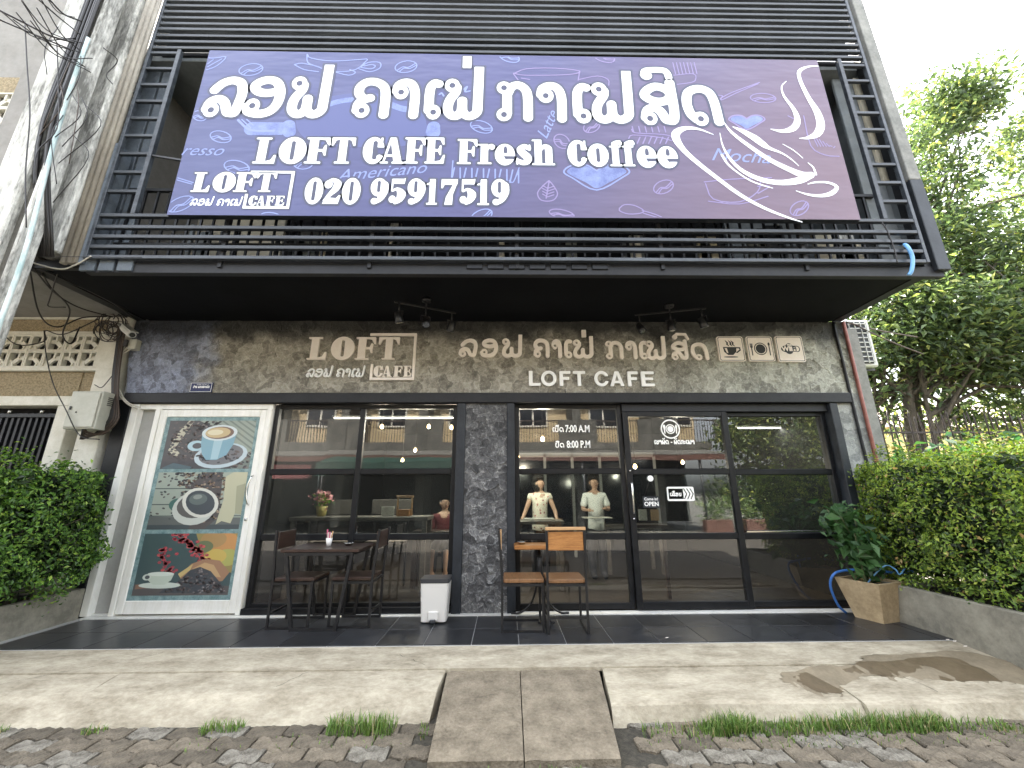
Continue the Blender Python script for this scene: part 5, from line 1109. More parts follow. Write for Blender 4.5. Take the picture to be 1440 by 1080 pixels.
# upper storey of the neighbour
MB().box(-12, -5.52, -1.36, .1, 3.71, 8.2).build('upper_wall', 'neighbour_wall', nb)
x_, z0_ = at(38, 222, -1.38); _, z1_ = at(38, 178, -1.38); _, z2_ = at(38, 135, -1.38); _, z3_ = at(38, 112, -1.38)
MB().bbox(-12, -5.3, -1.40, -1.362, z0_, z1_, .008).build('pebble_panel', 'pebbledash', nb); MB().bbox(-12, -5.3, -1.41, -1.362, z2_, z3_, .008).build('pebble_panel', 'pebbledash', nb)
MB().box(-12, -5.3, -1.37, -1.361, z1_, z2_).build('vent_back', 'dirty_concrete', nb)
for i in range(6):
    for j in range(2): inst('vent_block', vm[(i+j) % 2], nb, (-5.42-i*.226, -1.40, z1_+(z2_-z1_)*(.25+.5*j)), 0, (1, 1, (z2_-z1_)/2/.224))
# party wall piers between the two houses
MB().bbox(-4.70, -4.435, -1.47, -1.2, 3.62, 8.4, .015).build('pier', 'weathered_white', nb)
MB().box(-5.1, -4.701, -1.46, -1.2, 3.60, 8.4).build('pier', 'weathered_dark', nb)
MB().box(-5.515, -5.101, -1.44, -1.2, 3.60, 8.4).build('pier', 'neighbour_wall', nb)
for x, r_ in ((-4.40, .03), (-4.335, .032), (-4.275, .026)): MB().tube([(x, -1.40, 3.52), (x, -1.40, 8.4)], r_, 10).build('downpipe', 'drain_pipe', nb)
MB().box(-4.43, -4.385, -1.18, 0, 3.7, 8.4).build('party_wall', 'neighbour_wall', nb); MB().box(-4.384, -4.205, -1.15, -1.10, 6.5, 8.4).build('party_wall', 'neighbour_wall', nb)
for z in (5.0, 5.7, 6.4, 7.1): MB().bar((-4.38, -1.1, z), (-4.2, -1.1, z), .018).build('rod', 'block_white', nb)
MB().tube([(-4.72, -1.49, 3.5), (-4.72, -1.49, 8.4)], .016, 8).build('conduit', 'block_white', nb)
# concrete utility pole of H section
up = thing('utility_pole', 'stained grey white concrete utility pole carrying a cable bundle, top left', 'pole', (-4.65, -1.7, -.2))
MB().bbox(-4.87, -4.59, -1.76, -1.60, -.2, 9, .012).build('flange', 'weathered_white', up)
MB().box(-4.59, -4.47, -1.70, -1.64, -.2, 9).build('web', 'weathered_dark', up)
MB().bbox(-4.47, -4.425, -1.76, -1.60, -.2, 9, .01).build('flange', 'weathered_white', up)
pp = MB().tube(spline([(-4.28, -1.80, -.2), (-4.28, -1.80, 2.4), (-4.28, -1.80, 3.4), (-4.37, -1.79, 4.3), (-4.44, -1.78, 5.2), (-4.45, -1.78, 6.0)], 3), .018, 10).build('standpipe', 'pvc_blue_white'); tag(pp, 'pale blue green plastic standpipe strapped beside the utility pole', 'pipe')
# cables
def cable(name, pts, r, m, parent, k=6): return MB().tube(spline(pts, k), r, 6).build(name, m, parent)
tg = thing('cable_tangle', 'tangle of black cables hanging under the left overhang beside the white camera', 'cables', (-5.0, -.3, 3.3))
rr = random.Random(4)
def W(x, y, Y): p = at(x, y, Y); return (p[0], Y, p[1])
for pts, r_, m in [([W(40, 368, -1.4), W(55, 440, -.9), W(80, 460, -.4), W(115, 447, -.2), W(150, 445, -.1)], .008, 'cable'), ([W(48, 378, -1.3), W(75, 410, -.8), W(110, 432, -.5), W(158, 446, -.1)], .008, 'cable'),
                   ([W(60, 385, -1.2), W(72, 405, -.9), W(98, 435, -.5), W(88, 470, -.3), W(100, 483, -.2), W(112, 460, -.1)], .008, 'cable'), ([W(85, 372, -1.3), W(70, 420, -.8), W(69, 431, -.7), W(92, 432, -.7)], .006, 'cable'),
                   ([W(0, 466, -.3), W(25, 485, -.2), W(62, 480, -.1), W(64, 465, -.1), W(90, 470, -.1), W(140, 448, -.1)], .007, 'cable'), ([W(62, 465, -.2), W(65, 500, -.2), W(75, 540, -.2), W(92, 575, -.3), W(112, 612, -.3), W(140, 618, -.3)], .006, 'cable'),
                   ([W(45, 375, -1.2), W(110, 400, -.9), W(160, 425, -.5), W(190, 447, -.06)], .022, 'cable'), ([W(60, 372, -1.3), W(140, 408, -.7), W(186, 440, -.1)], .018, 'cable_brown'), ([W(62, 380, -1.25), W(130, 413, -.7), W(178, 446, -.1)], .012, 'cable'),
                   ([W(0, 15, -2.2), W(30, 30, -2.1), W(70, 50, -2.0), W(105, 60, -1.9)], .009, 'cable'), ([W(0, 28, -2.3), W(40, 45, -2.1), W(105, 72, -1.9)], .007, 'cable'), ([W(70, 0, -2.2), W(90, 20, -2.0), W(115, 30, -1.9)], .008, 'cable'), ([W(55, 0, -2.2), W(80, 22, -2.0), W(112, 48, -1.9)], .007, 'cable'),
                   ([W(35, 30, -2.1), W(38, 90, -2.1), W(42, 160, -2.1), W(36, 240, -2.1), W(37, 320, -2.1)], .005, 'cable'), ([W(80, 60, -1.9), W(82, 120, -1.9), W(80, 180, -1.9), W(52, 215, -1.9), W(48, 260, -1.9)], .005, 'cable'),
                   ([W(145, 67, -1.7), W(165, 85, -1.6), W(150, 105, -1.6), W(158, 118, -1.6)], .005, 'cable'), ([W(190, 110, -1.4), W(192, 128, -1.4), W(180, 132, -1.4)], .005, 'cable'),
                   ([W(20, 362, -1.5), W(80, 378, -1.4), W(105, 373, -1.42), W(128, 360, -1.44)], .007, 'cable_white'), ([W(0, 360, -1.6), W(200, 362, -1.46)], .003, 'cable')]:
    cable('cable', pts, r_, m, tg)
for i in range(7):      # vertical bundle on the pole
    x = -4.60+i*.024; cable('cable', [(x+.12, -1.55, 3.5), (x+.02+rr.uniform(-.02, .02), -1.76-.01*(i % 3), 4.6), (x+rr.uniform(-.03, .03), -1.78, 6), (x-.02, -1.78, 9)], .011+.004*(i % 2), 'cable', tg, 4)
for i in range(16):     # coils by the camera
    a0 = rr.uniform(0, 6); cx, cy = 158+rr.uniform(-9, 12), 455+rr.uniform(-6, 12); R1, R2 = rr.uniform(8, 22), rr.uniform(6, 16)
    cable('cable', [W(cx+R1*math.cos(a0+t_), cy+R2*math.sin(a0+t_)+t_*.5, -.10-.02*rr.random()) for t_ in np.linspace(0, rr.uniform(3.5, 7), 9)], rr.choice([.004, .006]), rr.choice(['cable', 'cable', 'cable_brown']), tg, 3)
for i in range(9):      # bundle running down past the cabinet
    dx = rr.uniform(-5, 5); c = rr.choice(['cable', 'cable_brown', 'cable_brown', 'cable'])
    cable('cable', [W(172+dx, 462, -.1), W(168+dx, 490, -.1), W(163+dx, 530, -.13), W(162+dx, 565, -.12), W(160+dx*1.5, 590, -.14), W(140+dx*1.5, 610, -.14), W(120+dx, 612-dx, -.2), W(118+dx*.3, 603, -.25)], rr.choice([.007, .009, .011]), c, tg, 4)
cable('cable', [W(186, 490, -.06), W(172, 500, -.06), W(163, 525, -.06), W(170, 552, -.06), W(180, 566, -.07), W(197, 573, -.07)], .009, 'cable_white', tg)
cable('cable', [W(180, 487, -.07), W(166, 505, -.07), W(160, 530, -.07), W(166, 552, -.07), W(178, 567, -.08), W(193, 575, -.08)], .008, 'cable_white', tg)
cable('cable', [W(133, 541, -.1), W(142, 545, -.1), W(150, 538, -.1), W(168, 515, -.1)], .005, 'cable', tg)
for i in range(9):      # slack service wires crossing the upper left corner
    x0_, y0_, x1_, y1_ = rr.uniform(-20, 60), rr.uniform(-30, 60), rr.uniform(100, 135), rr.uniform(20, 110); cable('cable', [W(x0_, y0_, -2.4), W((x0_+x1_)/2, (y0_+y1_)/2+rr.uniform(8, 25), -2.0), W(x1_, y1_, -1.78)], .005, 'cable', tg, 5)
for i in range(10):
    x0_ = rr.uniform(75, 120); y0_ = rr.uniform(20, 200); cable('cable', [W(x0_, y0_, -1.8), W(x0_+rr.uniform(-20, 25), y0_+30, -1.85), W(x0_-rr.uniform(5, 40), y0_+rr.uniform(60, 120), -1.8)], .004, rr.choice(['cable', 'cable_brown']), tg, 5)
t_ = thing('meter_cabinet', 'beige metal electricity cabinet with side vents on the white pilaster', 'cabinet', (-4.98, -.2, 2.05))
MB().bbox(-5.17, -4.80, -.27, -.05, 2.045, 2.50, .008).build('case', 'cabinet', t_); MB().bbox(-5.15, -4.82, -.285, -.272, 2.065, 2.48, .005).build('door', 'cabinet', t_)
MB().bbox(-5.125, -5.105, -.30, -.286, 2.27, 2.31, .003).build('latch', 'dark_steel', t_); MB().lathe((-5.04, -.288, 2.24), [(0, -.008), (.008, -.008), (.008, .008), (0, .008)], 8).build('keyhole', 'dark_steel', t_)
for i in range(5): MB().bbox(-4.798, -4.79, -.20, -.10, 2.34+i*.022, 2.35+i*.022, .002).build('vent_slot', 'dark_steel', t_)
MB().tube([(-4.98, -.2, 2.045), (-4.98, -.2, 1.93)], .018).build('conduit', 'cable', t_)
# security camera and socket
t_ = thing('security_camera', 'white bullet security camera under the overhang corner', 'camera', (-4.95, -.05, 3.35))
MB().tube([W(170, 446, -.02), W(180, 460, -.06), W(184, 466, -.1)], .013).build('bracket', 'ac_white', t_)
a_, b_ = Vector(W(170, 458, -.02)), Vector(W(186, 471, -.24)); MB().tube([a_, a_.lerp(b_, .15), a_.lerp(b_, .9), b_], [.03, .042, .046, .04], 14).build('housing', 'ac_white', t_)
d_ = (b_-a_).normalized(); MB().tube([b_+d_*.001, b_+d_*.006], .03, 14).build('lens', 'icon_dark', t_)
MB().bar(a_.lerp(b_, .2)+Vector((0, 0, .052)), b_+d_*.05+Vector((0, 0, .052)), .085, .008).build('sunshade', 'ac_white', t_)
X0, X1, Z0, Z1 = gbox(183, 194, 478, 492, -.06); t_ = thing('power_socket', 'small cream outdoor socket box with a black plug below the camera', 'socket', ((X0+X1)/2, -.03, (Z0+Z1)/2))
MB().bbox(X0, X1, -.09, -.012, Z0, Z1, .006).build('box', 'cabinet', t_); MB().bbox(X0-.04, X0+.01, -.12, -.091, Z0+.03, Z1-.02, .006).build('plug', 'cable', t_)

# ------------------------------------------------------------------ spotlights under the soffit
def track(name, label, p0, p1, lamps, cz=3.42, small=False):
    x0, y0 = p0; x1, y1 = p1; t_ = thing(name, label, 'spotlight', ((x0+x1)/2, (y0+y1)/2, 3.53), 'ceiling spotlight bars')
    mx, my = (x0+x1)/2, (y0+y1)/2
    MB().bar((x0, y0, cz), (x1, y1, cz), .022, .016).build('bar', 'dark_steel', t_)
    MB().tube([(mx, my, cz), (mx, my, 3.53)], .008).build('stem', 'dark_steel', t_); MB().lathe((mx, my, 3.50), [(.0, 0), (.055, 0), (.055, .03), (0, .03)], 14).build('ceiling_rose', 'dark_steel', t_)
    for u, az, tilt in lamps:
        bx_, by_ = x0+(x1-x0)*u, y0+(y1-y0)*u; MB().tube([(bx_, by_, cz), (bx_, by_, cz-.11)], .008).build('stem', 'dark_steel', t_)
        p = Vector((bx_, by_, cz-.17)); d = Vector((math.sin(az)*math.sin(tilt), math.cos(az)*math.sin(tilt), -math.cos(tilt)))
        s_ = d.cross(Vector((0, 0, 1))).normalized() if tilt > .05 else Vector((1, 0, 0))
        lp = MB().tube([p-d*.055, p-d*.05, p+d*.06, p+d*.075], [.02, .038, .052, .05], 14, cap=True).build('lamp_head', 'dark_steel', t_)
        MB().tube([p+d*.0755, p+d*.077], .038, 12).build('reflector', 'chrome', lp)
        yk = MB()
        for sg in (-1, 1): yk.bar(Vector((bx_, by_, cz-.11))+s_*sg*.055, p+s_*sg*.055, .006, .014)
        yk.bar(Vector((bx_, by_, cz-.11))-s_*.058, Vector((bx_, by_, cz-.11))+s_*.058, .014, .006); yk.build('yoke', 'dark_steel', t_)
track('spotlight_bar', 'black three lamp spotlight bar above the LOFT logo sign', (-1.27, -.80), (-.60, -.50), [(.08, .4, .35), (.5, 2.6, .5), (.93, -.6, .5)])
track('spotlight_bar', 'black three lamp spotlight bar above the Lao lettering, right side', (1.62, -.42), (2.42, -.62), [(.06, 2.7, .5), (.5, .2, .2), (.93, 1, .3)], 3.44)

# ------------------------------------------------------------------ furniture on the porch
def chair(name, label, loc, rz, wood, back='wood_dark', group='chairs on the porch', bs=.93, cap=None):
    """metal frame chair, local: sits facing +Y, back at y=0"""
    t_ = thing(name, label, 'chair', (0, 0, 0), group); W2 = .19; D = .40; SH = .45
    for s in (-1, 1):
        x = s*W2; f = MB(); tilt = -.035
        f.bar((x, 0, .0), (x, 0, SH+.0), .022); f.bar((x, .0, SH), (x, tilt, bs), .022); f.build('rear_leg', 'dark_steel', t_)
        MB().bar((x, D, .0), (x, D, SH-.012), .022).build('front_leg', 'dark_steel', t_)
        MB().bar((x, .012, .011), (x, D-.012, .011), .0215).build('runner', 'dark_steel', t_)
        MB().bar((x, .012, SH-.03), (x, D-.012, SH-.03), .0215).build('side_rail', 'dark_steel', t_)
    for y, z in ((D, SH-.0255), (0, SH-.0255), (0, .14)): MB().bar((-W2+.012, y, z), (W2-.012, y, z), .02).build('cross_rail', 'dark_steel', t_)
    MB().bbox(-W2-.005, W2+.005, .013, D+.015, SH-.012, SH+.022, .006).build('seat', wood, t_)
    b = MB(); b.bbox(-W2+.012, W2-.012, -.028, -.008, bs-.19, bs-.015, .004); b.build('backrest', back, t_)
    if cap: MB().bbox(-W2-.012, W2+.012, -.05, -.022, bs+.001, bs+.032, .004).build('top_rail', cap, t_)
    t_.location = loc; t_.rotation_euler = (0, 0, rz); return t_
chair('chair', 'dark wood and metal chair left of the dark table, facing right', (-2.37, -.29, 0), -math.pi/2, 'wood_dark')
chair('chair', 'dark wood and metal chair right of the dark table, facing left', (-1.37, -.27, 0), math.pi/2, 'wood_dark')
chair('chair', 'orange wood chair with its back to the road in front of window', (.605, -.70, 0), 0, 'wood_brown', 'wood_orange', bs=.935, cap='wood_edge')
chair('chair', 'brown wood chair beside the plaster pillar, facing right', (-.03, -.46, 0), -math.pi/2, 'wood_brown', 'wood_edge', bs=.93)
t_ = thing('dining_table', 'black table with slanted metal frame legs in front of left window', 'table', (-1.9, -.28, 0))
MB().bbox(-2.30, -1.50, -.56, .0, .722, .752, .004).build('tabletop', 'wood_dark', t_)
for y in (-.54, -.03):
    f = MB(); f.bar((-2.25, y, .705), (-1.56, y, .705), .03); f.bar((-2.235, y, .69), (-2.10, y, .02), .03); f.bar((-1.575, y, .69), (-1.67, y, .02), .03); f.bar((-2.115, y, .015), (-1.655, y, .015), .028); f.build('leg_frame', 'dark_steel', t_)
for x in (-2.25, -1.56): MB().bar((x, -.525, .705), (x, -.045, .705), .026).build('side_rail', 'dark_steel', t_)
t_ = thing('bistro_table', 'small orange wood table on curved black pedestal feet', 'table', (.37, -.10, 0))
MB().bbox(.10, .66, -.29, .01, .70, .745, .006).build('tabletop', 'wood_orange', t_)
px, py = .385, -.13
MB().tube([(px, py, .25), (px, py, .70)], .018).build('pedestal', 'dark_steel', t_)
for sx, sy in ((1, .25), (-1, .25), (-.12, -1), (.35, -1)):
    MB().tube(spline([(px+.02*sx, py+.0*sy, .62), (px+.03*sx, py+.02*sy, .35), (px+.10*sx, py+.10*sy, .13), (px+.22*sx, py+.22*sy, .03), (px+.32*sx, py+.28*sy, .02)], 5), .012).build('foot', 'dark_steel', t_)
for x in (.16, .6): MB().bar((x, -.26, .69), (x, -.01, .69), .02).build('support_bar', 'dark_steel', t_)
def ashtray(label, x, y, z):
    t_ = MB().lathe((x, y, z), [(.0, .002), (.036, .002), (.048, .03), (.052, .03), (.050, .026), (.038, .012), (0, .012)], 20).build('ashtray', 'chrome'); tag(t_, label, 'ashtray')
ashtray('round metal ashtray on the black table beside the cutlery cup', -1.72, -.25, .752); ashtray('round metal ashtray on the small orange wooden table', .185, -.18, .745)
t_ = thing('cutlery_cup', 'white cup holding wrapped cutlery on the black table', 'cup', (-1.92, -.30, .752))
MB().lathe((-1.92, -.30, .752), [(.0, .001), (.026, .001), (.034, .085), (.031, .085), (.024, .01), (0, .01)], 18).build('cup', 'ceramic', t_)
rr = random.Random(8)
for i in range(7):
    a_ = rr.uniform(0, 6.28); c = rr.choice(['paper', 'pink_flower', 'wood_edge', 'letter_cream']); MB().bar((-1.92+.012*math.cos(a_), -.30+.012*math.sin(a_), .76), (-1.92+.03*math.cos(a_), -.30+.03*math.sin(a_), .88+rr.random()*.05), .012, .005).build('cutlery', c, t_)
# pedal bin
t_ = thing('pedal_bin', 'white plastic pedal bin with dark grey lid against the pillar', 'bin', (-.745, -.22, 0))
def taper(x0, x1, y0, y1, z0, z1, f):
    m = MB(); cx, cy = (x0+x1)/2, (y0+y1)/2; c = .03
    def rg(k, z):
        out = []
        for sx, sy in ((-1, -1), (1, -1), (1, 1), (-1, 1)):
            X, Y = cx+sx*(x1-x0)/2*k, cy+sy*(y1-y0)/2*k
            for a in range(5):
                base = {(-1, -1): math.pi, (1, -1): 1.5*math.pi, (1, 1): 0, (-1, 1): .5*math.pi}[(sx, sy)]+a*math.pi/8; out.append((X-sx*c+c*math.cos(base), Y-sy*c+c*math.sin(base), z))
        return out
    L_ = [rg(f, z0), rg((f+1)/2, (z0+z1)/2), rg(1, z1)]; n = 20; m.add([p for r_ in L_ for p in r_], [(i*n+k, i*n+(k+1) % n, (i+1)*n+(k+1) % n, (i+1)*n+k) for i in range(2) for k in range(n)]+[tuple(range(n-1, -1, -1)), tuple(range(2*n, 3*n))]); return m
taper(-.895, -.595, -.36, -.10, .018, .385, .88).build('body', 'bin_white', t_); taper(-.90, -.59, -.365, -.095, .386, .425, .985).build('lid', 'bin_grey', t_)
MB().bbox(-.80, -.69, -.368, -.345, .03, .12, .008).build('pedal_recess', 'bin_white', t_); MB().bbox(-.775, -.715, -.40, -.369, .02, .05, .006).build('pedal', 'bin_grey', t_)
MB().tube(spline([(-.895, -.2, .36), (-.905, -.22, .30), (-.90, -.3, .28)], 3), .006).build('handle', 'bin_grey', t_)

# ------------------------------------------------------------------ planters, hedges, pot
def planter(name, label, xs, y0, y1, z1, th=.06, m='concrete_grey', inner=None):
    x0, x1 = xs; t_ = thing(name, label, 'planter', ((x0+x1)/2, (y0+y1)/2, 0))
    MB().bbox(x0, x1, y0, y0+th, -.08, z1, .008).build('wall', m, t_); MB().bbox(x0, x1, y1-th, y1, -.08, z1, .008).build('wall', m, t_)
    MB().bbox(x0, x0+th, y0+th, y1-th, -.08, z1, .008).build('wall', m, t_); MB().bbox(x1-th, x1, y0+th, y1-th, -.08, z1, .008).build('wall', m, t_)
    MB().box(x0+th, x1-th, y0+th, y1-th, -.05, z1-.05).build('soil', 'pot_soil', t_)
planter('planter', 'long grey concrete planter under the left hedge', (-7.2, -4.66), -2.1, -.02, .30, .07, 'planter_grey')
planter('planter', 'stained grey concrete planter under the right hedge', (4.07, 6.6), -2.3, -.30, .36, .07, 'planter_grey')
MB().bbox(4.05, 4.9, -.295, -.02, -.05, .33, .01).build('planter_block', 'concrete_grey'); tag(bpy.data.objects['planter_block'], 'short dark concrete block behind the terracotta pot', 'planter')
def hedge(name, label, box, n, size, cols, weights, seed, stems=30, sag=.12):
    """clipped hedge: leaves in the outer layer of a lumpy box"""
    global rng; rng = np.random.default_rng(seed); (x0, x1), (y0, y1), (z0, z1) = box; c = np.array([(x0+x1)/2, (y0+y1)/2, (z0+z1)/2]); h = np.array([x1-x0, y1-y0, z1-z0])/2
    t_ = thing(name, label, 'hedge', (float(c[0]), float(c[1]), z0-.1))
    U = rng.uniform(-1, 1, (n, 3)); f = rng.integers(0, 6, n); ax = f//2; U[np.arange(n), ax] = np.where(f % 2, 1, -1)
    keep = ~((f == 4) & (rng.random(n) < .6)); U, f, ax = U[keep], f[keep], ax[keep]; n = len(U)
    N = np.zeros((n, 3)); N[np.arange(n), ax] = np.sign(U[np.arange(n), ax]); R_ = (np.abs(U)**5).sum(1)**.2; U = U/R_[:, None]
    dep = np.abs(rng.normal(0, .07, n)); P = c+U*h
    lump = .05*np.sin(P[:, 0]*17+P[:, 2]*15+P[:, 1]*12)*np.sin(P[:, 2]*9-P[:, 1]*8)+.07*np.sin(P[:, 0]*5.1+P[:, 2]*3.3+seed)+.06*np.sin(P[:, 1]*6.3-P[:, 2]*4.7)+.045*np.sin(P[:, 0]*11+P[:, 1]*9+P[:, 2]*13)+.03*np.sin(P[:, 2]*23+P[:, 0]*19)
    P = P+N*(lump-dep+np.where(rng.random(n) < .07, rng.random(n)**2*.17, 0))[:, None]
    low = P[:, 2] < z0+.2; P[low, 2] -= sag*rng.random(low.sum())*np.abs(np.sin(P[low, 0]*4+P[low, 1]*5)); N = N+(0, 0, .45)
    leaves('foliage', P, N, size, leafm, t_, cols, weights, .52)
    m = MB(); r = random.Random(seed)
    for i in range(stems):
        x, y = r.uniform(x0+.45, x1-.45), r.uniform(y0+.25, y1-.35); m.tube([(x, y, z0-.15), (x+r.uniform(-.05, .05), y+r.uniform(-.05, .05), z0+.2), (x+r.uniform(-.2, .2), y+r.uniform(-.15, .15), z1-.15)], [.014, .011, .005], 5)
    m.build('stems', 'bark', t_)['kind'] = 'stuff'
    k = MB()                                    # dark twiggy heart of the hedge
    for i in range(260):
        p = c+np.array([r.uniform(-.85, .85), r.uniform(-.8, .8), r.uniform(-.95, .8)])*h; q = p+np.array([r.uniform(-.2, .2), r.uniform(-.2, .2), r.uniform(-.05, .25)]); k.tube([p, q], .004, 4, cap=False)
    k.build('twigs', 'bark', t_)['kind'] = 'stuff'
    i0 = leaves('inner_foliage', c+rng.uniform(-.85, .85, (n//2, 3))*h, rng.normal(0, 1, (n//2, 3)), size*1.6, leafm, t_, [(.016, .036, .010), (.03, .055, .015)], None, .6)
    return t_
GL = [(.065, .14, .028), (.115, .235, .042), (.20, .34, .06), (.028, .068, .016), (.33, .47, .09)]
GR = [(.10, .17, .032), (.19, .29, .05), (.30, .41, .07), (.04, .08, .02), (.40, .46, .10), (.42, .30, .12)]
hedge('hedge', 'dark green clipped hedge in the planter at the left edge', ((-6.4, -4.33), (-1.25, -.12), (.40, 1.62)), 21000, .042, GL, [.3, .3, .18, .17, .05], 11)
hedge('hedge', 'yellow green clipped hedge overhanging the right planter', ((4.06, 6.5), (-1.80, .05), (.34, 1.70)), 34000, .040, GR, [.27, .30, .2, .12, .09, .02], 12, sag=.24)
# square tapered pot with young plant
t_ = thing('potted_plant', 'leafy young shrub in a square tapered terracotta pot by the window', 'plant', (3.93, -.36, 0))
m = MB(); V8 = []
ca, sa = math.cos(.30), math.sin(.30)
for hw, z in ((.135, .0), (.215, .385), (.19, .385), (.185, .33)):
    for sx, sy in ((-1, -1), (1, -1), (1, 1), (-1, 1)): V8.append((3.93+ca*sx*hw-sa*sy*hw, -.33+sa*sx*hw+ca*sy*hw, z))
m.add(V8, [(0, 3, 2, 1)]+[(i*4+k, i*4+(k+1) % 4, i*4+4+(k+1) % 4, i*4+4+k) for i in range(3) for k in range(4)]); pot = m.build('pot', 'terracotta', t_)
m = MB(); m.add([V8[i] for i in (12, 13, 14, 15)], [(0, 1, 2, 3)]); m.build('soil', 'pot_soil', pot)
r = random.Random(2); st_ = MB(); tips = []
for i in range(9):
    x, y = 3.88+r.uniform(-.07, .1), -.33+r.uniform(-.08, .08); tx, ty, tz = x+r.uniform(-.34, .24), y+r.uniform(-.22, .2), r.uniform(.75, 1.12); P = spline([(x, y, .32), (x+(tx-x)*.3, y+(ty-y)*.3, .32+(tz-.32)*.5), (tx, ty, tz)], 4); st_.tube(P, .008, 5); tips += [P[j] for j in range(3, len(P))]*3
st_.build('stems', 'stem_green', t_); rng = np.random.default_rng(5); T = np.array([tips[r.randrange(len(tips))] for _ in range(420)])+rng.normal(0, .085, (420, 3))
leaves('foliage', T, np.array([0, -.5, .8])+rng.normal(0, .25, (420, 3)), .125, leafm, t_, [(.035, .09, .03), (.055, .13, .04), (.09, .19, .065)], None, .55)
hz = MB().tube(spline([W(1190, 862, -.12), W(1178, 850, -.15), W(1168, 825, -.2), W(1172, 808, -.25), W(1190, 802, -.25), W(1225, 801, -.3), W(1262, 806, -.32), W(1285, 803, -.3)], 6), .013, 10).build('garden_hose', 'hose_blue'); tag(hz, 'blue garden hose looping behind the terracotta pot', 'hose')
hz = MB().tube(spline([W(1200, 845, -.25), W(1240, 798, -.52), W(1258, 800, -.56), W(1265, 808, -.55), W(1272, 800, -.5)], 5), .007, 8).build('garden_hose', 'hose_pale'); tag(hz, 'thin pale blue tube lying on the pot rim', 'hose')
hz = MB().tube(spline([W(1265, 343, -1.3), W(1275, 346, -1.46), W(1283, 362, -1.47), W(1282, 380, -1.46), W(1278, 387, -1.44)], 6), .018, 10).build('drain_hose', 'hose_pale'); tag(hz, 'short pale blue hose hanging from the slats at right', 'hose')
cable('hanging_cable', [W(1240, 313, -1.45), W(1248, 325, -1.46), W(1258, 352, -1.46), W(1262, 370, -1.46)], .006, 'cable', None); tag(bpy.data.objects['hanging_cable'], 'thin dark wire hanging down the right end of slats', 'wire')

# ------------------------------------------------------------------ right side: pipe, air conditioner, fence, house, tree
pz = MB().tube([(4.60, -.03, .0), (4.60, -.03, 3.53)], .022, 8).build('rusty_pipe', 'rust_pipe'); tag(pz, 'thin rusty red pipe running up the right wall corner', 'pipe')
cable('wall_cable', [(4.47, -.02, 3.53), (4.475, -.02, 2.6), (4.48, -.02, 1.8), (4.5, -.02, .6)], .018, 'charcoal', None); tag(bpy.data.objects['wall_cable'], 'dark cable fixed on the light plaster at right', 'cable')
MB().box(4.601, 4.9, .12, .3, 0, 3.5).build('wall_return', 'concrete_grey', cafe)
t_ = thing('air_conditioner', 'white outdoor air conditioner with black grille on the right side wall', 'air conditioner', (5.3, .7, 3.0))
MB().bbox(4.95, 5.33, .35, 1.15, 3.02, 3.74, .02).build('casing', 'ac_white', t_); MB().bbox(4.98, 5.25, .335, .349, 3.06, 3.70, .004).build('grille_back', 'icon_dark', t_)
for i in range(9): MB().bbox(4.98, 5.25, .32, .334, 3.08+i*.072, 3.095+i*.072, .003).build('grille_bar', 'ac_white', t_)
for i in range(4): MB().bbox(4.985+i*.085, 4.995+i*.085, .31, .3195, 3.06, 3.70, .002).build('grille_bar', 'ac_white', t_)
for y in (.45, 1.05): MB().bar((4.6, y, 3.0), (5.33, y, 3.0), .03).build('bracket', 'dark_steel', t_)
for i, (a_, b_) in enumerate((((1190, 453), (1290, 474)), ((1205, 458), (1298, 498)))):
    o = MB().tube(spline([W(*a_, .2), W((a_[0]+b_[0])/2, (a_[1]+b_[1])/2+2, .6), W(*b_, 1.0)], 4), .010, 6).build('overhead_wire', 'cable_brown'); tag(o, ['upper brown wire slanting from the cafe corner into the tree', 'lower brown wire slanting from the cafe corner into the tree'][i], 'wire')
fence = thing('iron_fence', 'dark iron bar fence behind the right hedge with pale house beyond', 'fence', (8, 2.2, 0))
MB().bar((4.9, 2.2, 2.35), (13, 2.2, 2.35), .03).build('rail', 'iron', fence); MB().bar((4.9, 2.2, 1.15), (13, 2.2, 1.15), .03).build('rail', 'iron', fence)
MB().bbox(4.9, 13, 2.1, 2.3, 0, 1.05, .02).build('plinth', 'dirty_concrete', fence)
bm_ = MB().tube([(0, 0, -1.6), (0, 0, 1.05), (0, 0, 1.12)], [.013, .013, .002], 6).mesh('bar'); bm_.materials.append(MATS['iron'])
for i in range(62): o = inst('bar', bm_, fence, (4.95+i*.13, 2.2, 1.6+.06*math.sin(i*2.1))); o.rotation_euler.y = .03*math.sin(i*1.7); o.rotation_euler.x = .02*math.cos(i*2.3)
hs = thing('yellow_house', 'yellow walled house with a pale pink roof beyond the iron fence', 'house', (15, 9.5, 0))
MB().box(11, 22, 9, 14, 0, 3.6).build('wall', 'yellow_wall', hs); MB().prism([(8.6, 3.5), (11.5, 5.0), (14.4, 3.5), (11.5, 4.7)], 'x', 10.6, 22.4).build('roof', 'pink_roof', hs, fix=True)
for x in (12, 14.5, 17): MB().bbox(x, x+1, 8.96, 9.02, 1.2, 2.5, .01).build('window', 'dark_inside', hs)
t_ = thing('garden_wall', 'low cream garden wall behind the iron fence', 'wall', (9, 5.5, 0)); MB().bbox(5.2, 16, 5.4, 5.6, 0, 1.9, .02).build('wall', 'cream_wall', t_)
lp = thing('street_lamp', 'thin grey street lamp post among the leaves, far right', 'street lamp', (14.2, 5, 0))
X, Z = at(1418, 312, 5.0); MB().tube([(X, 5, 0), (X, 5, Z)], .04, 8).build('post', 'concrete_grey', lp); MB().bar((X, 5, Z), (X+.5, 4.8, Z+.1), .06).build('arm', 'concrete_grey', lp)
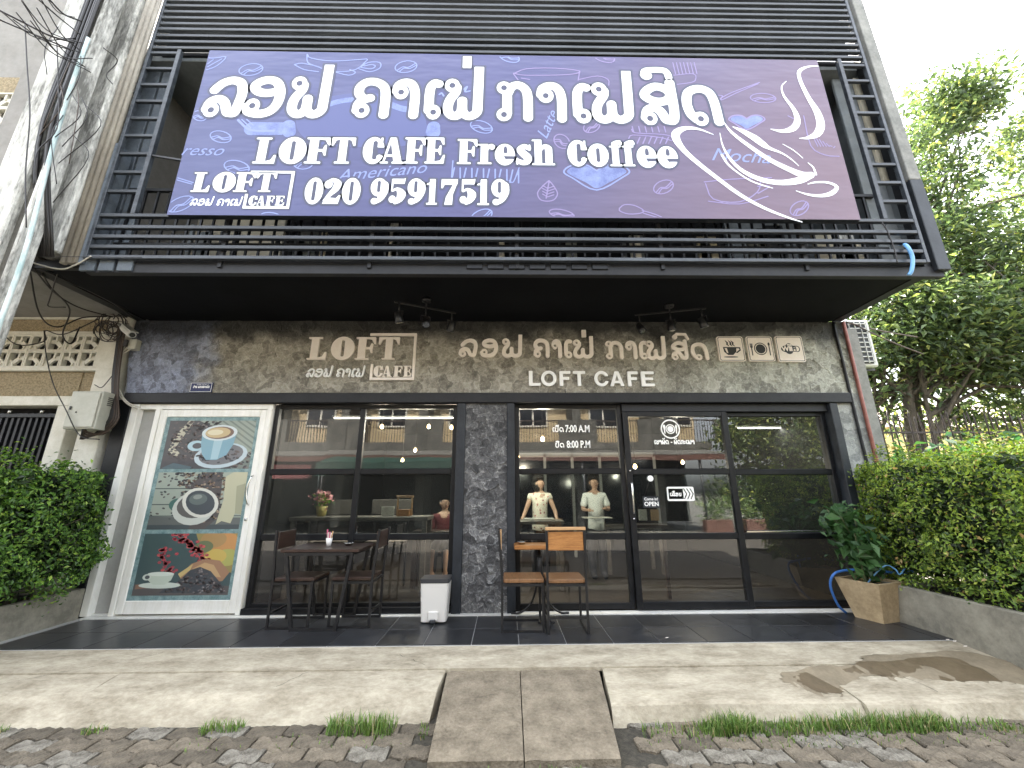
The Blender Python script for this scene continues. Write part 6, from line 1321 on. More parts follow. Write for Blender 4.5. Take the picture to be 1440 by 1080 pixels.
def tree(name, label, trunks, clumps, nleaf, size, cols, weights, seed, limbs=True, clumpn=60, spread=.30):
    global rng; rng = np.random.default_rng(seed); r = random.Random(seed); t_ = thing(name, label, 'tree', tuple(trunks[0][0]))
    tm_ = MB(); ends = []
    for tr in trunks:
        pts, r0 = tr[:-1], tr[-1]; P = spline([np.array(p) for p in pts], 5); tm_.tube(P, [r0*(1-.6*i/len(P)) for i in range(len(P))], 9); ends.append(P)
    # clumps: ellipsoids (centre, radii, share)
    C_ = []; tot = sum(c[2] for c in clumps)
    for c, rad, sh in clumps:
        for _ in range(int(nleaf/clumpn*sh/tot)):
            u = rng.normal(0, 1, 3); u /= np.linalg.norm(u); q = np.array(c)+u*np.array(rad)*(.35+.65*rng.random()**.5); C_.append(q)
    C_ = np.array(C_)
    for q in C_[::7]:                      # limbs reach towards the leaf clumps
        P = ends[r.randrange(len(ends))]; k = r.randrange(len(P)//2, len(P)); a_ = np.array(P[k]); mid = a_*.5+q*.5+np.array([r.uniform(-.3, .3), r.uniform(-.3, .3), r.uniform(.0, .4)])
        tm_.tube(spline([a_, mid, q], 3), [.05, .045, .04, .03, .022, .014, .007], 5, cap=False)
    tm_.build('trunk', 'bark', t_)
    P = np.repeat(C_, clumpn, 0)+rng.normal(0, 1, (len(C_)*clumpn, 3))*np.array([spread, spread, spread*.55]); N = np.tile([0, -.25, .9], (len(P), 1))
    leaves('crown', P, N, size, leafm, t_, cols, weights, .45, .35); return t_
GT = [(.065, .105, .042), (.105, .155, .055), (.17, .225, .07), (.035, .058, .026), (.30, .33, .10)]
tree('garden_tree', 'large leafy tree with clustered dark trunks behind the right fence',
     [[(8.55, 3.3, 0), (8.5, 3.3, 1.9), (8.85, 3.3, 4.2), (9.0, 3.2, 6.5), .14], [(8.9, 3.6, 0), (8.95, 3.6, 2.0), (9.3, 3.6, 4.4), (10.3, 3.6, 8.5), .17], [(8.3, 3.5, 0), (8.1, 3.5, 1.6), (8.0, 3.6, 3.0), (7.7, 3.8, 4.6), .07], [(9.1, 3.8, 0), (9.4, 3.8, 2.0), (10.3, 3.8, 3.6), (12, 3.8, 5.5), .10], [(8.7, 3.2, 0), (8.8, 3.1, 2.4), (8.9, 3.1, 4.5), .06]],
     [((8.7, 3.2, 5.0), (1.5, 1.2, 1.2), 16), ((9.8, 3.0, 4.6), (1.8, 1.2, 1.1), 16), ((11.4, 3.2, 4.6), (1.8, 1.3, 1.3), 16), ((12.5, 3.2, 6.2), (2.0, 1.3, 1.5), 17), ((10.2, 3.2, 6.6), (1.5, 1.2, 1.0), 11), ((10.45, 3.2, 8.4), (1.0, .8, 1.7), 13), ((11.2, 3.0, 10.8), (.9, .7, .8), 7), ((12.1, 3.0, 11.0), (1.0, .6, .5), 3.5), ((14, 3.2, 9.3), (1.6, 1.0, 1.5), 12), ((13.0, 3.0, 3.2), (2.2, 1, .9), 9), ((7.9, 3.6, 3.6), (.8, .7, .8), 3), ((9.6, 3.9, 3.0), (1.6, .5, .7), 3.5), ((11.6, 3.6, 2.9), (1.6, .5, .6), 3.5)],
     47000, .15, GT, [.32, .32, .17, .15, .04], 31)
hb = thing('broad_leaf_shrub', 'dark broad leaved shrub rising behind the right hedge', 'shrub', (6.6, .7, 0)); rng = np.random.default_rng(77)
P = np.array([6.9, .8, 1.55])+rng.normal(0, 1, (700, 3))*np.array([.75, .3, .20]); leaves('foliage', P, np.tile([0, -.3, .9], (700, 1)), .19, leafm, hb, [(.02, .06, .02), (.04, .10, .03)], None, .6)
m = MB(); r = random.Random(9)
for i in range(14): x = 6.9+r.uniform(-.9, .9); m.tube([(x, .8, 0), (x+r.uniform(-.2, .2), .8, 1.6)], [.02, .008], 5)
m.build('stems', 'bark', hb)

# ------------------------------------------------------------------ grass along the kerb
rng = np.random.default_rng(3); B_ = []
def tuft(x0, x1, y0, y1, n, h): 
    for _ in range(n):
        B_.append((rng.uniform(x0, x1), rng.uniform(y0, y1), -.205, h*rng.uniform(.5, 1.25)))
tuft(.88, 3.3, -1.99, -1.87, 800, .055); [tuft(x_-.09, x_+.11, -1.99, -1.87, 90, h_) for x_, h_ in zip(rng.uniform(.95, 3.15, 17), rng.uniform(.05, .12, 17))]; tuft(2.0, 2.9, -1.96, -1.88, 500, .09); tuft(-1.15, -.72, -1.94, -1.80, 420, .095); tuft(-1.98, -1.72, -1.90, -1.80, 150, .07); tuft(-2.75, -2.6, -1.88, -1.81, 50, .05)
tuft(-3.5, -3.25, -1.86, -1.80, 60, .05); tuft(-.56, -.50, -2.0, -1.8, 30, .04); tuft(3.2, 3.6, -2.05, -1.92, 60, .06); tuft(-.1, .5, -2.34, -2.28, 50, .03); tuft(.86, 3.4, -2.12, -1.98, 240, .035); tuft(-2.0, -.6, -2.1, -1.9, 80, .03); tuft(.2, .34, -1.38, -1.34, 12, .025)
B_ = np.array(B_); n = len(B_); a_ = rng.uniform(0, 6.28, n); lean = rng.uniform(.1, .8, n); h_ = B_[:, 3]; dx, dy = np.cos(a_), np.sin(a_); w_ = .0035
p0 = B_[:, :3]; V = np.stack([p0+np.stack([-dy*w_, dx*w_, 0*h_], 1), p0+np.stack([dy*w_, -dx*w_, 0*h_], 1), p0+np.stack([dx*lean*h_*.4+dy*w_*.7, dy*lean*h_*.4-dx*w_*.7, h_*.6], 1), p0+np.stack([dx*lean*h_*.4-dy*w_*.7, dy*lean*h_*.4+dx*w_*.7, h_*.6], 1), p0+np.stack([dx*lean*h_, dy*lean*h_, h_*(1-.3*lean)], 1)], 1).reshape(-1, 3); i = np.arange(n)*5
F = np.concatenate([np.stack([i, i+1, i+2], 1), np.stack([i, i+2, i+3], 1), np.stack([i+3, i+2, i+4], 1)]); C = np.array([(.11, .20, .045), (.18, .27, .07), (.07, .13, .025), (.36, .31, .16)])[rng.choice(4, n, p=[.35, .35, .2, .1])]*(.8+.4*rng.random((n, 1)))
g = bigmesh('grass', V, F, grassm, None, np.concatenate([C, C, C])); tag(g, 'bright green grass tufts growing along the foot of the kerb', 'grass', kind='stuff')
# fallen leaves and crumbs on the porch
r = random.Random(6)
# ------------------------------------------------------------------ inside the cafe
def slab_table(label, x0, x1, y0, y1, z, m='wood_dark', legs=True):
    t_ = thing('cafe_table', label, 'table', ((x0+x1)/2, (y0+y1)/2, 0)); MB().bbox(x0, x1, y0, y1, z-.05, z, .005).build('tabletop', m, t_)
    for x in (x0+.05, x1-.05):
        for y in (y0+.05, y1-.05): MB().bar((x, y, 0), (x, y, z-.05), .06).build('leg', m, t_)
mat('wood_grey', (.10, .085, .075), .5, noise=(6, (.17, .15, .13), .3, (1, 8, 8)))
slab_table('long grey brown counter table inside behind the left window', -2.92, -1.05, .75, 1.25, 1.00, 'wood_grey')
slab_table('dark inner table where the woman in floral top leans', .15, .85, 1.05, 1.55, .92, 'wood_grey')
slab_table('dark inner table beside the man in maroon', -1.35, -.65, 1.15, 1.5, .78)
slab_table('low dark table seen deep inside right of the sliding door', 1.7, 2.7, 2.2, 2.8, .76, 'wood_grey')
for i, x in enumerate((-2.6, -1.75)):
    t_ = thing('stool_back', ['grey backrest board at the left of the inner counter', 'grey backrest board in the middle of the inner counter'][i], 'chair', (x, 1.5, 0)); MB().bbox(x-.3, x+.3, 1.5, 1.53, 1.0, 1.22, .004).build('backrest', 'wood_grey', t_)
    for s in (-.25, .25): MB().bar((x+s, 1.52, 0), (x+s, 1.52, 1.0), .03).build('leg', 'dark_steel', t_)
    MB().bbox(x-.28, x+.28, 1.2, 1.49, .6, .64, .004).build('seat', 'wood_grey', t_)
t_ = thing('flower_pot', 'yellow basket pot of pink flowers on the inner counter', 'plant', (-2.60, 1.0, 1.0)); MB().lathe((-2.60, 1.0, 1.0), [(0, 0), (.055, 0), (.08, .14), (.07, .14), (0, .13)], 16).build('pot', 'basket', t_)
rng = np.random.default_rng(8); P = np.array([-2.6, 1.0, 1.24])+rng.normal(0, .055, (160, 3)); leaves('petals', P[:80], np.tile([0, -.5, .7], (80, 1)), .05, mat('petal', (.5, .10, .2), .6, noise=(30, (.8, .45, .35), .5)), t_, [(.5, .1, .2)], None, .9); leaves('foliage', P[80:]-(0, 0, .05), np.tile([0, -.5, .7], (80, 1)), .06, leafm, t_, GL[:3])
t_ = thing('menu_stand', 'pale wooden frame stand with cards on the inner counter', 'stand', (-1.42, .95, 1.0))
for x in (-1.52, -1.32): MB().bar((x, .95, 1.0), (x, .95, 1.25), .022).build('post', 'wood_edge', t_)
MB().bbox(-1.54, -1.30, .93, .97, 1.25, 1.28, .003).build('roof_bar', 'wood_edge', t_); MB().bbox(-1.50, -1.34, .90, .99, 1.0, 1.09, .003).build('box', 'wood_orange', t_); MB().bbox(-1.74, -1.56, .93, .96, 1.0, 1.13, .003).build('cards', 'paper', t_)
bulbs = [(390, 602, 1.5), (438, 600, 1.5), (537, 600, 1.4), (603, 600, 1.4), (584, 633, 2.2), (635, 601, 1.5), (728, 642, 1.1), (893, 656, 1.0), (960, 650, 2.0), (763, 617, .9), (566, 647, 2.6)]
bnames = ['leftmost glowing bulb behind the upper left pane', 'glowing bulb at the top of first upper pane', 'glowing bulb left of centre in second upper pane', 'glowing bulb right of centre in second upper pane', 'low glowing bulb near the yellow flowers behind the glass', 'glowing bulb beside the pillar at second pane', 'small glowing bulb low at the left edge of the middle window', 'glowing bulb low behind the sliding door left side', 'glowing bulb low behind the sliding door centre', 'glowing bulb beside the opening hours lettering', 'lowest glowing bulb behind the second upper pane']
for (x, y, Y), lb in zip(bulbs, bnames):
    X, Z = at(x, y, Y); t_ = thing('pendant_bulb', lb, 'bulb', (X, Y, Z), 'hanging bulbs inside the cafe'); MB().lathe((X, Y, Z), [(0, -.03), (.018, -.026), (.028, -.008), (.022, .018), (.011, .035), (0, .036)], 12).build('globe', 'bulb', t_)
    MB().lathe((X, Y, Z+.036), [(.012, 0), (.012, .03), (0, .03)], 8).build('socket', 'dark_steel', t_); MB().tube([(X, Y, Z+.066), (X, Y, 2.75)], .003, 5).build('cord', 'cable', t_)
    ld = bpy.data.lights.new('bulb_glow', 'POINT'); ld.shadow_soft_size = .03; ld.energy = 3 if X < -.2 else (10 if X < 1.2 else 4); ld.color = (1, .88, .70); lo = bpy.data.objects.new('bulb_glow', ld); col.objects.link(lo); lo.parent = t_; lo.location = (0, 0, -.05)
for (xa, ya, xb, yb, Y, lb) in ((470, 588, 648, 588, 1.1, 'long white tube lamp behind the two left windows'), (1038, 602, 1138, 603, 1.1, 'long white tube lamp behind the right window')):
    X0, Z = at(xa, ya, Y); X1, _ = at(xb, yb, Y); t_ = thing('tube_light', lb, 'lamp', ((X0+X1)/2, Y, Z)); MB().tube([(X0, Y, Z), (X1, Y, Z)], .008, 8).build('tube', 'tube_lamp', t_); MB().bbox(X0-.03, X1+.03, Y-.02, Y+.02, Z+.012, Z+.04, .003).build('fitting', 'ac_white', t_)
    ld = bpy.data.lights.new('tube_glow', 'AREA'); ld.shape = 'RECTANGLE'; ld.size = X1-X0; ld.size_y = .03; ld.energy = 7 if X1 < 0 else 1.2; ld.color = (1, .93, .82); lo = bpy.data.objects.new('tube_glow', ld); col.objects.link(lo); lo.parent = t_; lo.location = (0, 0, -.015)
# signs hanging behind / stuck on the glass
t_ = thing('open_sign', 'small dark slate board reading OPEN hung behind the sliding door', 'sign', (1.75, .03, 1.2))
X0, X1, Z0, Z1 = gbox(902.5, 925.5, 698, 714, .075); MB().bbox(X0, X1, .026, .036, Z0, Z1, .003).build('board', 'slate_paint', t_)
bfont('open_lettering', 'OPEN', (X0+X1)/2, Z0+(Z1-Z0)*.32, .025, .068, MATS['letter_white'], t_, bold=.002); bfont('come_in_lettering', 'Come in!', (X0+X1)/2, Z0+(Z1-Z0)*.76, .025, .045, MATS['letter_white'], t_, bold=.001)
sp = at(913, 673, .065); MB().lathe((sp[0], .0, sp[1]), [(0, 0)], 3); m = MB(); m.prism([(sp[0]+.036*math.cos(t), sp[1]+.036*math.sin(t)) for t in np.linspace(0, 6.283, 19)[:-1]], 'y', .020, .030); m.build('suction_cup', 'letter_white', t_)
m = MB(); m.tube([(sp[0], .031, sp[1]), (X0+.02, .031, Z1)], .002, 4); m.tube([(sp[0], .031, sp[1]), (X1-.02, .031, Z1)], .002, 4); m.build('string', 'cable', t_)
YG = .036   # sliding door glass front
def sticker(shape, par, name='sticker', y=YG, h=.003, m='letter_white'): return shape.mb(y, h).build(name, m, par)
# slide-direction sticker with chevrons
X0, X1, Z0, Z1 = gbox(938, 976, 684.5, 704.5, YG); t_ = thing('slide_sticker', 'white arrow sticker with chevrons telling to slide the glass door', 'sticker', ((X0+X1)/2, YG, (Z0+Z1)/2)); H = Z1-Z0
k = Ink(); c = .02; k.sh = [('s', [(X0+c, Z0+c), (X1-c, Z0+c), (X1-c, Z1-c), (X0+c, Z1-c), (X0+c, Z0+c)], c), rc(X0+c, X1-c, Z0+c, Z1-c), RC(X0+.018, X0+(X1-X0)*.6, Z0+.022, Z1-.022)]
for i in range(3): xx = X0+(X1-X0)*(.60+.12*i); k.sh.append(('P', [(xx, Z1-.02), (xx+.014, Z1-.02), (xx+.048, (Z0+Z1)/2), (xx+.014, Z0+.02), (xx, Z0+.02), (xx+.034, (Z0+Z1)/2)]))
sticker(k, t_, 'arrow', YG-.004); k = lao_line('ເລືອນ', X0+.035, X0+(X1-X0)*.54, Z0+.055, Z1-.07, .12); sticker(k, t_, 'lettering', YG-.004)
# plate emblem with two words
X0, X1, Z0, Z1 = gbox(929, 956, 590, 617, YG); cx, cz, w_ = (X0+X1)/2, (Z0+Z1)/2, (X1-X0)/2; t_ = thing('food_sticker', 'round white plate and cutlery sticker with Lao words on door glass', 'sticker', (cx, YG, cz))
k = Ink(); k.sh = [('e', cx, cz, w_, w_), ('E', cx, cz, w_*.86, w_*.86), ('e', cx, cz, w_*.5, w_*.5), ('E', cx, cz, w_*.40, w_*.40), ('e', cx, cz, w_*.32, w_*.32), ('s', [(cx-w_*.64, cz+w_*.05), (cx-w_*.6, cz-w_*.42)], w_*.06), ('s', [(cx+w_*.64, cz+w_*.05), (cx+w_*.6, cz-w_*.42)], w_*.06), ('e', cx+w_*.62, cz+w_*.25, w_*.1, w_*.22), ('e', cx-w_*.62, cz+w_*.25, w_*.12, w_*.22)]
sticker(k, t_, 'emblem', YG-.004); X0, X1, Z0, Z1 = gbox(920, 976.5, 617.5, 624.5, YG); sticker(lao_line('ເຂາຜັດ - ຜັດກະເພາ', X0, X1, Z0-.002, Z1-.012, .12), t_, 'lettering', YG-.004)
# opening hours on the upper middle pane
YW = .076; t_ = thing('opening_hours', 'white opening hours lettering on the pane above the two women', 'lettering', (.9, YW, 2.0))
X0, X1, Z0, Z1 = gbox(795, 829, 598.5, 608, YW); bfont('hours', '7:00 A.M', X1, (Z0+Z1)/2, YW, .125, MATS['letter_white'], t_, 'RIGHT', .003, 1, (X0, X1))
X0, X1, Z0b, Z1b = gbox(797, 830, 620.5, 630, YW); bfont('hours', '8:00 P.M', X1, (Z0b+Z1b)/2, YW, .125, MATS['letter_white'], t_, 'RIGHT', .003, 1, (X0, X1))
X0, X1, _, _ = gbox(779, 791, 600, 608, YW); sticker(lao_line('ເປີດ', X0-.02, X1+.02, Z0+.005, Z1-.02, .1), t_, 'word', YW); sticker(lao_line('ປິດ', X0+.01, X1+.02, Z0b+.005, Z1b-.02, .1), t_, 'word', YW)
for i, (x, y, m_) in enumerate(((904, 745, 'paper'), (921, 745, 'wood_edge'))):
    X, Z = at(x, y-22, .5); o = MB().bbox(X-.055, X+.055, .5, .51, Z-.08, Z+.06, .004).build('card', m_); tag(o, ['pale price card standing low behind the door glass', 'yellowish price card standing low behind the door glass'][i], 'card')
tb = thing('display_shelf', 'low shelf under the price cards behind the door', 'shelf', (1.9, .55, 0)); MB().bbox(1.62, 2.12, .46, .75, .86, .90, .004).build('board', 'wood_dark', tb)
for x in (1.65, 2.09): MB().bar((x, .6, 0), (x, .6, .86), .04).build('leg', 'wood_dark', tb)

# ------------------------------------------------------------------ people
def skin(name, J, E_, parent, m, sub=2, root=0):
    """J: joints (x, y, z, radius); E_: bones"""
    me = bpy.data.meshes.new(name); off = wloc(parent); me.from_pydata([(j[0]-off.x, j[1]-off.y, j[2]-off.z) for j in J], E_, [])
    o = bpy.data.objects.new(name, me); col.objects.link(o); sk = o.modifiers.new('skin', 'SKIN'); sk.use_smooth_shade = True
    for i, j in enumerate(J): rr_ = j[3]; me.skin_vertices[0].data[i].radius = (rr_, rr_) if not isinstance(rr_, tuple) else rr_
    me.skin_vertices[0].data[root].use_root = True
    s = o.modifiers.new('sub', 'SUBSURF'); s.levels = s.render_levels = sub
    dg = bpy.context.evaluated_depsgraph_get(); m2 = bpy.data.meshes.new_from_object(o.evaluated_get(dg)); o.modifiers.clear(); o.data = m2; m2.name = name
    m2.materials.clear(); m2.materials.append(m if not isinstance(m, str) else MATS[m]); m2.polygons.foreach_set('use_smooth', [True]*len(m2.polygons)); o.parent = parent; return o
def person(label, base, H, yaw, arms, shirt, sleeve=.6, hair='hair', bun=False, bald=False, head_turn=0, legs='cloth_dark', seated=False, lean=0, lower=None):
    """standing figure; arms = ((elbow), (hand)) left and right in body axes (x right, y forward, z up)"""
    x0, y0 = base; s = H/1.65; t_ = thing('person', label, 'person', (x0, y0, 0)); c, n = math.cos(yaw), math.sin(yaw)
    hip = .88*s if not seated else .52
    def G(p, r=None):
        q = (x0+c*p[0]-n*p[1], y0+n*p[0]+c*p[1], p[2]); return q+((r,) if r is not None else ())
    T = lambda z: lean*(z-hip)
    zs = lambda v: hip+(v-.88)*s
    J = [G((0, 0, hip), .10*s), G((0, T(zs(1.05)), zs(1.05)), .105*s), G((0, T(zs(1.25)), zs(1.25)), .12*s), G((0, T(zs(1.36)), zs(1.36)), .085*s), G((0, T(zs(1.43)), zs(1.43)), .045*s), G((0, T(zs(1.48))+.012, zs(1.49)), .062*s), G((0, T(zs(1.54))+.018, zs(1.555)), .084*s), G((0, T(zs(1.6))+.0, zs(1.615)), .062*s)]
    E_ = [(i, i+1) for i in range(7)]; JA = []
    for k, sg in enumerate((-1, 1)):
        e, h = arms[k]; sh = (sg*.155*s, T(zs(1.33)), zs(1.335)); b = len(J)
        eb = (sh[0]+e[0]*s, sh[1]+e[1]*s, sh[2]+e[2]*s); hd = (eb[0]+h[0]*s, eb[1]+h[1]*s, eb[2]+h[2]*s); d = Vector(h).normalized()
        J += [G(sh, .05*s), G(eb, .036*s), G(hd, .024*s), G((hd[0]+d.x*.05*s, hd[1]+d.y*.05*s, hd[2]+d.z*.05*s), (.034*s, .018*s)), G((hd[0]+d.x*.08*s, hd[1]+d.y*.08*s, hd[2]+d.z*.08*s), (.030*s, .012*s))]; E_ += [(3, b), (b, b+1), (b+1, b+2), (b+2, b+3), (b+3, b+4)]; JA.append((sh, eb, hd, d))
        hb_ = len(J)
        if seated: J += [G((sg*.1, .4, .5), .065), G((sg*.1, .42, .08), .04), G((sg*.1, .52, .04), .035)]
        else: J += [G((sg*.09*s, .02, .48*s), .062*s), G((sg*.09*s, 0, .08*s), .04*s), G((sg*.09*s, .13*s, .035*s), .032*s)]
        E_ += [(0, hb_), (hb_, hb_+1), (hb_+1, hb_+2)]
    skin('body', J, E_, t_, 'skin')
    for k in range(2):                      # fingers
        sh, eb, hd, d = JA[k]; sd_ = d.cross(Vector((0, 0, 1))).normalized() if abs(d.z) < .9 else Vector((0, 1, 0)); fm = MB()
        for f, L_ in zip((-.024, -.008, .008, .024), (.055, .068, .065, .05)):
            a_ = Vector(hd)+d*.085*s+sd_*f*s; b_ = a_+d*L_*.55*s; c_ = b_+(d*.6+Vector((0, 0, -.7))).normalized()*L_*.45*s; fm.tube([G(a_), G(b_), G(c_)], [.008*s, .0075*s, .006*s], 6)
        a_ = Vector(hd)+d*.03*s-sd_*.03*s; fm.tube([G(a_), G(a_+d*.03*s-sd_*.02*s), G(a_+d*.055*s-sd_*.018*s)], [.010*s, .009*s, .007*s], 6); fm.build('fingers', 'skin', t_)
    # shirt over the torso with sleeves
    S = [G((0, 0, hip-.17*s), (.165*s, .13*s)), G((0, T(zs(1.05)), zs(1.04)), (.135*s, .115*s)), G((0, T(zs(1.25)), zs(1.24)), (.15*s, .12*s)), G((0, T(zs(1.36)), zs(1.355)), (.10*s, .09*s)), G((0, T(zs(1.39)), zs(1.395)), (.062*s, .062*s))]; ES = [(0, 1), (1, 2), (2, 3), (3, 4)]
    for sh, eb, hd, d in JA:
        v = Vector(eb)-Vector(sh); b = len(S); S += [G(sh, .07*s), G(tuple(Vector(sh)+v*sleeve*.6), .062*s), G(tuple(Vector(sh)+v*sleeve), .064*s)]; ES += [(3, b), (b, b+1), (b+1, b+2)]
    skin('shirt', S, ES, t_, shirt)
    if not seated:
        Tq = [G((0, 0, hip+.04), (.16*s, .14*s))]; ET = []
        for sg in (-1, 1): b = len(Tq); Tq += [G((sg*.09*s, .02, .48*s), .085*s), G((sg*.09*s, 0, .09*s), .06*s), G((sg*.09*s, .15*s, .05*s), .045*s)]; ET += [(0, b), (b, b+1), (b+1, b+2)]
        skin('trousers', Tq, ET, t_, legs)
    else:
        skin('trousers', [G((0, 0, hip), .15), G((-.1, .38, .52), .085), G((-.1, .40, .14), .06), G((.1, .38, .52), .085), G((.1, .40, .14), .06)], [(0, 1), (1, 2), (0, 3), (3, 4)], t_, legs)
    # head: hair, eyes, nose, mouth, ears
    hz_ = zs(1.56); hy = T(hz_)+.012; ct, st2 = math.cos(head_turn), math.sin(head_turn)
    def HD(p): return G((ct*p[0]*s-st2*p[1]*s, hy+st2*p[0]*s+ct*p[1]*s, hz_+p[2]*s))
    hm = MB(); vs = []; nu, nv = 16, 10
    for i in range(nv+1):
        for j in range(nu):
            th = math.pi*i/nv; ph = 2*math.pi*j/nu; x, y, z = math.sin(th)*math.cos(ph), math.sin(th)*math.sin(ph), math.cos(th)
            z_ = max(z, -.75 if y < -.1 else (.22+.1*abs(x)) if y > .25 else -.3); f = (.6 if bald else 1)
            vs.append(HD((x*.106, y*.112-.024, z_*.128+.046) if not bald else (x*.083, y*.09-.02, min(z_, .25)*.10+.01)))
    hm.add(vs, [(i*nu+j, i*nu+(j+1) % nu, (i+1)*nu+(j+1) % nu, (i+1)*nu+j) for i in range(nv) for j in range(nu)], True)
    if bun: hm.lathe(HD((0, -.125, .0)), [(0, -.05), (.035, -.035), (.05, 0), (.035, .035), (0, .05)], 12)
    if not bald: hm.lathe(HD((0, -.045, -.06)), [(0, -.10), (.05, -.08), (.078, -.02), (.086, .06), (.05, .12), (0, .13)], 14)
    hm.build('hair', hair, t_)
    fc = MB()
    for sg in (-1, 1): fc.lathe(HD((sg*.030, .092, .0)), [(0, -.009), (.011, 0), (0, .009)], 8)
    fc.build('eyes', 'icon_dark', t_); MB().tube([HD((0, .09, .005)), HD((0, .110, -.025)), HD((0, .095, -.03))], [.006*s, .011*s, .008*s], 6).build('nose', 'skin', t_)
    MB().tube([HD((-.024, .080, -.055)), HD((0, .088, -.054)), HD((.024, .080, -.055))], [.003, .006, .003], 6).build('mouth', mat('lips%d' % int(x0*100), (.28, .08, .06), .5), t_)
    for sg in (-1, 1): MB().lathe(HD((sg*.082, -.005, -.01)), [(0, -.028), (.012, -.01), (.012, .012), (0, .028)], 8).build('ear', 'skin', t_)
    return t_
# woman in the floral top leans over the table, looks to her left
person('person in a sleeveless floral blouse leaning with both hands on the inner table', (.56, 1.80), 1.55, math.pi, (((-.10, .06, -.25), (-.02, .14, -.20)), ((.10, .04, -.25), (.09, .16, -.17))), 'cloth_floral', .22, bun=True, head_turn=.75, lean=.12)
person('person in a loose white T-shirt holding a menu board, looking down', (1.47, 1.85), 1.56, math.pi, (((-.07, .05, -.23), (.09, .17, .02)), ((.07, .05, -.23), (-.06, .19, .00))), 'cloth_white', .85, head_turn=.3)
person('person with thin grey hair in a maroon top seated deep behind the glass', (-.98, 1.85), 1.55, math.pi, (((-.05, .02, -.25), (.05, .2, .03)), ((.05, .02, -.25), (-.05, .2, .03))), 'cloth_maroon', .9, hair='hair_grey', bald=True, head_turn=.6, seated=True)
o = MB().bbox(1.20, 1.62, 1.36, 1.62, .93, .945, .003).build('menu_board', 'paper'); o.rotation_euler.y = 0; tag(o, 'thin pale menu board held by the person in white', 'board')
o = MB().bbox(.28, .72, 1.18, 1.42, .922, .945, .004).build('serving_tray', 'grey_panel'); tag(o, 'flat grey serving tray on the inner table', 'tray')
t_ = thing('maroon_chair', 'dark stool under the person in maroon', 'chair', (-.98, 1.9, 0)); MB().bbox(-1.18, -.78, 1.7, 2.1, .38, .42, .005).build('seat', 'wood_dark', t_)
for sx in (-.17, .17):
    for sy in (-.17, .17): MB().bar((-.98+sx, 1.9+sy, 0), (-.98+sx, 1.9+sy, .38), .03).build('leg', 'dark_steel', t_)

# ------------------------------------------------------------------ across the street (seen mirrored in the panes)
YO_ = -12.4
ob = thing('opposite_shophouses', 'sunlit cream shophouses with balconies across the street, mirrored in the glass', 'building', (-2, YO_, 0))
MB().box(-18, 9, YO_-8, YO_-1.6, 3.3, 7.2).build('upper_storey', 'orange_wall', ob)
MB().box(-18, 9, YO_-8, YO_-3, 0, 3.3).build('shop_recess', 'dark_inside', ob)
MB().box(-18, 9, YO_-1.6, YO_, 3.15, 3.5).build('balcony_slab', 'dirty_concrete', ob)
MB().box(-18.3, 9.3, YO_-8.3, YO_-.2, 7.2, 7.45).build('roof_slab', 'dirty_concrete', ob)
for i in range(8):
    x = -17.2+i*3.4
    MB().box(x-.18, x+.18, YO_-1.7, YO_+.05, 0, 7.2).build('pier', 'dirty_concrete', ob)
    MB().box(x+.18, x+.9, YO_-.1, YO_, 3.5, 4.5).build('balcony_panel', 'dirty_concrete', ob)
    MB().box(x+2.6, x+3.32, YO_-.1, YO_, 3.5, 4.5).build('balcony_panel', 'dirty_concrete', ob)
    rl_ = MB().bbox(x+.9, x+2.6, YO_-.08, YO_-.03, 4.42, 4.48, .004).build('balcony_rail', 'iron', ob)
    for j in range(14): MB().box(x+.96+j*.12, x+.985+j*.12, YO_-.07, YO_-.04, 3.5, 4.42).build('balcony_picket', 'iron', rl_)
    w_ = MB().bbox(x+.9, x+2.3, YO_-1.62, YO_-1.55, 4.4, 6.2, .01).build('window', 'block_white', ob)
    for a_ in (0, 1): MB().box(x+.98+a_*.66, x+1.56+a_*.66, YO_-1.548, YO_-1.54, 4.5, 6.1).build('pane', 'glass_dark_partition', w_)
MB().prism([(YO_+1.9, 2.75), (YO_, 3.1), (YO_, 3.14), (YO_+1.9, 2.79)], 'x', -14, 8.6).build('awning', 'roof_metal', ob, fix=True)
o = MB().box(-13.9, 8.5, YO_+1.86, YO_+1.9, 2.55, 2.76).build('awning_fascia', 'roof_red', ob)
for x in (-12, -7, -2, 3, 7.5): MB().tube([(x, YO_+1.8, -.2), (x, YO_+1.8, 2.7)], .05).build('awning_post', 'dark_steel', ob)
tp = MB().add([(-6.5, YO_+3.4, 2.35), (-1.2, YO_+3.4, 2.45), (-1.2, YO_+1.6, 2.75), (-6.5, YO_+1.6, 2.75), (-6.5, YO_+3.42, 1.95), (-1.2, YO_+3.42, 2.2)], [(0, 1, 2, 3), (4, 5, 1, 0)]).build('tarpaulin', 'tarp_green'); tag(tp, 'dark green tarpaulin stretched before the shops across the street', 'tarpaulin')
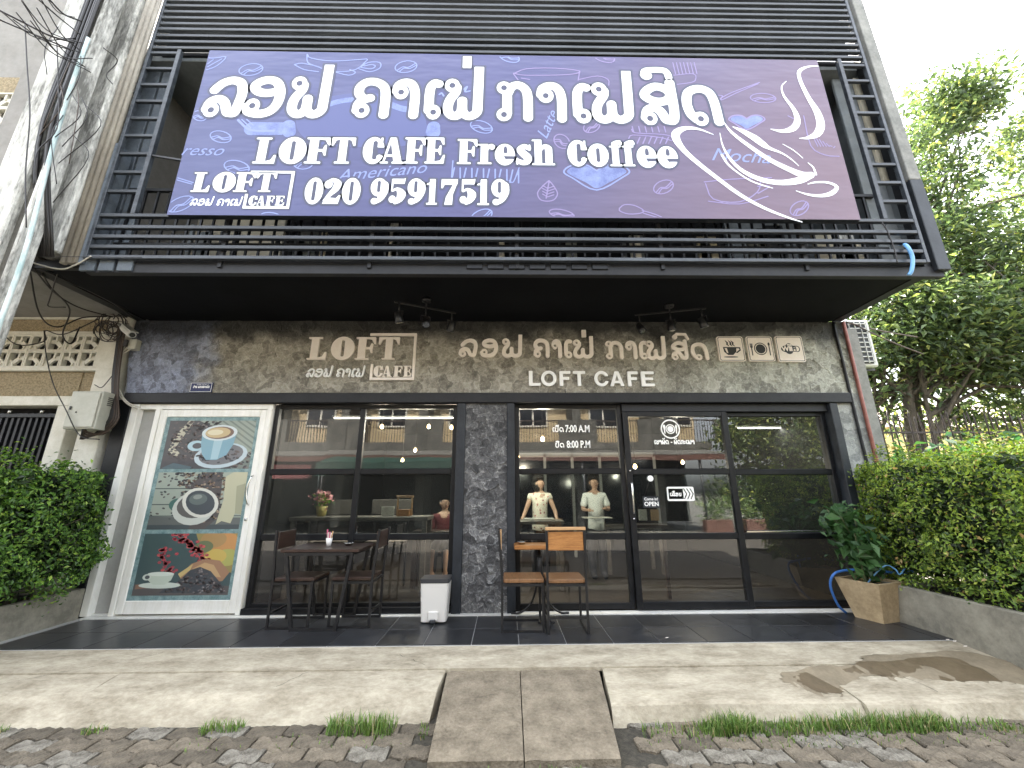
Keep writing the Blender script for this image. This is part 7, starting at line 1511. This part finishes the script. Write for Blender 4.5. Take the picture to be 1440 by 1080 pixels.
bn = MB().box(-10, -7.2, YO_+2.2, YO_+2.24, 1.9, 2.4).build('shop_banner', 'banner_red'); tag(bn, 'red cloth banner under the awning across the street', 'banner')
tree('street_tree', 'sunlit green tree across the street mirrored in the right window', [[(12.2, -12, -.2), (12.2, -12, 2), (12.5, -12, 4), .2]], [((12.3, -11.2, 4.2), (2.6, 1.6, 1.8), 12), ((14.8, -12, 4.6), (2.2, 2, 2), 6), ((10.3, -11.4, 3.6), (1.2, 1.0, 1.2), 5), ((11.5, -12.0, 1.4), (3.2, .6, 1.1), 9)], 17000, .2, GT, [.2, .3, .25, .1, .15], 41, clumpn=50, spread=.4)
for i in range(3):
    x = 7.9+i*1.6; t_ = thing('brick_planter', ['first', 'second', 'third'][i]+' terracotta trough from the shophouses across the street', 'planter', (x, -10.6, -.2)); MB().bbox(x-.5, x+.5, -10.8, -10.4, -.2, .35, .02).build('trough', 'roof_red', t_)
    rng = np.random.default_rng(50+i); P = np.array([x, -10.6, .6])+rng.normal(0, 1, (300, 3))*np.array([.3, .15, .22]); leaves('foliage', P, np.tile([0, 0, 1.], (300, 1)), .14, leafm, t_, GT[:3])

# ------------------------------------------------------------------ fallen leaves
for i, (x, y) in enumerate(((938, 898), (1333, 901), (1343, 903), (1358, 910))):
    p = onpave(x, y) if y > 903 else None
    if p is None: r_ = (x-720)/FP*CR-(y-540)/FP*CU+CF; q = CAM-(CAM[2]/r_[2])*r_; p = (q[0], q[1], .004)
    o = MB().add([(p[0]-.02, p[1], p[2]+.003), (p[0], p[1]-.01, p[2]+.004), (p[0]+.022, p[1]+.004, p[2]+.008), (p[0], p[1]+.012, p[2]+.004)], [(0, 1, 2, 3)]).build('fallen_leaf', 'petal' if False else 'letter_cream'); tag(o, ['pale fallen leaf at the front edge of the dark tiles', 'pale fallen leaf nearest the right planter foot', 'second pale fallen leaf near the right planter foot', 'outermost pale fallen leaf along the right planter'][i], 'leaf')
for o in bpy.data.objects:
    if o.type == 'MESH' and o.parent is None and 'label' not in o and o.get('kind') is None: print('UNTAGGED', o.name)
